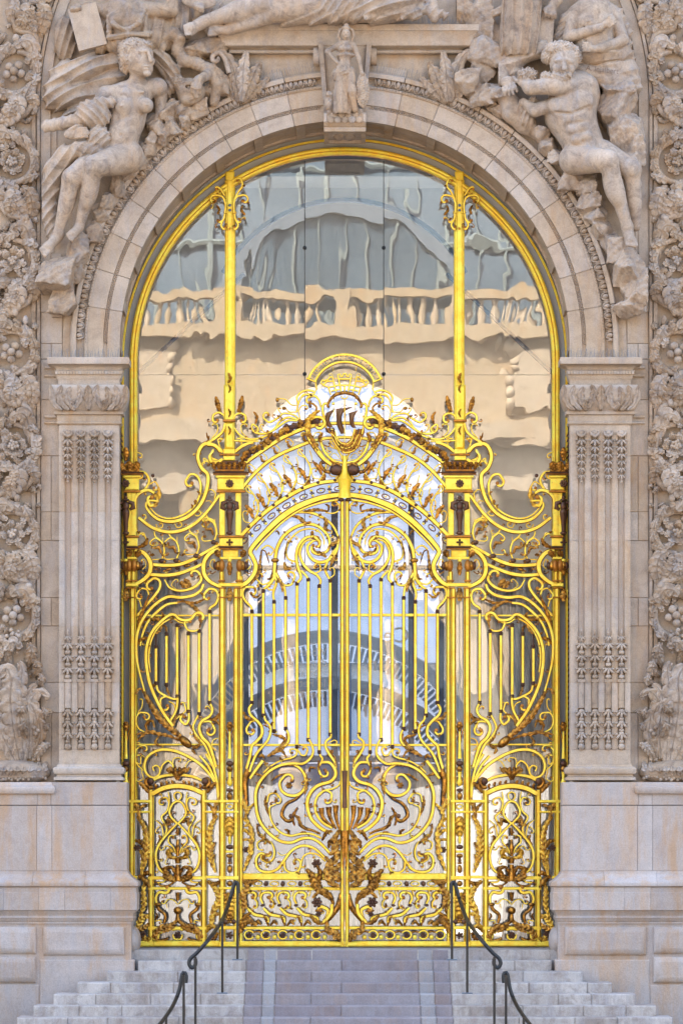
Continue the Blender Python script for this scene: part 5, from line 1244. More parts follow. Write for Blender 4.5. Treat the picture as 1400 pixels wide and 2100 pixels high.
# ------------------------------------------------ posts
def post(name_label, bars, x0_, x1_, cx, top, clip):
    """bars: columns of the uprights"""
    r = thing('gate_post', name_label, 'gate post', (gx, YT, ZL))
    for a, b, t_ in bars: moulded(r, a, b, t_[0], t_[1], 1, 9, 'upright')
    def cornice(a, b, y0_, y1_, e=0, m='dark_bronze', t=12):
        a = max(a, clip); q = MB(); h_ = y1_-y0_
        for i, (f0, f1, k) in enumerate(((0, .35, 1.0), (.35, .7, .8), (.7, 1, .9))):
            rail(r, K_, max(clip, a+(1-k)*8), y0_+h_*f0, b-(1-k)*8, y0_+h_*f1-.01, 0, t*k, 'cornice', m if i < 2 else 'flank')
    w = x1_-x0_
    cornice(x0_-14, x1_+16, 969, 974.5, m='dark_bronze', t=16); rail(r, K_, max(clip, x0_-8), 976, x1_+9, 981, 0, 13, 'block_moulding')
    rail(r, K_, max(clip, x0_-5), 981, x1_+6, 1006, 0, 11, 'block', bev=2); rosette(r, cx, 993, 8.5, 14, 'dark_bronze', 8)
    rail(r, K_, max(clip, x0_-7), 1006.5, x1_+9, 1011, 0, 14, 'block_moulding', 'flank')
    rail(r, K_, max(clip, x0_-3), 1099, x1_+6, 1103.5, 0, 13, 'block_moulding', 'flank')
    for c in (x0_+5, x1_-6): rail(r, K_, max(clip, c-6), 1011, c+6, 1099, 0, 8, 'pier')
    # little caryatid
    q = MB()
    q.ball(G(cx, 1021, 9), (.026, .026, .03), 8, 6); q.ball(G(cx, 1026, 9), (.05, .03, .02), 8, 5); q.ball(G(cx, 1039, 9), (.05, .045, .07), 9, 7); q.ball(G(cx, 1052, 9), (.055, .05, .06), 9, 7)
    for s_ in (-1, 1): q.tube([G(cx+s_*5, 1030, 9), G(cx+s_*14, 1033, 8), G(cx+s_*15, 1042, 7), G(cx+s_*8, 1046, 8)], [.025, .035, .04, .02], 6)
    q.tube([G(cx, 1055, 9), G(cx, 1070, 9), G(cx, 1090, 8)], [.055, .035, .028], 8); q.ball(G(cx, 1094, 8), (.05, .04, .03), 8, 5)
    q.build('caryatid', 'dark_bronze', r, smooth=True)
    rail(r, K_, max(clip, x0_-1), 1103.5, x1_+3, 1121, 0, 9, 'block'); rosette(r, cx, 1113, 7, 10, 'dark_bronze', 4)
    cornice(x0_-3, x1_+5, 1121.5, 1127.5, t=15)
    for c in (x0_, x1_):
        if c-6 < clip: continue
        s_ = -1 if c < cx else 1
        gleaf(r, K_, [(c, 1143), (c+s_*4, 1136), (c+s_*9, 1130)], 14, 3, d0=9, h=6); blob(r, c+s_*6, 1134, 5, 5, 9)
    rail(r, K_, max(clip, x0_), 1143, x1_+1, 1148, 0, 13, 'block_moulding'); rail(r, K_, max(clip, x0_+6), 1128, x1_-6, 1143, 0, 3, 'block')
    # lantern with rolled sides
    for s_, c in ((-1, x0_), (1, x1_)):
        if c < clip+4: continue
        for k, (ox, m_) in enumerate(((0, 'flank'), (7, 'bronze'), (13, 'dark_bronze'))):
            blob(r, c+s_*(ox-4), 1161, 7-k, 13-2.2*k, 9-2*k, m_, 'lantern_roll', rd=11-2*k)
        sc2 = scroll(r, K_, [(c+s_*13, 1168), (c+s_*20, 1160), (c+s_*18, 1151)], (2, 3), end=(-s_, 5, .7), t=3)
        scroll(r, K_, [(c+s_*8, 1172), (c+s_*14, 1176)], (2, 2.4), end=(-s_, 4, .6), t=3, m='b')
    gleaf(r, K_, [(cx, 1180), (cx, 1166), (cx, 1152)], 12, 3, d0=6); blob(r, cx, 1150, 5, 4, 9, 'gold')
    for c in (x0_+4, x1_-5):
        if c-4 < clip: c = clip+5
        moulded(r, c-5, c+5, 1172, 1196, 1, 9, 'upright'); rail(r, K_, c-7, 1190, c+7, 1194, 4, 10, 'collar', 'flank')
    rail(r, K_, max(clip, x0_-3), 1196.5, x1_+4, 1203.5, 0, 12, 'block_moulding'); 
    for c in (x0_+6, x1_-7):
        c = max(c, clip+6); rail(r, K_, c-7, 1205, c+7, 1208, 3, 9, 'collar', 'flank'); rail(r, K_, c-8, 1224.5, c+8, 1227.5, 3, 9, 'collar', 'flank')
    gleaf(r, K_, [(cx, 1206), (cx, 1218), (cx, 1234)], 15, 4, d0=3)
    # drops and vases between the uprights below
    gleaf(r, K_, [(cx, 1500), (cx, 1490), (cx, 1480)], 14, 3, d0=3)
    for s_ in (-1, 1): scroll(r, K_, [(cx, 1540), (cx+s_*3, 1515), (cx+s_*6, 1500)], (2, 3), end=(s_, 5, .5), t=4, m='b')
    q = MB(); q.tube([G(cx, 1556, 5), G(cx, 1540, 5), G(cx, 1515, 5), G(cx, 1500, 5)], [.03, .022, .016, .012], 7); q.build('spear', 'gold', r, smooth=True)
    blob(r, cx, 1566, 8, 6, 6, 'dark_bronze'); blob(r, cx, 1577, 6.5, 7, 6, 'bronze')
    q = MB(); q.tube([G(cx, 1583, 5), G(cx, 1596, 5), G(cx, 1605, 5), G(cx, 1612, 5)], [.03, .02, .045, .02], 8); q.build('baluster', 'gold', r, smooth=True)
    for s_ in (-1, 1): scroll(r, K_, [(cx+s_*2, 1606), (cx+s_*6, 1600)], (2, 2), end=(-s_, 4, .8), t=3, m='b')
    return r
ipost = post('left inner gilded gate post between side grille and gate leaf', [(449, 463, (1208, 1938)), (478.5, 490, (1208, 1938))], 451, 495, 471.3, 950, 0)
for pts in ((1616, 1625, 'dark_bronze', 7, 4), (1628, 1638, 'bronze', 6, 9)): blob(ipost, 471, (pts[0]+pts[1])/2, pts[3], pts[4], 5, pts[2])
for a, b in ((1640.5, 1646), (1663, 1667.5), (1796.5, 1804), (1819, 1824), (1899, 1906)): rail(ipost, K_, 449, a, 490, b, 3, 9, 'rung')
rail(ipost, K_, 449, 1931, 490, 1941, 0, 10, 'base_rail')
q = MB(); sweep_flat(q, [(471+6*cos(a), 1654+4.5*sin(a)) for a in [2*pi*i/16 for i in range(17)]], 3, 1, 4); q.build('oval_link', ('gold', 'flank'), ipost)
gleaf(ipost, K_, [(471, 1715), (471, 1695), (471, 1674)], 24, 4, d0=4, h=6, m='gilt_leaf'); blob(ipost, 471, 1722, 3.5, 10, 5, 'gold'); blob(ipost, 471, 1737, 7.5, 5, 6, 'dark_bronze'); rail(ipost, K_, 463, 1744, 479, 1749, 2, 7, 'rung')
for y, rx, ry, m_ in ((1755, 7, 5, 'bronze'), (1764, 3.5, 7, 'dark_bronze'), (1770, 5, 2.5, 'bronze'), (1782, 5.5, 9, 'bronze'), (1812, 6, 6, 'bronze')): blob(ipost, 471, y, rx, ry, 6, m_)
gleaf(ipost, K_, [(471, 1885), (473, 1860), (471, 1830)], 30, 6, d0=4, h=7, m='gilt_leaf'); gleaf(ipost, K_, [(468, 1860), (462, 1845), (461, 1830)], 16, 4, d0=4); rosette(ipost, 471, 1886, 9, 8, 'bronze'); rosette(ipost, 471, 1918, 8, 6, 'dark_bronze', 5)
for c in (463, 480): blob(ipost, c, 1890, 6, 6, 7, 'dark_bronze')
mirror_thing(ipost, 'right inner gilded gate post between side grille and gate leaf')
opost = post('far left gilded gate post beside the stone pilaster', [(266.5, 279.5, (1208, 1640)), (265.5, 277.5, (1640, 1800))], 262, 280, 259, 950, 248.5)
moulded(opost, 249.5, 253.5, 1208, 1570, 0, 5, 'upright')
q = MB()
for i in range(12):
    y = 880+i*.0
q = MB()
for i in range(60):
    y = 890+i*11.3
    if 950 < y < 1215: continue
    q.ball(G(249, y, -2), (.012, .02, .05), 6, 4, rot=.5)
q.build('rope_moulding', 'dark_bronze', opost, smooth=True)['kind'] = 'stuff'
gleaf(opost, K_, [(258, 965), (250, 958), (253, 950)], 16, 3, d0=8); gleaf(opost, K_, [(266, 967), (266, 957), (268, 948)], 18, 3, d0=9); gleaf(opost, K_, [(276, 967), (279, 958), (286, 950)], 18, 3, d0=9); rail(opost, K_, 249, 962, 287, 969, 0, 10, 'capital', 'bronze')
gleaf(opost, K_, [(258, 945), (259, 932), (258, 918)], 14, 4, d0=3, h=3)
mirror_thing(opost, 'far right gilded gate post beside the stone pilaster')

# ------------------------------------------------ overthrow: the arched crown of the gate with the ship
ov = thing('gate_overthrow', 'gilded arched cresting over the gate with ship emblem and motto arc', 'gate cresting', (gx, YT, Z(1100)))
MIRRORED_PARENT[0] = ov
sc0 = lambda *a, **k: scroll(ov, *a, **k)
def both(o): return mirrored_part(o)
def sc(*a, **k): o = scroll(ov, *a, **k); both(o); return o
def gl2(*a, **k): o = gleaf(ov, *a, **k); both(o); return o
def bl2(*a, **k): o = blob(ov, *a, **k); both(o); return o
U1 = [(500, 952), (528, 932), (554, 914), (580, 898), (606, 886), (634, 876), (665, 870), (706.5, 868)]
U2 = [(496, 1002), (520, 974), (546, 950), (571, 934), (597, 922), (632, 908), (665, 900), (706.5, 897)]
U3 = [(494, 1100), (518, 1075), (548, 1048), (582, 1024), (620, 1003), (656, 991), (690, 987), (706.5, 986.5)]
sc(K_, U1, 8.6, t=8, d0=1, name='arch_bar', eye=False); sc(K_, U2, 7.4, t=7, d0=0, name='arch_bar', eye=False); sc(K_, U3, 9, t=8, d0=1, name='arch_bar', eye=False)
# foliage heaped on the upper bar
qU = catmull(U1, 2.0)
for i in range(34):
    t = (i+.5)/34; p = qU[int(t*(len(qU)-28)*1.0)]
    x = p[0]+rg.uniform(-4, 4)-2; y = p[1]-rg.uniform(5, 13)
    a = rg.uniform(-2.4, -.5); l_ = rg.uniform(9, 15)
    gl2(K_, [(x, y+3), (x+cos(a)*l_*.6, y+3+sin(a)*l_*.6), (x+cos(a+.6)*l_, y+3+sin(a+.6)*l_)], rg.uniform(9, 14), 3, d0=rg.uniform(3, 9), h=5, m=rg.choice(['bronze', 'bronze', 'gilt_leaf', 'dark_bronze']))
    if i % 2 == 0: bl2(x+rg.uniform(-4, 4), y, 4, 4, 8, rg.choice(['bronze', 'dark_bronze']), 'fruit')
# curls between the two bars
qU2 = catmull(U2, 2.0)
for i in range(5):
    t = .16+.13*i; p = qU2[int(t*len(qU2))]; 
    sc(K_, [(p[0]-2, p[1]-4), (p[0]+3, p[1]-12), (p[0]-4, p[1]-20)], (2, 3), end=(-1, 6, .8), t=3); gl2(K_, [(p[0], p[1]-3), (p[0]-6, p[1]-6), (p[0]-9, p[1]-12)], 7, 3, h=3)
# scroll fillings between second and third bar
qU3 = catmull(U3, 2.0)
for i in range(7):
    t = .07+.135*i
    a = np.array(qU2[min(len(qU2)-1, int(t*len(qU2)))]); b = np.array(qU3[min(len(qU3)-1, int((t+.03)*len(qU3)))])
    v = b-a; n_ = np.array([v[1], -v[0]])/np.hypot(*v)*1.0; f = lambda u, w: tuple(a+v*u+n_*w)
    k = min(1, np.hypot(*v)/95)
    sc(K_, [f(.02, -2), f(.15, 4*k), f(.3, 14*k), f(.55, 22*k), f(.8, 14*k), f(.97, 0)], (2.4, 3.6, 4, 3.6), t=4)
    sc(K_, [f(.28, 13*k), f(.22, 2*k)], (2.6, 3), end=(1, 9*k, .75), t=3); sc(K_, [f(.5, 21*k), f(.3, 27*k), f(.12, 24*k)], (1.5, 2.2), t=3)
    sc(K_, [f(.9, 8*k), f(.86, -8*k), f(.72, -12*k)], (2, 2.8), end=(1, 8*k, .8), t=3)
    gl2(K_, [f(.8, 10*k), f(.62, 4*k), f(.5, -6*k)], 11*k, 3, h=3); gl2(K_, [f(.97, 3), f(.9, 12), f(.8, 16)], 9, 3); bl2(*f(.985, 0), 4, 3.4, 8, 'dark_bronze')
# links between third bar and the leaves' heads
U4 = [(x+1, y+18) for x, y in U3]; qU4 = catmull([(498, 1112), (522, 1088), (552, 1062), (586, 1038), (624, 1018), (660, 1006), (706, 1001)], 2.0)
for i in range(13):
    p = qU4[int((.02+.077*i)*len(qU4))]; q2 = qU4[min(len(qU4)-1, int((.02+.077*i)*len(qU4))+3)]; a = atan2(q2[1]-p[1], q2[0]-p[0])
    if i % 2 == 0:
        q = MB(); sweep_flat(q, [(p[0]+8.5*cos(c)*cos(a)-4.6*sin(c)*sin(a)*(1-.45*cos(c)**2 if False else 1), p[1]+8.5*cos(c)*sin(a)+4.6*sin(c)*cos(a)) for c in [2*pi*j/16 for j in range(17)]], 2.4, 0, 4, round_=False); both(q.build('oval_link', ('dark_bronze', 'flank'), ov))
        bl2(p[0], p[1], 3.2, 1.8, 3, 'gold', 'bead', rot=-a)
    else:
        o = rosette(ov, p[0], p[1], 5, 4, 'dark_bronze', 4); both(o)
        for s_ in (-1, 1): bl2(p[0]-s_*sin(a)*5.5, p[1]+s_*cos(a)*5.5, 3.4, 2.6, 4, 'gold', 'bead', rot=-a)
# upper side scrolls
sc(H_, [(462, 500), (530, 590), (640, 645), (760, 640), (870, 600)], (20, 26, 26), t=5); sc(H_, [(740, 500), (690, 470), (680, 520), (725, 570), (830, 583), (930, 545), (1020, 480), (1120, 425), (1220, 430)], (16, 24, 26, 26, 22), start=(1, 44, .6), t=5)
sc(H_, [(900, 560), (960, 510), (1010, 440), (1100, 390), (1200, 405), (1285, 460)], (16, 24, 26, 22), t=5); sc(H_, [(1270, 430), (1180, 358), (1060, 340), (980, 400), (890, 445), (835, 410)], (18, 24, 24), end=(1, 54, .75), t=5)
sc(H_, [(1215, 240), (1150, 235), (1080, 172), (1000, 160)], 15, t=4); bl2(400+985/5.833, 790+178/5.833, 4, 5, 5); sc(H_, [(1230, 320), (1130, 322), (1090, 285)], 15, t=4); bl2(400+1065/5.833, 790+280/5.833, 5, 3.5, 5)
sc(H_, [(1222, 325), (1228, 230), (1218, 150), (1262, 90), (1350, 62), (1440, 85)], (14, 22, 24, 22), t=5); sc(H_, [(1235, 235), (1270, 150), (1340, 110), (1440, 100)], 17, t=4); sc(H_, [(1265, 430), (1240, 320), (1275, 250), (1320, 245)], (12, 18), end=(1, 30, .6), t=4); sc(H_, [(1100, 345), (1030, 335), (1000, 300)], (12, 14), end=(1, 20, .6), t=3)
sc(H_, [(900, 575), (820, 555), (785, 510)], (12, 14), end=(1, 32, .7), t=3); gl2(H_, [(720, 470), (740, 380), (700, 320)], 40, 3, h=3); sc(H_, [(640, 640), (560, 560), (555, 480), (600, 465)], (12, 16), end=(1, 22, .5), t=3)
sc(H_, [(470, 665), (620, 672), (760, 672)], 24, t=5); sc(H_, [(480, 800), (560, 735), (640, 700), (700, 690)], (40, 44, 30), t=7); gl2(H_, [(560, 950), (590, 840), (700, 770)], 60, 5)
# crest: side volutes
sc(I_, [(350, 520), (330, 470)], 16, t=3); sc(I_, [(345, 520), (290, 590), (190, 580), (130, 680), (100, 800)], (14, 18, 16), t=4); sc(I_, [(395, 730), (380, 660), (330, 600), (265, 605)], (20, 28, 26), end=(-1, 52, .6), t=5)
sc(I_, [(520, 1425), (420, 1340), (310, 1190), (250, 1080), (240, 960), (270, 870), (330, 800)], (44, 56, 60, 58, 50, 36), t=9, d0=5); gl2(I_, [(330, 1190), (250, 1050), (250, 900), (330, 810), (390, 780)], 76, 9, d0=10, h=6, m='gilt_leaf'); gl2(I_, [(420, 1330), (330, 1220), (270, 1090), (170, 1060)], 60, 8, d0=11, h=5)
sc(I_, [(255, 985), (265, 905), (330, 858), (410, 868), (445, 930), (415, 975)], (26, 36, 36, 30), end=(1, 52, .5), t=7, d0=7); sc(I_, [(330, 800), (345, 740), (310, 700)], (22, 24), end=(-1, 36, .6), t=6, m='b', d0=6)
sc(I_, [(395, 1040), (400, 1160), (455, 1290), (560, 1380), (679, 1402)], (30, 34, 32, 30), t=6, d0=3); sc(I_, [(490, 690), (430, 700), (418, 780), (445, 900), (460, 1000)], (26, 32, 30, 22), t=6, d0=4)
gl2(I_, [(410, 1180), (380, 1110), (420, 1040)], 50, 4, d0=7); sc(I_, [(420, 1180), (470, 1200)], (14, 16), end=(-1, 30, .6), t=5, m='b'); sc(I_, [(400, 1150), (310, 1120), (330, 1040), (400, 1030)], (8, 14), t=4)
bl2(590+580/5.833, 710+1485/5.833, 15, 12, 8, 'dark_bronze', 'crest_roll', rd=13); sc(I_, [(640, 1480), (600, 1410), (530, 1450), (520, 1520)], (20, 34, 24), t=9, d0=9, m='b'); sc(I_, [(510, 1510), (450, 1500), (400, 1440)], (40, 34), end=(1, 40, .5), t=6, d0=5, m='b')
# urn on the axis
q = MB(); q.tube([G(706.5, 1022, 10), G(706.5, 1005, 12), G(706.5, 985, 14), G(706.5, 972, 12), G(706.5, 950, 10), G(706.5, 936, 9)], [.09, .075, .10, .05, .03, .025], 10); q.build('axis_baluster', 'gold', ov, smooth='auto'); rail(ov, K_, 697, 996, 716, 1001, 4, 12, 'collar', 'flank')
bl2(699, 1026, 7, 4, 12, 'dark_bronze'); 
# mural crown
sc(I_, [(500, 735), (475, 720), (510, 645), (575, 585), (679, 560)], (30, 30, 38, 40, 38), t=9, d0=7, m='b'); sc(I_, [(530, 700), (560, 690)], 30, t=8, d0=7); sc(I_, [(555, 640), (545, 620)], (12, 14), end=(1, 26, .6), t=5, m='b', d0=6)
crown = []
def seg(pts, w=16, t=6): sc0(I_, pts, w*1.35, t=t, d0=6, name='crown_bar', eye=False)
for pts in ([(600, 375), (600, 345), (630, 345), (630, 370), (660, 362), (660, 340), (700, 340), (700, 362), (728, 370), (728, 345), (758, 345), (758, 375)],): seg(pts, 15)
for pts in ([(600, 372), (610, 412), (615, 440)], [(758, 372), (748, 412), (745, 440)], [(605, 400), (752, 400)], [(615, 440), (625, 480), (640, 550)], [(745, 440), (735, 480), (720, 550)], [(640, 475), (720, 475)], [(679, 478), (679, 550)]): seg(pts, 16)
for s_ in (-1, 1):
    mx = lambda pts: pts if s_ < 0 else mirx(pts, 679)
    for pts in ([(395, 440), (430, 475), (490, 500)], [(395, 435), (420, 410), (435, 425), (460, 408), (475, 415), (495, 385), (530, 375), (545, 420)], [(545, 420), (560, 480), (580, 560)], [(480, 495), (500, 540), (515, 590)], [(430, 465), (470, 430), (540, 425)], [(560, 480), (640, 470)], [(490, 500), (560, 485)], [(520, 545), (580, 530), (640, 525)]): seg(mx(pts), 15)
    sc0(I_, mx([(600, 380), (555, 390), (535, 350)]), (8, 10), end=(-1*s_*-1, 28, .8), t=3)
    sc0(I_, mx([(545, 300), (540, 260), (530, 245)]), 8, t=3)
# motto arc
cx_, cy_ = 590+679/5.833, 710+572/5.833
def arcp(r, a0=-.62*pi+.0, a1=None, n=30): return None
aa = atan2(395-572, 435); a0_, a1_ = pi+(-aa)*1.0, 2*pi-(-aa)
for r_, w_, nm in ((466, 36, 'motto_arc'), (380, 34, 'motto_arc')):
    q = MB(); sweep_flat(q, [(cx_+r_/5.833*cos(a), cy_+r_/5.833*sin(a)) for a in [pi+.385+(pi-.77)*k/40 for k in range(41)]], w_/5.833, 3, 6); q.build(nm, ('gold', 'flank'), ov)
for s_ in (-1, 1):
    a = -pi/2+s_*(pi/2-.385)
    q = MB(); sweep_flat(q, [(cx_+r_/5.833*cos(a), cy_+r_/5.833*sin(a)) for r_ in (360, 420, 490)], 4, 3.2, 6); q.build('motto_arc', ('gold', 'flank'), ov)
    sc0(I_, [(679+s_*355, 420), (679+s_*340, 460), (679+s_*335, 520)], (20, 14), t=4)
txt = 'FLUCTUAT NEC MERGITUR'; n = len(txt)
for i, ch in enumerate(txt):
    if ch == ' ': continue
    a = -pi/2+(i-(n-1)/2)*(2.22/(n-1))
    lettering(ch, cx_+403/5.833*cos(a), cy_+403/5.833*sin(a), 12.5, ov, YT-8/S, flip=False, mat_='letter_gilt', s=GS, rot=a+pi/2, ext=.008, name='letter')
# the ship
ship = bpy.data.objects.new('ship', None); COL.objects.link(ship); ship.parent = ov; ship.location = G(706.5, 900, 14)-ov.location
def surf(pts_rows, name, m_, dfun, thick=2.5, smooth=True):
    A = [[tuple(G(*T(I_, [(x, y)])[0], dfun(x, y))) for x, y in r] for r in pts_rows]
    B = [[(x, y+thick/S, z) for x, y, z in r] for r in A]
    q = MB(); q.grid(A); q.grid(B); q.grid([A[0], B[0]]); q.grid([A[-1], B[-1]]); q.grid([[r[0] for r in A], [r[0] for r in B]]); q.grid([[r[-1] for r in A], [r[-1] for r in B]])
    return q.build(name, m_, ship, smooth='auto')
def sail(left, right, bulge):
    n = 8; l = catmull(left, 12); r = catmull(right, 12)
    l = [l[int(i*(len(l)-1)/n)] for i in range(n+1)]; r = [r[int(i*(len(r)-1)/n)] for i in range(n+1)]
    rows = [[tuple(l[i]+(r[i]-l[i])*j/6) for j in range(7)] for i in range(n+1)]
    def df(x, y): return 14
    A = []
    for i, row in enumerate(rows): A.append([tuple(G(*T(I_, [p])[0], 13+bulge*sin(pi*j/6)*sin(pi*(i+.4)/(n+1)))) for j, p in enumerate(row)])
    B = [[(x, y+.02, z) for x, y, z in r_] for r_ in A]
    q = MB(); q.grid(A); q.grid(B); q.grid([A[0], B[0]]); q.grid([A[-1], B[-1]]); q.grid([[r_[0] for r_ in A], [r_[0] for r_ in B]]); q.grid([[r_[-1] for r_ in A], [r_[-1] for r_ in B]]); q.build('sail', 'sail_bronze', ship, smooth='auto')
sail([(575, 760), (580, 860), (590, 960), (635, 1060)], [(780, 735), (665, 800), (645, 900), (690, 1050)], 10)
sail([(455, 810), (450, 890), (465, 955), (480, 975)], [(570, 755), (520, 830), (500, 900), (545, 985)], 8)
sail([(728, 810), (735, 880), (745, 950), (775, 985)], [(840, 775), (800, 840), (790, 920), (815, 985)], 8)
hull = [[(455, 990), (470, 1040), (520, 1065)], [(500, 985), (515, 1060), (535, 1130)], [(560, 1000), (560, 1100), (560, 1190)], [(585, 1090), (590, 1170), (600, 1240)], [(630, 1150), (640, 1220), (650, 1290)], [(700, 1165), (710, 1230), (720, 1300)], [(755, 1120), (770, 1190), (800, 1270)], [(780, 1030), (810, 1120), (850, 1210)], [(800, 1010), (850, 1070), (890, 1110)], [(915, 990), (920, 1040), (900, 1080)]]
surf(hull, 'hull', 'bronze', lambda x, y: 12+4*sin(pi*min(1, max(0, (x-455)/460))))
for k in range(5):
    pts = [(h[0][0]+(h[2][0]-h[0][0])*(.12+.19*k), h[0][1]+(h[2][1]-h[0][1])*(.12+.19*k)) for h in hull[1:9]]
    o = scroll(ship, I_, pts, 13, m='b' if k % 2 else 'g', t=3, d0=16, name='plank', eye=False)
for k in range(6): scroll(ship, I_, [(620+k*38, 1195-k*10), (650+k*40, 1290-k*8)], 12, m='b', t=3, d0=18, name='oar', eye=False)
for a, b, w in (((679, 640), (679, 1160), 13), ((548, 740), (548, 880), 8), ((800, 690), (800, 780), 8)): scroll(ship, I_, [a, b], w, t=4, d0=20 if a[0] == 679 else 12, name='mast', eye=False)
for a, b in (((679, 720), (560, 790)), ((679, 710), (790, 770)), ((679, 780), (740, 1000)), ((840, 830), (870, 910)), ((679, 720), (700, 1000))): scroll(ship, I_, [a, b], 4, t=1.2, d0=12, m='b', name='rigging', eye=False)
scroll(ship, I_, [(640, 605), (650, 635), (705, 635), (715, 605)], 14, t=4, d0=14, name='pennant', eye=False)
for x in (455, 500, 545): scroll(ship, I_, [(x, 985+abs(x-500)*.1), (x+12, 1040)], 20, t=4, d0=17, m='d', name='castle', eye=False)
for x in (790, 840, 890): scroll(ship, I_, [(x+10, 1000), (x-5, 1065)], 22, t=4, d0=17, m='g' if x != 840 else 'd', name='castle', eye=False)
sc(I_, [(510, 1320), (545, 1280), (590, 1300), (620, 1340), (679, 1330)], 10, t=3); sc(I_, [(520, 1350), (600, 1360), (679, 1350)], 8, t=3); sc(I_, [(490, 1300), (475, 1280)], (8, 10), end=(1, 24, .6), t=3)
# lyre brackets and pedestals on the inner posts
sc(H_, [(365, 430), (345, 365), (285, 330), (225, 355), (212, 400)], (22, 30, 28), end=(-1, 44, .6), t=6); sc(H_, [(462, 430), (480, 365), (540, 338), (600, 365), (608, 410)], (22, 30, 26), end=(1, 40, .6), t=6)
sc(H_, [(362, 460), (330, 560), (240, 640), (160, 690)], (34, 36, 34), t=7); sc(H_, [(230, 465), (270, 480), (265, 560), (200, 640)], (10, 16), t=3, start=(-1, 20, .5)); gl2(H_, [(180, 690), (150, 620), (140, 570)], 24, 4); gl2(H_, [(300, 320), (280, 260), (250, 140)], 64, 5, d0=4); gl2(H_, [(510, 320), (540, 260), (570, 130)], 64, 5, d0=4)
sc(H_, [(300, 620), (270, 640), (300, 740), (330, 770)], (12, 18), t=4); sc(H_, [(340, 640), (300, 640)], (18, 18), end=(-1, 26, .8), t=4); sc(H_, [(530, 620), (570, 640), (540, 740), (500, 770)], (12, 18), t=4); sc(H_, [(500, 640), (530, 640)], (18, 18), end=(1, 26, .8), t=4)
def rl(*a, **k): o = rail(ov, *a, **k); both(o)
rl(H_, 345, 0, 475, 440, 0, 10, 'finial_shaft', bev=4); rl(H_, 335, 418, 485, 445, 0, 14, 'collar', 'flank'); rl(H_, 355, 445, 470, 770, 0, 10, 'finial_shaft', bev=4)
for y in (40, 330, 540): gl2(H_, [(405, y+60), (425, y+10), (400, y-40)], 26, 4, d0=10, h=4)
rl(H_, 340, 770, 480, 830, 0, 13, 'pedestal_block'); rl(H_, 295, 828, 530, 850, 0, 16, 'cornice', 'flank'); rl(H_, 340, 850, 480, 905, 0, 13, 'pedestal_block'); rl(H_, 240, 1015, 590, 1038, 0, 15, 'capital', 'flank'); rl(H_, 300, 905, 520, 1015, 0, 8, 'capital', 'dark_bronze')
sc(H_, [(150, 715), (240, 725), (310, 800)], (40, 50, 46), t=8); sc(H_, [(230, 790), (180, 850), (200, 920), (270, 930), (330, 890)], (14, 40, 50, 44), t=9, d0=4); sc(H_, [(130, 1060), (90, 980), (110, 910), (160, 920)], (14, 22), end=(1, 26, .5), t=4)
for x in (235, 290, 350, 410, 470, 530, 580): gl2(H_, [(x, 1015), (x+(x-410)*.05, 960), (x+(x-410)*.12, 925)], 60, 3, d0=9, h=6, tip=6)

# scroll brackets on the window's two mullions
Z8 = (420, 250, 2.5)
MIRRORED_PARENT[0] = win
_old = (YT, GS); YT, GS = YW-.1, 1+(YW-.1)/D
c0 = 127.5
for x0_ in (1,):
    for pts, e in (([(104, 470), (106, 425), (92, 388), (60, 378)], (-1, 26, .8)), ([(151, 470), (149, 425), (163, 388), (192, 378)], (1, 26, .8)), ([(153, 400), (172, 362), (194, 330), (188, 302)], (-1, 15, .6)), ([(102, 380), (84, 350), (70, 338)], (-1, 10, .6)),
                   ([(102, 474), (98, 500), (84, 515)], (1, 9, .6)), ([(98, 500), (84, 530), (92, 548)], (-1, 9, .6)), ([(153, 474), (157, 500), (171, 515)], (-1, 9, .6)), ([(157, 500), (171, 530), (163, 548)], (1, 9, .6))):
        mirrored_part(scroll(win, Z8, pts, (10, 11, 9), end=e, t=5, d0=2))
    for pts, w in (([(62, 430), (75, 455), (66, 480)], 16), ([(196, 430), (188, 455), (210, 485)], 16), ([(120, 1340), (132, 1320), (122, 1290)], 18)): mirrored_part(gleaf(win, Z8, pts, w, 3, d0=8))
YT, GS = _old
# ================================================================== carved scroll friezes at the picture's edges
fr = thing('carved_frieze', 'deeply carved acanthus scroll frieze along the left edge of the wall', 'frieze', (AXW, 0, Z(1600)))
rf = random.Random(21)
def xs(y): return 640-sqrt(640**2-min(600, 216-y)**2) if y < 216 else 0.0
def FP(pts): return [(x+xs(y), y) for x, y in pts]
mb = MB(); rows = []
for i in range(60):
    y = -560+i*40 if i < 55 else 1600
    y = min(y, 1600); rows.append([tuple(P(-190+xs(y), y, -20)), tuple(P(66+xs(y), y, -20)), tuple(P(70+xs(y), y, 4))])
mb.grid(rows); mb.build('frieze_ground', 'carved', fr)
def fleaf(pts, w, k=5, d0=4, h=10, tip=6, bend=5, base=.4):
    m_ = MB(); leaf(m_, FP(pts), w, d0, h, k=k, tip=tip, bend=bend, base=base, skirt=6, s=.997, lift=.25); return m_.build('acanthus_leaf', 'carved', fr, smooth=True)
def fstem(pts, w, d=10):
    q = smooth_path(FP(pts), 3.0); n = len(q); m_ = MB()
    ws = [np.interp(i/(n-1), np.linspace(0, 1, len(w)), w)/S/2 for i in range(n)] if isinstance(w, tuple) else w/S/2
    m_.tube([P(p[0], p[1], d, .997) for p in q], ws, 8); return m_.build('stem', 'carved', fr, smooth=True)
def fball(x, y, r, d, nm='fruit', ry=None):
    m_ = MB(); m_.ball(P(x+xs(y), y, d, .997), (r/S, r/S, (ry or r)/S), 10, 8); return m_.build(nm, 'carved', fr, smooth=True)
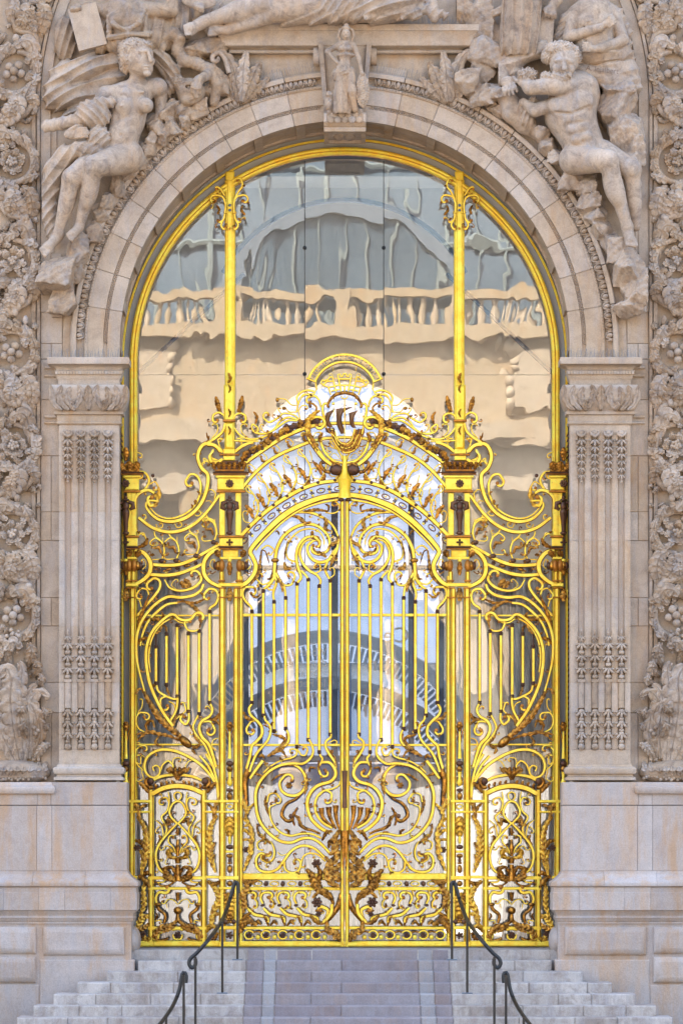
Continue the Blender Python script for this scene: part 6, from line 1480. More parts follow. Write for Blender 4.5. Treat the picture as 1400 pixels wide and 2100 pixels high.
def flower(x, y, r, kind):
    if kind == 0:   # pomegranates and round fruit
        for a, q in ((0.3, .55), (1.6, .6), (2.7, .5), (3.9, .6), (5.2, .5)): fball(x+cos(a)*r*.55, y+sin(a)*r*.5, r*.30, 14+rf.uniform(0, 6))
        fball(x, y, r*.3, 22)
    else:
        n = 9 if kind == 1 else 7
        for i in range(n):
            a = 2*pi*i/n+rf.random()*.3; l_ = r*rf.uniform(.85, 1.05)
            fleaf([(x+cos(a)*r*.2, y+sin(a)*r*.2), (x+cos(a)*l_*.6, y+sin(a)*l_*.6), (x+cos(a+.15)*l_, y+sin(a+.15)*l_)], r*.34, 3, d0=10, h=7, tip=7, bend=5)
        m_ = MB()
        for i in range(10 if kind == 1 else 7):
            a = i*2.4; q = r*.11*sqrt(i); m_.ball(P(x+xs(y)+cos(a)*q, y+sin(a)*q, 22, .997), .026, 7, 5)
        m_.build('seed_head', 'carved', fr, smooth=True)['kind'] = 'stuff'
rings = [-40, 146, 330, 533, 722, 912, 1092, 1262]
for i, cy in enumerate(rings):
    cx = 26+rf.uniform(-4, 4); R = 43; s_ = 1 if i % 2 else -1
    ctr = []
    a0 = -.5*pi if s_ > 0 else .5*pi
    pts = [(cx+R*(1-.0*k)*cos(a0+s_*2*pi*k/26*.86), cy+R*sin(a0+s_*2*pi*k/26*.86)) for k in range(27)]
    fstem(pts, (13, 12, 10, 8), 12)
    flower(cx, cy, 29, (0, 1, 2)[(i+2) % 3])
    for k in range(11):
        a = a0+s_*2*pi*(k+.3)/11*.95; b = a+s_*.55; c = a+s_*.95
        if cx+cos(b)*R*1.5 > 84: rr = 1.18
        else: rr = rf.uniform(1.3, 1.5)
        fleaf([(cx+R*.98*cos(a), cy+R*.98*sin(a)), (cx+R*1.14*cos(b), cy+R*1.14*sin(b)), (cx+R*rr*cos(c), cy+R*rr*sin(c))], rf.uniform(9, 14), 4, d0=10+rf.uniform(0, 7), h=9, tip=7)
    for k in range(5):   # inner leaflets rolling over the ring
        a = rf.random()*6.28; fleaf([(cx+R*.95*cos(a), cy+R*.95*sin(a)), (cx+R*.8*cos(a+.35), cy+R*.8*sin(a+.35)), (cx+R*.62*cos(a+.5), cy+R*.62*sin(a+.5))], 8, 3, d0=12, h=7)
    if i < len(rings)-1:
        ny = rings[i+1]; my = (cy+ny)/2
        # long stem and the big acanthus that wraps it
        if s_ > 0: P0, P1, P2, P3 = (cx-R-6, ny-10), (cx-38, my+18), (cx+30, my-10), (cx+44, cy+14)
        else: P0, P1, P2, P3 = (cx+R+2, ny+4), (cx+34, my+22), (cx-14, my), (cx-40, cy+16)
        fstem([P0, P1, P2, P3], (10, 14, 13), 14)
        g = 1 if s_ > 0 else -1
        fleaf([P1, ((P1[0]+P2[0])/2-6*g, my+2), (P2[0]-16*g, my-26), (P2[0]-34*g, my-30)], 25, 7, d0=16, h=13, tip=10)
        fleaf([P1, (P1[0]-8*g, my-8), (P1[0]-2*g, my-34), (P1[0]+14*g, my-46)], 21, 6, d0=14, h=12, tip=9)
        fleaf([P2, (P2[0]+12*g, my-26), (P2[0]+8*g, my-50)], 17, 5, d0=16, h=10, tip=8)
        fleaf([P0, (P0[0]+14*g, my+40), (P0[0]+34*g, my+34), (P0[0]+48*g, my+46)], 19, 5, d0=14, h=11, tip=8)
        fleaf([(26, my+20), (22, my), (28, my-22)], 15, 5, d0=20, h=10, tip=8)
        for k in range(3): fball(22+rf.uniform(-14, 40), my+rf.uniform(-30, 30), rf.uniform(5, 8), 20, 'bud', rf.uniform(7, 11))
        for k in range(20):
            x, y = rf.uniform(-40, 74), my+rf.uniform(-52, 52); a = rf.random()*6.28; l_ = rf.uniform(12, 26); b = rf.uniform(-1.1, 1.1)
            fleaf([(x, y), (x+cos(a)*l_*.55, y+sin(a)*l_*.55), (min(76, x+cos(a+b)*l_), y+sin(a+b)*l_)], rf.uniform(5, 9), 4, d0=rf.uniform(0, 14), h=8, tip=6)
# the great acanthus at the foot
for pts, w, k_, d_, tp in (([(40, 1560), (30, 1500), (24, 1440), (26, 1395), (14, 1372), (0, 1392)], 34, 9, 26, 16), ([(30, 1560), (2, 1500), (-20, 1440), (-40, 1390)], 36, 8, 18, 10), ([(48, 1560), (44, 1490), (40, 1430), (48, 1375), (40, 1358)], 26, 8, 22, 12),
                           ([(58, 1555), (62, 1490), (56, 1440), (66, 1412), (78, 1404)], 22, 7, 18, 10), ([(60, 1550), (76, 1480), (66, 1440), (84, 1418), (104, 1430)], 22, 7, 16, 12), ([(66, 1552), (84, 1510), (82, 1470), (100, 1458), (110, 1462)], 18, 6, 14, 10), ([(70, 1555), (92, 1530), (104, 1526)], 14, 5, 12, 6), ([(52, 1480), (44, 1462), (56, 1448)], 14, 4, 34, 8), ([(60, 1520), (50, 1495), (58, 1478)], 12, 4, 34, 8),
                           ([(20, 1360), (14, 1335), (30, 1318), (46, 1330)], 20, 5, 20, 9), ([(50, 1370), (66, 1340), (60, 1318)], 18, 5, 16, 9), ([(60, 1385), (78, 1372), (72, 1352)], 16, 5, 16, 9), ([(70, 1400), (86, 1398), (84, 1380)], 12, 4, 14, 8), ([(76, 1478), (94, 1466), (90, 1450)], 10, 4, 20, 6), ([(78, 1500), (94, 1494), (100, 1482)], 10, 4, 18, 6), ([(-10, 1370), (-6, 1345), (8, 1328)], 20, 5, 16, 8)):
    fleaf(pts, w*.8, k_, d0=d_, h=13, tip=tp, bend=8)
for k in range(22): fball(20+rf.uniform(-14, 22), 1312+rf.uniform(-20, 28), rf.uniform(3.2, 5), 26+rf.uniform(-4, 6), 'grape')
for x, y in ((92, 1424), (84, 1418), (97, 1432), (70, 1492), (80, 1498), (74, 1505)): fball(x, y, 5, 26, 'bud')
m_ = MB(); m_.ball(P(26, 1584, 4, .997), (78/S, .26, 26/S), 24, 10); m_.build('mound', 'carved', fr, smooth=True)
for i in range(11):
    x = -44+i*13.5; fleaf([(x+2, 1562), (x, 1578), (x-3, 1592)], 9, 3, d0=43-abs(x-26)**2*.006, h=10, tip=-6, bend=5)
for i in range(26): fball(-46+i*5.6+rf.uniform(-2, 2), 1598+rf.uniform(-3, 3)-abs(i*5.6-72)*.06, rf.uniform(2.6, 4), 38-abs(i*5.6-72)**2*.004, 'berry')
mirror_thing(fr, 'deeply carved acanthus scroll frieze along the right edge of the wall')
# ================================================================== sculptures (signed distance fields, meshed)
class SDF:
    def __init__(self, x0, x1, y0, y1, z0, z1, h=1.7):
        self.o = np.array([x0, y0, z0], np.float32); self.h = h
        self.ax = [np.arange(a, b, h, dtype=np.float32) for a, b in ((x0, x1), (y0, y1), (z0, z1))]
        self.F = np.full([len(a) for a in self.ax], 60.0, np.float32)
    def _sl(self, lo, hi):
        sl = []
        for a, l, h in zip(self.ax, lo, hi):
            i = int(np.searchsorted(a, l)); j = int(np.searchsorted(a, h)); 
            if i >= j: return None, None
            sl.append(slice(i, j))
        X, Y, Z_ = (a[s] for a, s in zip(self.ax, sl))
        return tuple(sl), (X[:, None, None], Y[None, :, None], Z_[None, None, :])
    def put(self, f, lo, hi, k, disp=None, sub=False):
        m = k+6
        sl, g = self._sl([v-m for v in lo], [v+m for v in hi])
        if sl is None: return
        d = f(*g)
        if disp is not None: d = d+disp(*g)
        A = self.F[sl]
        if sub:
            d = -d; hh = np.clip(.5-.5*(d-A)/-k*-1, 0, 1) if False else np.clip(.5+.5*(d-A)/k, 0, 1)
            self.F[sl] = A+(d-A)*hh+k*hh*(1-hh)
        else:
            hh = np.clip(.5+.5*(A-d)/k, 0, 1); self.F[sl] = A+(d-A)*hh-k*hh*(1-hh)
    def cap(self, a, b, ra, rb, k=6, disp=None, sub=False):
        a = np.array(a, np.float32); b = np.array(b, np.float32); ba = b-a; L2 = float(ba@ba) or 1.0
        def f(X, Y, Z_):
            t = np.clip(((X-a[0])*ba[0]+(Y-a[1])*ba[1]+(Z_-a[2])*ba[2])/L2, 0, 1)
            return np.sqrt((X-a[0]-ba[0]*t)**2+(Y-a[1]-ba[1]*t)**2+(Z_-a[2]-ba[2]*t)**2)-(ra+(rb-ra)*t)
        r = max(ra, rb); self.put(f, np.minimum(a, b)-r, np.maximum(a, b)+r, k, disp, sub)
    def begin(self): self.sv = self.F; self.F = np.full(self.sv.shape, 60.0, np.float32)
    def end(self, k=2.5):
        hh = np.clip(.5+.5*(self.sv-self.F)/k, 0, 1); self.F = self.sv+(self.F-self.sv)*hh-k*hh*(1-hh)
    def path(self, pts, r, k=5, disp=None):
        rr = r if isinstance(r, (list, tuple)) else [r]*len(pts)
        for i in range(len(pts)-1): self.cap(pts[i], pts[i+1], rr[i], rr[i+1], k, disp)
    def ell(self, c, r, k=6, rot=0.0, disp=None, sub=False):
        ca, sa = cos(rot), sin(rot)
        def f(X, Y, Z_):
            x = (X-c[0])*ca+(Y-c[1])*sa; y = -(X-c[0])*sa+(Y-c[1])*ca; z = Z_-c[2]
            q = np.sqrt((x/r[0])**2+(y/r[1])**2+(z/r[2])**2)
            g = np.sqrt((x/r[0]**2)**2+(y/r[1]**2)**2+(z/r[2]**2)**2)+1e-6
            return q*(q-1)/g
        R = max(r[0], r[1]); self.put(f, (c[0]-R, c[1]-R, c[2]-r[2]), (c[0]+R, c[1]+R, c[2]+r[2]), k, disp, sub)
    def rock(self, c, r, seed, k=3, n=14, rot=0.0):
        rr = np.random.RandomState(seed); pl = rr.normal(size=(n, 3)); pl /= np.linalg.norm(pl, axis=1)[:, None]
        pl = np.vstack([pl, np.eye(3), -np.eye(3)]); off = np.concatenate([rr.uniform(.62, .95, n), np.ones(6)])
        ca, sa = cos(rot), sin(rot)
        def f(X, Y, Z_):
            x = ((X-c[0])*ca+(Y-c[1])*sa)/r[0]; y = (-(X-c[0])*sa+(Y-c[1])*ca)/r[1]; z = (Z_-c[2])/r[2]
            d = None
            for p, o in zip(pl, off):
                e = x*p[0]+y*p[1]+z*p[2]-o; d = e if d is None else np.maximum(d, e)
            return d*min(r)*.9+1.3*np.sin(X*.21+Y*.13)*np.sin(Y*.27+Z_*.2)+.7*np.sin(X*.55-Y*.4)*np.sin(Z_*.6+Y*.5)
        R = max(r[0], r[1]); self.put(f, (c[0]-R, c[1]-R, c[2]-r[2]), (c[0]+R, c[1]+R, c[2]+r[2]), k)
    def box(self, c, r, rot=0.0, k=2, rad=2.0, disp=None):
        ca, sa = cos(rot), sin(rot)
        def f(X, Y, Z_):
            x = np.abs((X-c[0])*ca+(Y-c[1])*sa)-r[0]+rad; y = np.abs(-(X-c[0])*sa+(Y-c[1])*ca)-r[1]+rad; z = np.abs(Z_-c[2])-r[2]+rad
            return np.sqrt(np.maximum(x, 0)**2+np.maximum(y, 0)**2+np.maximum(z, 0)**2)+np.minimum(np.maximum(x, np.maximum(y, z)), 0)-rad
        R = hypot(r[0], r[1]); self.put(f, (c[0]-R, c[1]-R, c[2]-r[2]), (c[0]+R, c[1]+R, c[2]+r[2]), k, disp)
    def mesh(self, name, m, parent, s):
        F = self.F; h = self.h; neg = F < 0
        nx, ny, nz = F.shape
        c = [neg[i:nx-1+i, j:ny-1+j, k:nz-1+k] for i in (0, 1) for j in (0, 1) for k in (0, 1)]
        cnt = sum(x.astype(np.int8) for x in c); mix = (cnt > 0) & (cnt < 8)
        idx = np.argwhere(mix); 
        if len(idx) == 0: return None
        corners = np.array([(i, j, k) for i in (0, 1) for j in (0, 1) for k in (0, 1)])
        val = np.stack([F[idx[:, 0]+a, idx[:, 1]+b, idx[:, 2]+d] for a, b, d in corners], 1)
        acc = np.zeros((len(idx), 3), np.float32); n = np.zeros(len(idx), np.float32)
        for a in range(8):
            for b in range(a+1, 8):
                if np.abs(corners[a]-corners[b]).sum() != 1: continue
                va, vb = val[:, a], val[:, b]; cr = (va < 0) != (vb < 0)
                t = np.where(cr, va/np.where(cr, va-vb, 1), 0)
                acc += np.where(cr[:, None], corners[a]+(corners[b]-corners[a])*t[:, None], 0); n += cr
        v = (idx+acc/n[:, None])*h+self.o
        vid = np.full(mix.shape, -1, np.int32); vid[mix] = np.arange(len(idx))
        faces = []
        for ax in range(3):
            sl0 = [slice(None)]*3; sl1 = [slice(None)]*3; sl0[ax] = slice(0, -1); sl1[ax] = slice(1, None)
            e = neg[tuple(sl0)] != neg[tuple(sl1)]
            o1, o2 = [a for a in range(3) if a != ax]
            ii = np.argwhere(e); ok = (ii[:, o1] > 0) & (ii[:, o2] > 0) & (ii[:, o1] < F.shape[o1]-1) & (ii[:, o2] < F.shape[o2]-1); ii = ii[ok]
            def cell(d1, d2):
                q = ii.copy(); q[:, o1] += d1; q[:, o2] += d2; return vid[q[:, 0], q[:, 1], q[:, 2]]
            qd = np.stack([cell(-1, -1), cell(0, -1), cell(0, 0), cell(-1, 0)], 1)
            flip = neg[tuple(sl0)][tuple(ii.T)]
            if ax == 1: flip = ~flip
            qd[~flip] = qd[~flip][:, ::-1]; faces.append(qd)
        fc = np.vstack(faces); fc = fc[(fc >= 0).all(1)]
        w = np.stack([(v[:, 0]-700)/S*s, -v[:, 2]/S, ZC+(HZ-v[:, 1])/S*s], 1)-np.array(parent_world(parent))
        # (x, row, relief) -> (x, -relief, -row): handedness is kept by reversing the rings
        me = bpy.data.meshes.new(name); me.vertices.add(len(w)); me.vertices.foreach_set('co', w.astype(np.float32).ravel())
        me.loops.add(len(fc)*4); me.loops.foreach_set('vertex_index', fc.ravel().astype(np.int32))
        me.polygons.add(len(fc)); me.polygons.foreach_set('loop_start', np.arange(0, len(fc)*4, 4, dtype=np.int32))
        me.update(calc_edges=True); me.validate()
        me.polygons.foreach_set('use_smooth', [True]*len(me.polygons)); me.materials.append(M[m])
        o = bpy.data.objects.new(name, me); COL.objects.link(o); o.parent = parent; return o
def folds(dx, dy, wl, amp, ph=0.0, wob=.02, dz=0.0):
    k = 2*pi/wl
    return lambda X, Y, Z_: amp*(np.abs(np.sin((X*dx+Y*dy+Z_*dz+6*np.sin(X*wob*1.3+Y*wob))*k*.5+ph))**.8-.5)
def wavy(wl, amp, ph=0):
    k = 2*pi/wl
    return lambda X, Y, Z_: amp*(np.sin(X*k+2*np.sin(Y*k*.6)+ph)*np.sin(Y*k*.8+1.5*np.sin(X*k*.5)+ph*2)+.5*np.sin(X*k*1.9+Z_*k*.7)*np.sin(Y*k*1.7))
SS = 1-.32/D
def hair(dx, dy, ph):
    a, b = folds(dx, dy, 6.5, 1.5, ph, .09, .3), wavy(11, 2.0, ph)
    return lambda X, Y, Z_: a(X, Y, Z_)+b(X, Y, Z_)
def fingers(f, base, tip, n, spread, r, k=2.0, bow=4):
    b = np.array(base, float); t = np.array(tip, float); s_ = np.array(spread, float)
    for i in range(n):
        u = i-(n-1)/2; p0 = b+s_*u; p2 = t+s_*u*1.12+(t-b)*(-.10*abs(u-.4)); p1 = (p0+p2)/2+np.array([0, 0, bow])
        f.cap(p0, p1, r*1.1, r, k); f.cap(p1, p2, r, r*.85, k)
def foot_(f, heel, toe, r, k=5):
    h_ = np.array(heel, float); t = np.array(toe, float); f.cap(h_, h_*.4+t*.6, r, r*.85, k); v = t-h_; v /= np.linalg.norm(v); n_ = np.array([-v[1], v[0], 0]); 
    m_ = h_*.45+t*.55
    for i in range(5):
        u = (i-2)*r*.42; q = t+n_*u-v*abs(i-.5)*r*.16; f.cap(m_+n_*u*.8, q, r*.42, r*(.30 if i else .38), 2.2)
def eyes(f, pts, r=4.2):
    for x, y, d in pts:
        f.ell((x, y, d+3), (r*1.5, r, r), 2.5, sub=True); f.ell((x, y, d-.5), (r*.95, r*.75, r*.7), 1.2); f.cap((x-r*1.2, y-r*.9, d+2), (x+r*1.2, y-r*.9, d+2), 1.0, 1.0, 1.5)

# ---------------- reclining woman on the left
wo = thing('statue', 'stone statue of a seated nude woman with turned head left of the arch', 'statue', (P(250, 640, 0, SS).x, 0, Z(640)))
f = SDF(70, 425, 80, 545, -8, 150)
f.cap((268, 206, 46), (262, 245, 50), 40, 35, 8); f.cap((262, 245, 50), (250, 290, 52), 34, 33, 10); f.ell((240, 318, 50), (46, 32, 36), 12, rot=-.3)
f.cap((220, 197, 46), (322, 178, 44), 21, 18, 12)
f.ell((256, 226, 80), (18, 17, 16), 7); f.ell((300, 223, 78), (17, 16, 15), 7); f.ell((252, 228, 96), (3, 3, 3), 2); f.ell((304, 225, 92), (3, 3, 3), 2)
f.ell((252, 284, 66), (25, 28, 24), 10); f.ell((251, 286, 92), (3, 4, 5), 3, sub=True)
f.cap((262, 250, 90), (256, 275, 92), 2, 2, 5, sub=True); f.cap((240, 255, 84), (270, 248, 88), 2, 2, 6, sub=True)
f.cap((255, 200, 82), (296, 196, 80), 3, 3, 5)
f.cap((279, 196, 50), (283, 152, 60), 17, 15, 9); f.cap((292, 192, 66), (274, 150, 72), 5, 4, 5)
f.ell((287, 124, 66), (29, 37, 31), 4, rot=.12); f.ell((298, 146, 74), (18, 18, 20), 7); f.cap((306, 113, 92), (313, 136, 96), 3.2, 4.6, 3); f.cap((288, 117, 95), (302, 116, 95), 3, 2.5, 3.5); f.cap((309, 115, 91), (315, 117, 86), 2.5, 2, 3)
f.ell((304, 147, 94), (7, 2.2, 4), 2); f.ell((304, 152, 93), (6, 2.4, 4), 2); f.ell((305, 161, 90), (8, 6, 6), 4); f.ell((288, 135, 90), (9, 9, 7), 5); f.ell((314, 134, 82), (6, 8, 6), 5)
eyes(f, ((295, 123, 94), (312, 123, 87)), 3.6); f.ell((271, 131, 88), (5, 9, 4), 2); f.ell((271, 131, 93), (2.5, 5, 3), 1.5, sub=True)
hr = hair(.35, .9, .3)
f.ell((276, 106, 62), (35, 25, 34), 3, disp=hr); f.ell((262, 124, 64), (18, 24, 26), 3, disp=hr); f.ell((258, 142, 62), (11, 13, 16), 4, disp=hr); f.ell((300, 100, 78), (16, 9, 14), 3, disp=hr)
f.cap((218, 198, 48), (188, 248, 60), 20, 17, 8); f.cap((188, 248, 60), (150, 280, 76), 15, 10, 6)
f.ell((152, 283, 84), (18, 11, 8), 4, rot=-.1); fingers(f, (160, 283, 88), (186, 281, 92), 4, (0, 5.2, 0), 3.4); f.cap((146, 276, 88), (160, 268, 92), 4, 3.2, 3)
f.ell((324, 178, 46), (19, 17, 18), 8); f.begin(); f.cap((328, 180, 36), (330, 222, 24), 15, 12, 7); f.cap((330, 222, 24), (316, 268, 30), 11, 9, 5); f.ell((313, 277, 36), (10, 11, 7), 4); fingers(f, (311, 282, 38), (304, 296, 38), 4, (4.5, 2, 0), 2.8); f.end(3)
f.begin(); f.cap((216, 318, 52), (152, 374, 90), 33, 21, 9); f.cap((152, 374, 90), (122, 478, 62), 20, 10, 6); f.ell((143, 415, 72), (15, 34, 17), 8, rot=.26); f.ell((151, 374, 106), (11, 13, 7), 5)
foot_(f, (120, 488, 60), (90, 527, 86), 11); f.ell((122, 482, 62), (12, 11, 12), 5); f.end(4)
f.begin(); f.cap((262, 324, 56), (199, 353, 106), 35, 23, 9); f.cap((199, 353, 106), (166, 462, 66), 20, 10, 6); f.ell((189, 402, 86), (15, 34, 17), 8, rot=.28); f.ell((198, 354, 122), (11, 13, 7), 5); foot_(f, (164, 470, 66), (144, 496, 86), 10); f.end(4)
f.mesh('body', 'carved', wo, SS)
f = SDF(85, 275, 90, 510, -8, 110, 1.9)
fd = folds(.36, .93, 21, 9, .4, .035)
for c, r, ro in (((165, 140, 26), (66, 30, 36), -.35), ((140, 185, 22), (52, 32, 32), -.2), ((215, 165, 20), (50, 26, 26), -.5), ((120, 165, 16), (28, 60, 24), .35), ((180, 215, 18), (60, 20, 26), -.3), ((235, 118, 20), (40, 16, 24), -.3)): f.ell(c, r, 7, rot=ro, disp=fd)
f2 = folds(.8, -.6, 12, 4.5, 1.0)
f.ell((194, 240, 74), (38, 30, 30), 6, rot=.2, disp=f2); f.cap((98, 262, 62), (172, 250, 70), 13, 15, 5, disp=folds(1, .1, 16, 2.5)); f.cap((205, 222, 86), (232, 218, 84), 14, 12, 4, disp=f2); f.ell((205, 290, 76), (26, 26, 24), 6, disp=folds(.7, .8, 13, 5))
f.path([(205, 318, 84), (170, 312, 80), (135, 320, 56), (112, 345, 40), (98, 390, 26), (96, 430, 22), (106, 480, 16)], [12, 16, 20, 22, 20, 18, 12], 7, disp=folds(.75, .65, 14, 5))
f.mesh('drapery', 'carved', wo, SS)
f = SDF(70, 440, 150, 660, -8, 105, 1.9)
f.rock((120, 562, 40), (46, 46, 50), 3); f.rock((128, 610, 28), (32, 40, 34), 5, rot=.3); f.rock((160, 505, 34), (30, 40, 34), 8); f.rock((150, 545, 30), (24, 40, 30), 9)
for i, (x, y, r) in enumerate(((190, 470, 24), (205, 435, 22), (222, 405, 20), (240, 378, 22), (262, 350, 20), (285, 322, 22), (305, 300, 24), (330, 276, 20), (352, 256, 24), (378, 240, 20), (318, 250, 26), (345, 225, 22), (404, 218, 20))): f.rock((x, y, 16), (r, r, 30), 20+i)
f.mesh('rock', 'carved', wo, SS)
bl = MB(); bl.box(X(108), X(129), -.10, .02, Z(652), Z(640)); bl.build('rock_corbel', 'carved', wo)

# mask, serpent and cloth beside her head
se = thing('relief_carving', 'carved grimacing mask under a serpent neck right of the seated woman', 'relief', (P(400, 240, 0, SS).x, 0, Z(240)))
f = SDF(300, 470, 55, 245, -8, 84, 1.6)
f.path([(334, 90, 34), (338, 74, 40), (356, 68, 44), (368, 78, 42), (364, 100, 34), (376, 120, 30), (402, 126, 30), (430, 140, 34), (446, 172, 34), (438, 205, 26)], [7, 11, 13, 12, 12, 13, 13, 13, 12, 10], 5, disp=folds(.6, .8, 10, 1.2)); f.ell((372, 78, 50), (9, 8, 9), 3); f.ell((334, 92, 40), (8, 11, 8), 3)
f.path([(312, 98, 30), (338, 118, 34), (356, 142, 34), (352, 172, 28), (336, 196, 20)], [9, 13, 14, 12, 8], 6, disp=folds(.7, -.7, 11, 4)); f.path([(318, 118, 22), (340, 142, 22), (352, 170, 18)], [9, 12, 10], 5)
f.ell((390, 184, 30), (30, 28, 28), 4, rot=.3); f.ell((388, 180, 52), (8, 5, 6), 2, sub=True); f.ell((388, 180, 50), (4, 3.5, 4), 1.5); f.cap((396, 188, 58), (404, 200, 56), 3.5, 5, 3); f.cap((378, 170, 52), (396, 170, 56), 3.5, 3, 3); f.ell((386, 205, 44), (16, 10, 12), 6); f.ell((366, 168, 40), (14, 16, 14), 5, disp=wavy(9, 2)); f.ell((398, 209, 54), (8, 2.6, 5), 2, sub=True)
f.path([(352, 205, 26), (372, 222, 30), (396, 232, 26), (420, 222, 22)], [10, 14, 13, 9], 5, disp=folds(.5, .9, 12, 3)); f.rock((430, 180, 16), (18, 26, 24), 40); f.rock((452, 160, 14), (22, 30, 24), 41)
f.begin(); f.cap((428, 150, 40), (412, 164, 58), 12, 9, 5); f.ell((407, 170, 60), (11, 12, 7), 4); fingers(f, (404, 176, 64), (402, 196, 60), 4, (5.4, .5, 0), 3.3); f.end(2)
f.mesh('carving', 'carved', se, SS)

# ---------------- bearded man on the right
mn = thing('statue', 'stone statue of a bearded nude man bowed over his folded arms right of the arch', 'statue', (P(1200, 640, 0, SS).x, 0, Z(640)))
f = SDF(1020, 1345, 85, 530, -8, 150)
f.cap((1178, 194, 44), (1168, 232, 46), 52, 52, 8); f.cap((1168, 234, 46), (1192, 288, 48), 50, 42, 10); f.ell((1206, 314, 50), (48, 34, 36), 12, rot=.3)
f.ell((1144, 226, 86), (26, 19, 14), 7, rot=.1); f.ell((1188, 216, 86), (26, 19, 14), 7)
for x, y in ((1162, 256), (1184, 252), (1170, 274), (1190, 270), (1180, 294), (1198, 288)): f.ell((x, y, 84), (13, 11, 13), 5)
f.ell((1190, 300, 92), (3, 4, 5), 3, sub=True)
f.cap((1166, 222, 102), (1188, 296, 98), 2.6, 2.2, 6, sub=True); f.cap((1136, 240, 92), (1170, 244, 96), 2, 2, 5, sub=True); f.cap((1176, 240, 96), (1206, 228, 92), 2, 2, 5, sub=True)
for q in (262, 284): f.cap((1158, q+3, 95), (1196, q-3, 95), 1.5, 1.5, 4, sub=True)
f.begin(); f.ell((1197, 180, 60), (28, 25, 28), 8); f.cap((1196, 182, 66), (1132, 188, 98), 23, 18, 8); f.cap((1132, 188, 98), (1082, 190, 92), 18, 14, 6); f.cap((1086, 192, 92), (1070, 176, 82), 13, 11, 5); f.ell((1078, 162, 86), (22, 14, 14), 5, disp=wavy(11, 3)); f.end(4)
f.cap((1152, 212, 62), (1094, 232, 72), 17, 13, 8); f.cap((1094, 232, 72), (1072, 215, 66), 12, 10, 5)
f.ell((1040, 176, 74), (16, 14, 9), 5, rot=.5); fingers(f, (1040, 184, 80), (1046, 202, 82), 4, (7, -3, 0), 3.6); f.cap((1050, 168, 82), (1066, 182, 86), 4.4, 3.6, 3); f.path([(1030, 160, 46), (1026, 145, 40), (1045, 130, 40)], [18, 18, 16], 6)
f.begin(); f.ell((1152, 138, 86), (28, 33, 30), 4, rot=.25); f.cap((1150, 140, 115), (1152, 158, 119), 3.6, 5.2, 3); f.cap((1134, 140, 112), (1147, 138, 115), 3.4, 3, 3); f.cap((1156, 138, 115), (1168, 142, 110), 3, 3, 3); f.ell((1136, 154, 106), (8, 8, 7), 5); f.ell((1166, 156, 104), (7, 8, 7), 5)
eyes(f, ((1140, 147, 111), (1162, 148, 110)), 3.4)
hr = hair(.9, .4, .6); f.ell((1146, 112, 80), (37, 20, 32), 3, disp=hr); f.ell((1176, 126, 84), (13, 22, 20), 3, disp=hr); f.ell((1120, 124, 78), (14, 16, 20), 3, disp=hr)
br = hair(.95, -.2, 1.1); f.ell((1138, 172, 96), (28, 12, 20), 3, rot=.15, disp=br); f.ell((1118, 168, 92), (16, 11, 14), 3, disp=br); f.ell((1158, 168, 104), (12, 7, 10), 3, disp=br); f.end(3)
f.begin(); f.cap((1176, 330, 60), (1240, 343, 112), 32, 22, 9); f.cap((1240, 343, 112), (1282, 468, 76), 20, 11, 6); f.ell((1253, 396, 96), (19, 38, 20), 8, rot=-.33); f.ell((1240, 344, 126), (11, 14, 7), 5); foot_(f, (1284, 478, 72), (1291, 514, 92), 12); f.ell((1283, 470, 76), (12, 12, 12), 5); f.end(3)
f.begin(); f.cap((1232, 318, 56), (1290, 356, 88), 30, 21, 9); f.cap((1290, 356, 88), (1302, 465, 50), 18, 10, 6); f.ell((1298, 408, 62), (15, 36, 18), 8, rot=-.1); f.ell((1292, 358, 104), (11, 13, 7), 5); f.end(3)
f.ell((1212, 330, 84), (9, 13, 10), 5)
f.mesh('body', 'carved', mn, SS)
f = SDF(1000, 1345, 80, 660, -8, 112, 1.9)
fd = folds(.3, 1, 22, 3.5)
f.path([(1052, 165, 40), (1050, 132, 42), (1074, 108, 44), (1110, 100, 44), (1140, 104, 40)], [16, 20, 22, 20, 16], 6, disp=fd)
f.path([(1140, 104, 36), (1190, 118, 34), (1240, 128, 36), (1285, 142, 34), (1300, 175, 30)], [16, 20, 22, 24, 18], 7, disp=fd)
f.path([(1160, 138, 46), (1200, 150, 44), (1250, 160, 42), (1290, 165, 38)], [14, 20, 20, 16], 6, disp=folds(.2, 1, 30, 2))
f.rock((1262, 215, 34), (48, 48, 40), 61, rot=.3); f.rock((1285, 260, 30), (40, 46, 38), 62, rot=-.2); f.rock((1268, 185, 40), (36, 20, 36), 63, rot=.25); f.rock((1300, 310, 28), (24, 30, 40), 64)
f.rock((1292, 335, 36), (30, 26, 44), 65); f.rock((1290, 385, 20), (30, 44, 30), 66)
f.path([(1092, 210, 54), (1076, 225, 56), (1078, 245, 50), (1092, 262, 36)], [12, 14, 14, 10], 5, disp=folds(.9, .3, 9, 4)); f.path([(1040, 200, 34), (1052, 225, 34), (1078, 248, 26), (1100, 268, 18)], [20, 24, 22, 12], 6)
for i, (x, y, r) in enumerate(((1108, 270, 22), (1122, 296, 24), (1140, 318, 22), (1172, 362, 30), (1196, 372, 26), (1206, 412, 26), (1222, 440, 24), (1236, 470, 26), (1254, 498, 26), (1010, 182, 22))): f.rock((x, y, 24), (r, r*.95, 36), 80+i)
f.rock((1292, 545, 44), (34, 42, 46), 71); f.rock((1300, 600, 34), (26, 48, 36), 72); f.rock((1290, 628, 30), (36, 22, 34), 73); f.rock((1270, 515, 36), (26, 26, 36), 74)
f.mesh('rock', 'carved', mn, SS)
lettering('A. Injalbert', 1232, 152, 15, mn, -.445, flip=False, mat_='incised', s=SS, rot=.12, ext=.004)
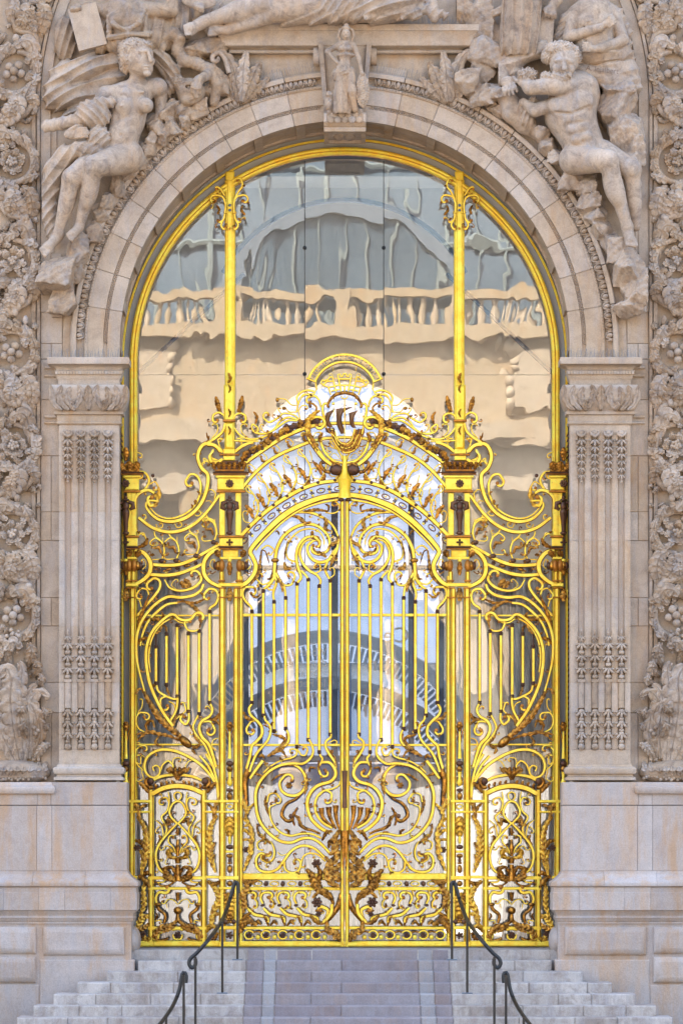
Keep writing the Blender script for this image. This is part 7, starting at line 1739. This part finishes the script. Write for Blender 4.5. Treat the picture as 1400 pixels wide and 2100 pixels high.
rk = thing('rock_carving', 'rough rock lumps carved beside the ledge left of the bearded man', 'relief', (P(980, 240, 0, SS).x, 0, Z(240)))
f = SDF(930, 1060, 70, 250, -8, 80, 1.9)
f.rock((1005, 106, 26), (44, 34, 34), 91, rot=.3); f.rock((990, 140, 20), (36, 26, 26), 92, rot=-.5); f.rock((962, 172, 26), (32, 30, 34), 93); f.rock((988, 195, 24), (30, 24, 30), 94); f.rock((1018, 218, 18), (22, 16, 22), 95, rot=.6)
f.mesh('rock', 'carved', rk, SS)

# ---------------- figures along the top edge
se1 = thing('statue', 'stone statue of a draped woman holding a tablet at the upper left', 'statue', (P(240, 110, 0, SS).x, 0, Z(110)))
f = SDF(95, 400, -110, 130, -8, 100, 1.8)
f.cap((232, 22, 40), (285, 18, 40), 22, 20, 10); f.cap((258, 28, 40), (264, 78, 40), 38, 34, 10, disp=None); f.ell((240, 44, 68), (17, 16, 15), 7); f.ell((278, 44, 68), (17, 16, 15), 7)
f.cap((251, 14, 44), (250, -22, 50), 15, 14, 8); f.ell((250, -52, 54), (27, 34, 28), 4); f.ell((250, -64, 48), (32, 26, 30), 3, disp=wavy(12, 3)); f.cap((250, -52, 80), (250, -40, 84), 3, 4.5, 3); f.ell((250, -28, 78), (7, 2.5, 4), 2); eyes(f, ((240, -54, 79), (260, -54, 79)), 3.4); f.cap((233, -60, 79), (246, -60, 81), 2.5, 2.5, 3); f.cap((254, -60, 81), (267, -60, 79), 2.5, 2.5, 3)
f.cap((290, 18, 42), (352, 24, 56), 17, 14, 7); f.cap((352, 22, 56), (358, -40, 56), 14, 10, 5)
f.cap((215, 22, 38), (178, 14, 44), 15, 11, 7); f.ell((162, 17, 52), (12, 9, 8), 4); fingers(f, (157, 17, 58), (157, 27, 60), 4, (5.5, -1, 0), 3)
dr = folds(.9, .25, 13, 5)
f.ell((264, 88, 38), (52, 26, 34), 6, disp=folds(.9, -.5, 12, 4)); f.begin(); f.path([(226, 24, 62), (236, 60, 82), (262, 70, 80), (288, 56, 82), (298, 22, 62)], [5, 5, 5, 5, 5], 4, disp=folds(.6, -.8, 7, 2.0)); f.path([(224, 82, 66), (264, 78, 78), (304, 76, 66)], 6, 4, disp=folds(.1, .9, 6, 2)); f.end(2)
for q in range(7): f.cap((228+q*11, 92, 76), (224+q*13, 120, 72), 2.2, 2.6, 3, sub=True)
f.cap((226, 40, 66), (226, 70, 66), 7, 6, 4, disp=folds(.6, -.8, 8, 2)); f.cap((290, 20, 56), (300, 70, 58), 9, 12, 5, disp=dr); f.ell((320, 62, 28), (34, 40, 28), 6, disp=dr); f.ell((345, 55, 22), (30, 44, 22), 6, disp=dr); f.ell((130, 72, 16), (24, 48, 20), 6, disp=dr); f.ell((205, 70, 30), (22, 40, 26), 6, disp=dr)
f.mesh('body', 'carved', se1, SS)
bl = MB(); th = .27
cx_, cz_ = P(181, 57, 0, SS).x, P(181, 57, 0, SS).z; a_ = math.radians(-15)
cs = [(-30/S, 44/S), (29/S, 44/S), (29/S, -44/S), (-30/S, -44/S)]; ca, sa = cos(-a_), sin(-a_)
prism(bl, [(cx_+x*ca-z*sa*-1*-1, cz_+x*sa+z*ca) for x, z in cs], -.40, -.30); bl.build('tablet', 'stone', se1)
se2 = thing('statue', 'stone statue of a reclining draped figure lying along the top ledge', 'statue', (P(600, 50, 0, SS).x, 0, Z(50)))
f = SDF(365, 960, -140, 82, -8, 118, 2.0)
f.cap((660, -20, 56), (552, 12, 74), 44, 30, 9); f.cap((548, 12, 74), (420, 46, 58), 26, 12, 7); f.ell((500, 26, 64), (44, 24, 20), 8, rot=-.25); foot_(f, (414, 50, 58), (380, 72, 72), 13)
f.cap((640, 10, 66), (572, 30, 80), 34, 24, 8); f.cap((572, 32, 78), (470, 62, 50), 20, 11, 6); foot_(f, (462, 62, 50), (428, 66, 58), 10)
d1 = folds(.35, .95, 17, 7); d2 = folds(.8, .6, 15, 7)
f.cap((585, 46, 62), (720, 20, 70), 14, 30, 8, disp=d1); f.ell((700, 10, 60), (70, 44, 46), 8, disp=d2); f.ell((790, 14, 60), (80, 38, 50), 8, rot=-.15, disp=d1); f.cap((720, 36, 76), (850, 34, 76), 13, 15, 6, disp=folds(.5, .9, 11, 5)); f.cap((820, 10, 66), (910, 34, 60), 18, 10, 6, disp=d2); f.ell((760, -40, 50), (70, 50, 44), 10, disp=d2)
f.cap((740, -60, 50), (770, -110, 46), 40, 34, 10); f.ell((780, -132, 50), (26, 32, 28), 5)
foot_(f, (770, 36, 78), (746, 44, 92), 9); foot_(f, (838, 36, 76), (820, 44, 88), 8); f.cap((884, 10, 60), (890, 42, 62), 12, 9, 6)
f.mesh('body', 'carved', se2, SS)
f = SDF(360, 470, -20, 125, -8, 80, 2.0); f.rock((420, 92, 16), (56, 26, 26), 101); f.rock((392, 108, 14), (36, 16, 22), 102); f.mesh('rock', 'carved', se2, SS)
pa = thing('palette_carving', 'stone hand gripping a round palette above the pointing foot', 'relief', (P(408, 20, 0, SS).x, 0, Z(30)))
f = SDF(350, 470, -60, 75, -8, 90, 1.7); f.ell((408, 2, 50), (36, 18, 5), 2, rot=.1); f.cap((408, 40, 20), (408, 18, 56), 13, 9, 6); fingers(f, (408, 14, 60), (408, 26, 62), 4, (5.5, 1.5, 0), 3.2); f.ell((372, 30, 20), (24, 50, 22), 6, disp=folds(1, .1, 12, 4)); f.ell((440, 30, 12), (30, 40, 16), 6, disp=folds(.9, .4, 13, 4)); f.mesh('carving', 'carved', pa, SS)
se3 = thing('statue', 'stone statue of a draped figure resting a hand on a block at the upper right', 'statue', (P(1080, 110, 0, SS).x, 0, Z(110)))
f = SDF(935, 1165, -130, 118, -8, 100, 1.9)
dr = folds(1, .12, 17, 10)
f.cap((1075, -40, 42), (1066, 90, 36), 42, 46, 8, disp=dr); f.cap((1040, 10, 44), (1016, 26, 46), 10, 9, 6, disp=folds(.4, .9, 10, 3)); f.ell((1080, -60, 44), (44, 50, 34), 8, disp=dr); f.ell((1084, -112, 50), (26, 32, 28), 5)
f.cap((1118, -40, 44), (1140, 0, 52), 16, 12, 6); f.cap((1140, 0, 52), (1128, 22, 60), 12, 9, 5); f.ell((1125, 24, 62), (14, 9, 8), 4); fingers(f, (1126, 28, 66), (1127, 42, 66), 4, (6, 1, 0), 3.2)
f.box((1116, 62, 36), (18, 36, 22), .06); f.rock((982, 40, 24), (30, 50, 28), 111); f.rock((958, 20, 20), (26, 40, 24), 112); f.ell((1010, 70, 22), (20, 40, 22), 5, disp=dr)
f.mesh('body', 'carved', se3, SS)
se4 = thing('statue', 'stone statue of a draped woman with crossed forearms at the far upper right', 'statue', (P(1225, 120, 0, SS).x, 0, Z(120)))
f = SDF(1125, 1320, -110, 140, -8, 104, 1.8)
f.cap((1186, 30, 40), (1248, 28, 40), 24, 22, 10); f.cap((1216, 30, 40), (1218, 95, 38), 42, 44, 10); f.ell((1198, 52, 68), (18, 17, 15), 8); f.ell((1236, 52, 68), (18, 17, 15), 8)
f.cap((1216, 20, 44), (1218, -20, 50), 16, 15, 8); f.ell((1218, -50, 54), (27, 34, 28), 4); f.ell((1218, -62, 48), (32, 26, 30), 3, disp=wavy(12, 3)); f.cap((1218, -50, 80), (1218, -38, 84), 3, 4.5, 3); f.ell((1218, -27, 78), (7, 2.5, 4), 2); eyes(f, ((1208, -52, 79), (1228, -52, 79)), 3.4)
f.begin(); f.cap((1178, 34, 48), (1164, 78, 60), 16, 12, 7); f.cap((1164, 80, 62), (1226, 68, 92), 12, 9, 4); f.end(2)
f.begin(); f.ell((1240, 60, 92), (13, 8, 7), 4, rot=-.3); fingers(f, (1242, 60, 96), (1256, 48, 96), 4, (2, 5, 0), 2.8); f.end(2)
f.begin(); f.cap((1258, 34, 46), (1276, 84, 56), 16, 12, 7); f.cap((1276, 86, 58), (1226, 108, 82), 12, 9, 4); f.ell((1212, 110, 86), (13, 8, 8), 4); fingers(f, (1206, 108, 88), (1190, 106, 88), 4, (0, 5, 0), 2.8); f.end(2)
f.cap((1196, 20, 64), (1216, 40, 74), 2, 2, 4, sub=True); f.cap((1236, 20, 64), (1216, 40, 74), 2, 2, 4, sub=True)
for q in range(5): f.cap((1186+q*9, 60+q*2, 78), (1200+q*9, 96, 74), 1.6, 2.2, 3, sub=True)
dr = folds(.7, .7, 13, 5); f.path([(1186, 20, 50), (1160, 40, 40), (1146, 75, 30), (1150, 105, 24)], [10, 13, 14, 10], 6, disp=folds(.5, .8, 9, 3)); f.path([(1192, 24, 60), (1206, 52, 80), (1234, 70, 74)], [5, 6, 6], 4, disp=folds(.3, .9, 7, 2)); f.ell((1222, 112, 36), (62, 22, 38), 7, disp=folds(.3, .95, 12, 5)); f.ell((1270, 112, 28), (34, 24, 34), 6, disp=dr); f.path([(1244, 16, 46), (1266, 26, 40), (1284, 60, 28), (1286, 100, 22)], [8, 12, 13, 12], 6, disp=dr)
f.mesh('body', 'carved', se4, SS)

# ---------------- armed goddess with owl and shield on the keystone
mi_ = thing('statue', 'small stone statue of an armed goddess with owl and shield on the keystone', 'statue', (P(707, 235, 0, SS).x, -.25, Z(235)))
f = SDF(655, 765, 55, 240, 18, 84, .95)
f.ell((709, 80, 62), (9, 12, 10), 2); f.cap((709, 79, 72), (709, 83, 73.5), 1, 1.6, 1.2); f.cap((704, 77, 71.5), (714, 77, 71.5), 1, 1, 1); f.cap((706, 87, 71), (712, 87, 71), .9, .9, .8)
f.path([(698, 92, 54), (694, 82, 54), (697, 70, 55), (704, 66, 56)], [2.4, 3, 3, 2.6], 2); f.path([(720, 92, 54), (725, 82, 54), (722, 70, 55), (715, 66, 56)], [2.4, 3, 3, 2.6], 2); f.ell((709, 67, 60), (9, 5, 9), 2); f.ell((710, 61, 60), (5, 4, 5), 1.5)
f.cap((709, 92, 56), (709, 100, 54), 5, 6, 3); f.cap((696, 101, 50), (722, 101, 50), 9, 8, 5); f.cap((708, 104, 50), (707, 124, 50), 15, 12, 6, disp=folds(.5, .8, 8, 1.2)); f.ell((701, 109, 62), (7, 6, 6), 3); f.ell((715, 109, 62), (7, 6, 6), 3); f.ell((708, 121, 52), (18, 6, 14), 3, disp=folds(.9, .3, 7, 1.5))
f.cap((690, 102, 50), (671, 113, 54), 6, 5, 3); f.cap((671, 113, 54), (690, 136, 58), 4.6, 3.6, 3); f.cap((725, 102, 50), (735, 128, 54), 6, 5, 3); f.cap((735, 128, 54), (741, 156, 58), 4.6, 3.6, 3); f.ell((743, 160, 60), (4, 5, 4), 2)
fd = folds(1, .06, 7.5, 3.0)
f.cap((706, 130, 48), (706, 150, 48), 13, 19, 6, disp=fd); f.cap((704, 155, 46), (700, 230, 42), 17, 20, 5, disp=folds(1, .1, 8, 3.2)); f.cap((717, 155, 52), (722, 195, 58), 11, 9, 4, disp=folds(1, -.2, 9, 1.0)); f.cap((722, 195, 58), (727, 228, 46), 9, 8, 4, disp=folds(1, -.2, 8, 2)); f.ell((690, 160, 50), (9, 14, 10), 3, disp=folds(.9, .3, 6, 2)); f.ell((706, 156, 62), (10, 7, 6), 3, disp=folds(.4, .9, 5, 1.5))
f.mesh('body', 'carved', mi_, SS)
f = SDF(725, 765, 150, 238, 18, 78, 1.1); f.ell((743, 193, 58), (14, 36, 4), 1.5, rot=.0, disp=wavy(9, 1.0)); f.ell((743, 193, 60), (10, 31, 4.2), 1.0, disp=wavy(8, 1.4, 2)); f.mesh('shield', 'carved', mi_, SS)
f = SDF(660, 690, 190, 236, 18, 76, 1.0); f.ell((673, 216, 52), (8, 17, 9), 2, disp=folds(.7, .7, 5, 1)); f.ell((674, 201, 56), (7, 7, 8), 2); f.ell((671, 200, 64), (2, 2, 2), 1, sub=True); f.ell((677, 200, 64), (2, 2, 2), 1, sub=True); f.cap((674, 202, 63), (674, 205, 64), 1.2, .8, 1); f.mesh('owl', 'carved', mi_, SS)

mi_.location.y -= .16
# ---------------- acanthus sprays either side of the keystone
sp = thing('acanthus_spray', 'curled stone acanthus spray above the arch left of the keystone', 'relief', (AXW, 0, Z(200)))
for pts, w, k_, d_, tp in (([(490, 205), (484, 170), (478, 140), (462, 112), (446, 104)], 15, 6, 20, 14), ([(494, 205), (498, 170), (500, 135), (506, 106)], 16, 6, 22, 12), ([(498, 205), (512, 175), (524, 145), (534, 126)], 16, 6, 18, 12), ([(502, 204), (522, 184), (540, 166), (552, 156)], 12, 5, 12, 8), ([(484, 205), (470, 180), (474, 150)], 14, 5, 14, 8)):
    l_ = MB(); leaf(l_, pts, w, d_, 11, k=k_, tip=tp, bend=6, s=.995); l_.build('acanthus_leaf', 'carved', sp, smooth=True)
m_ = MB(); q = smooth_path([(470, 150), (462, 122), (450, 108), (440, 112)], 2, end=(-1, 9, .9)); m_.tube([P(a, b, 34, .995) for a, b in q], .035, 7); m_.build('volute', 'carved', sp, smooth=True)
mirror_thing(sp, 'curled stone acanthus spray above the arch right of the keystone')
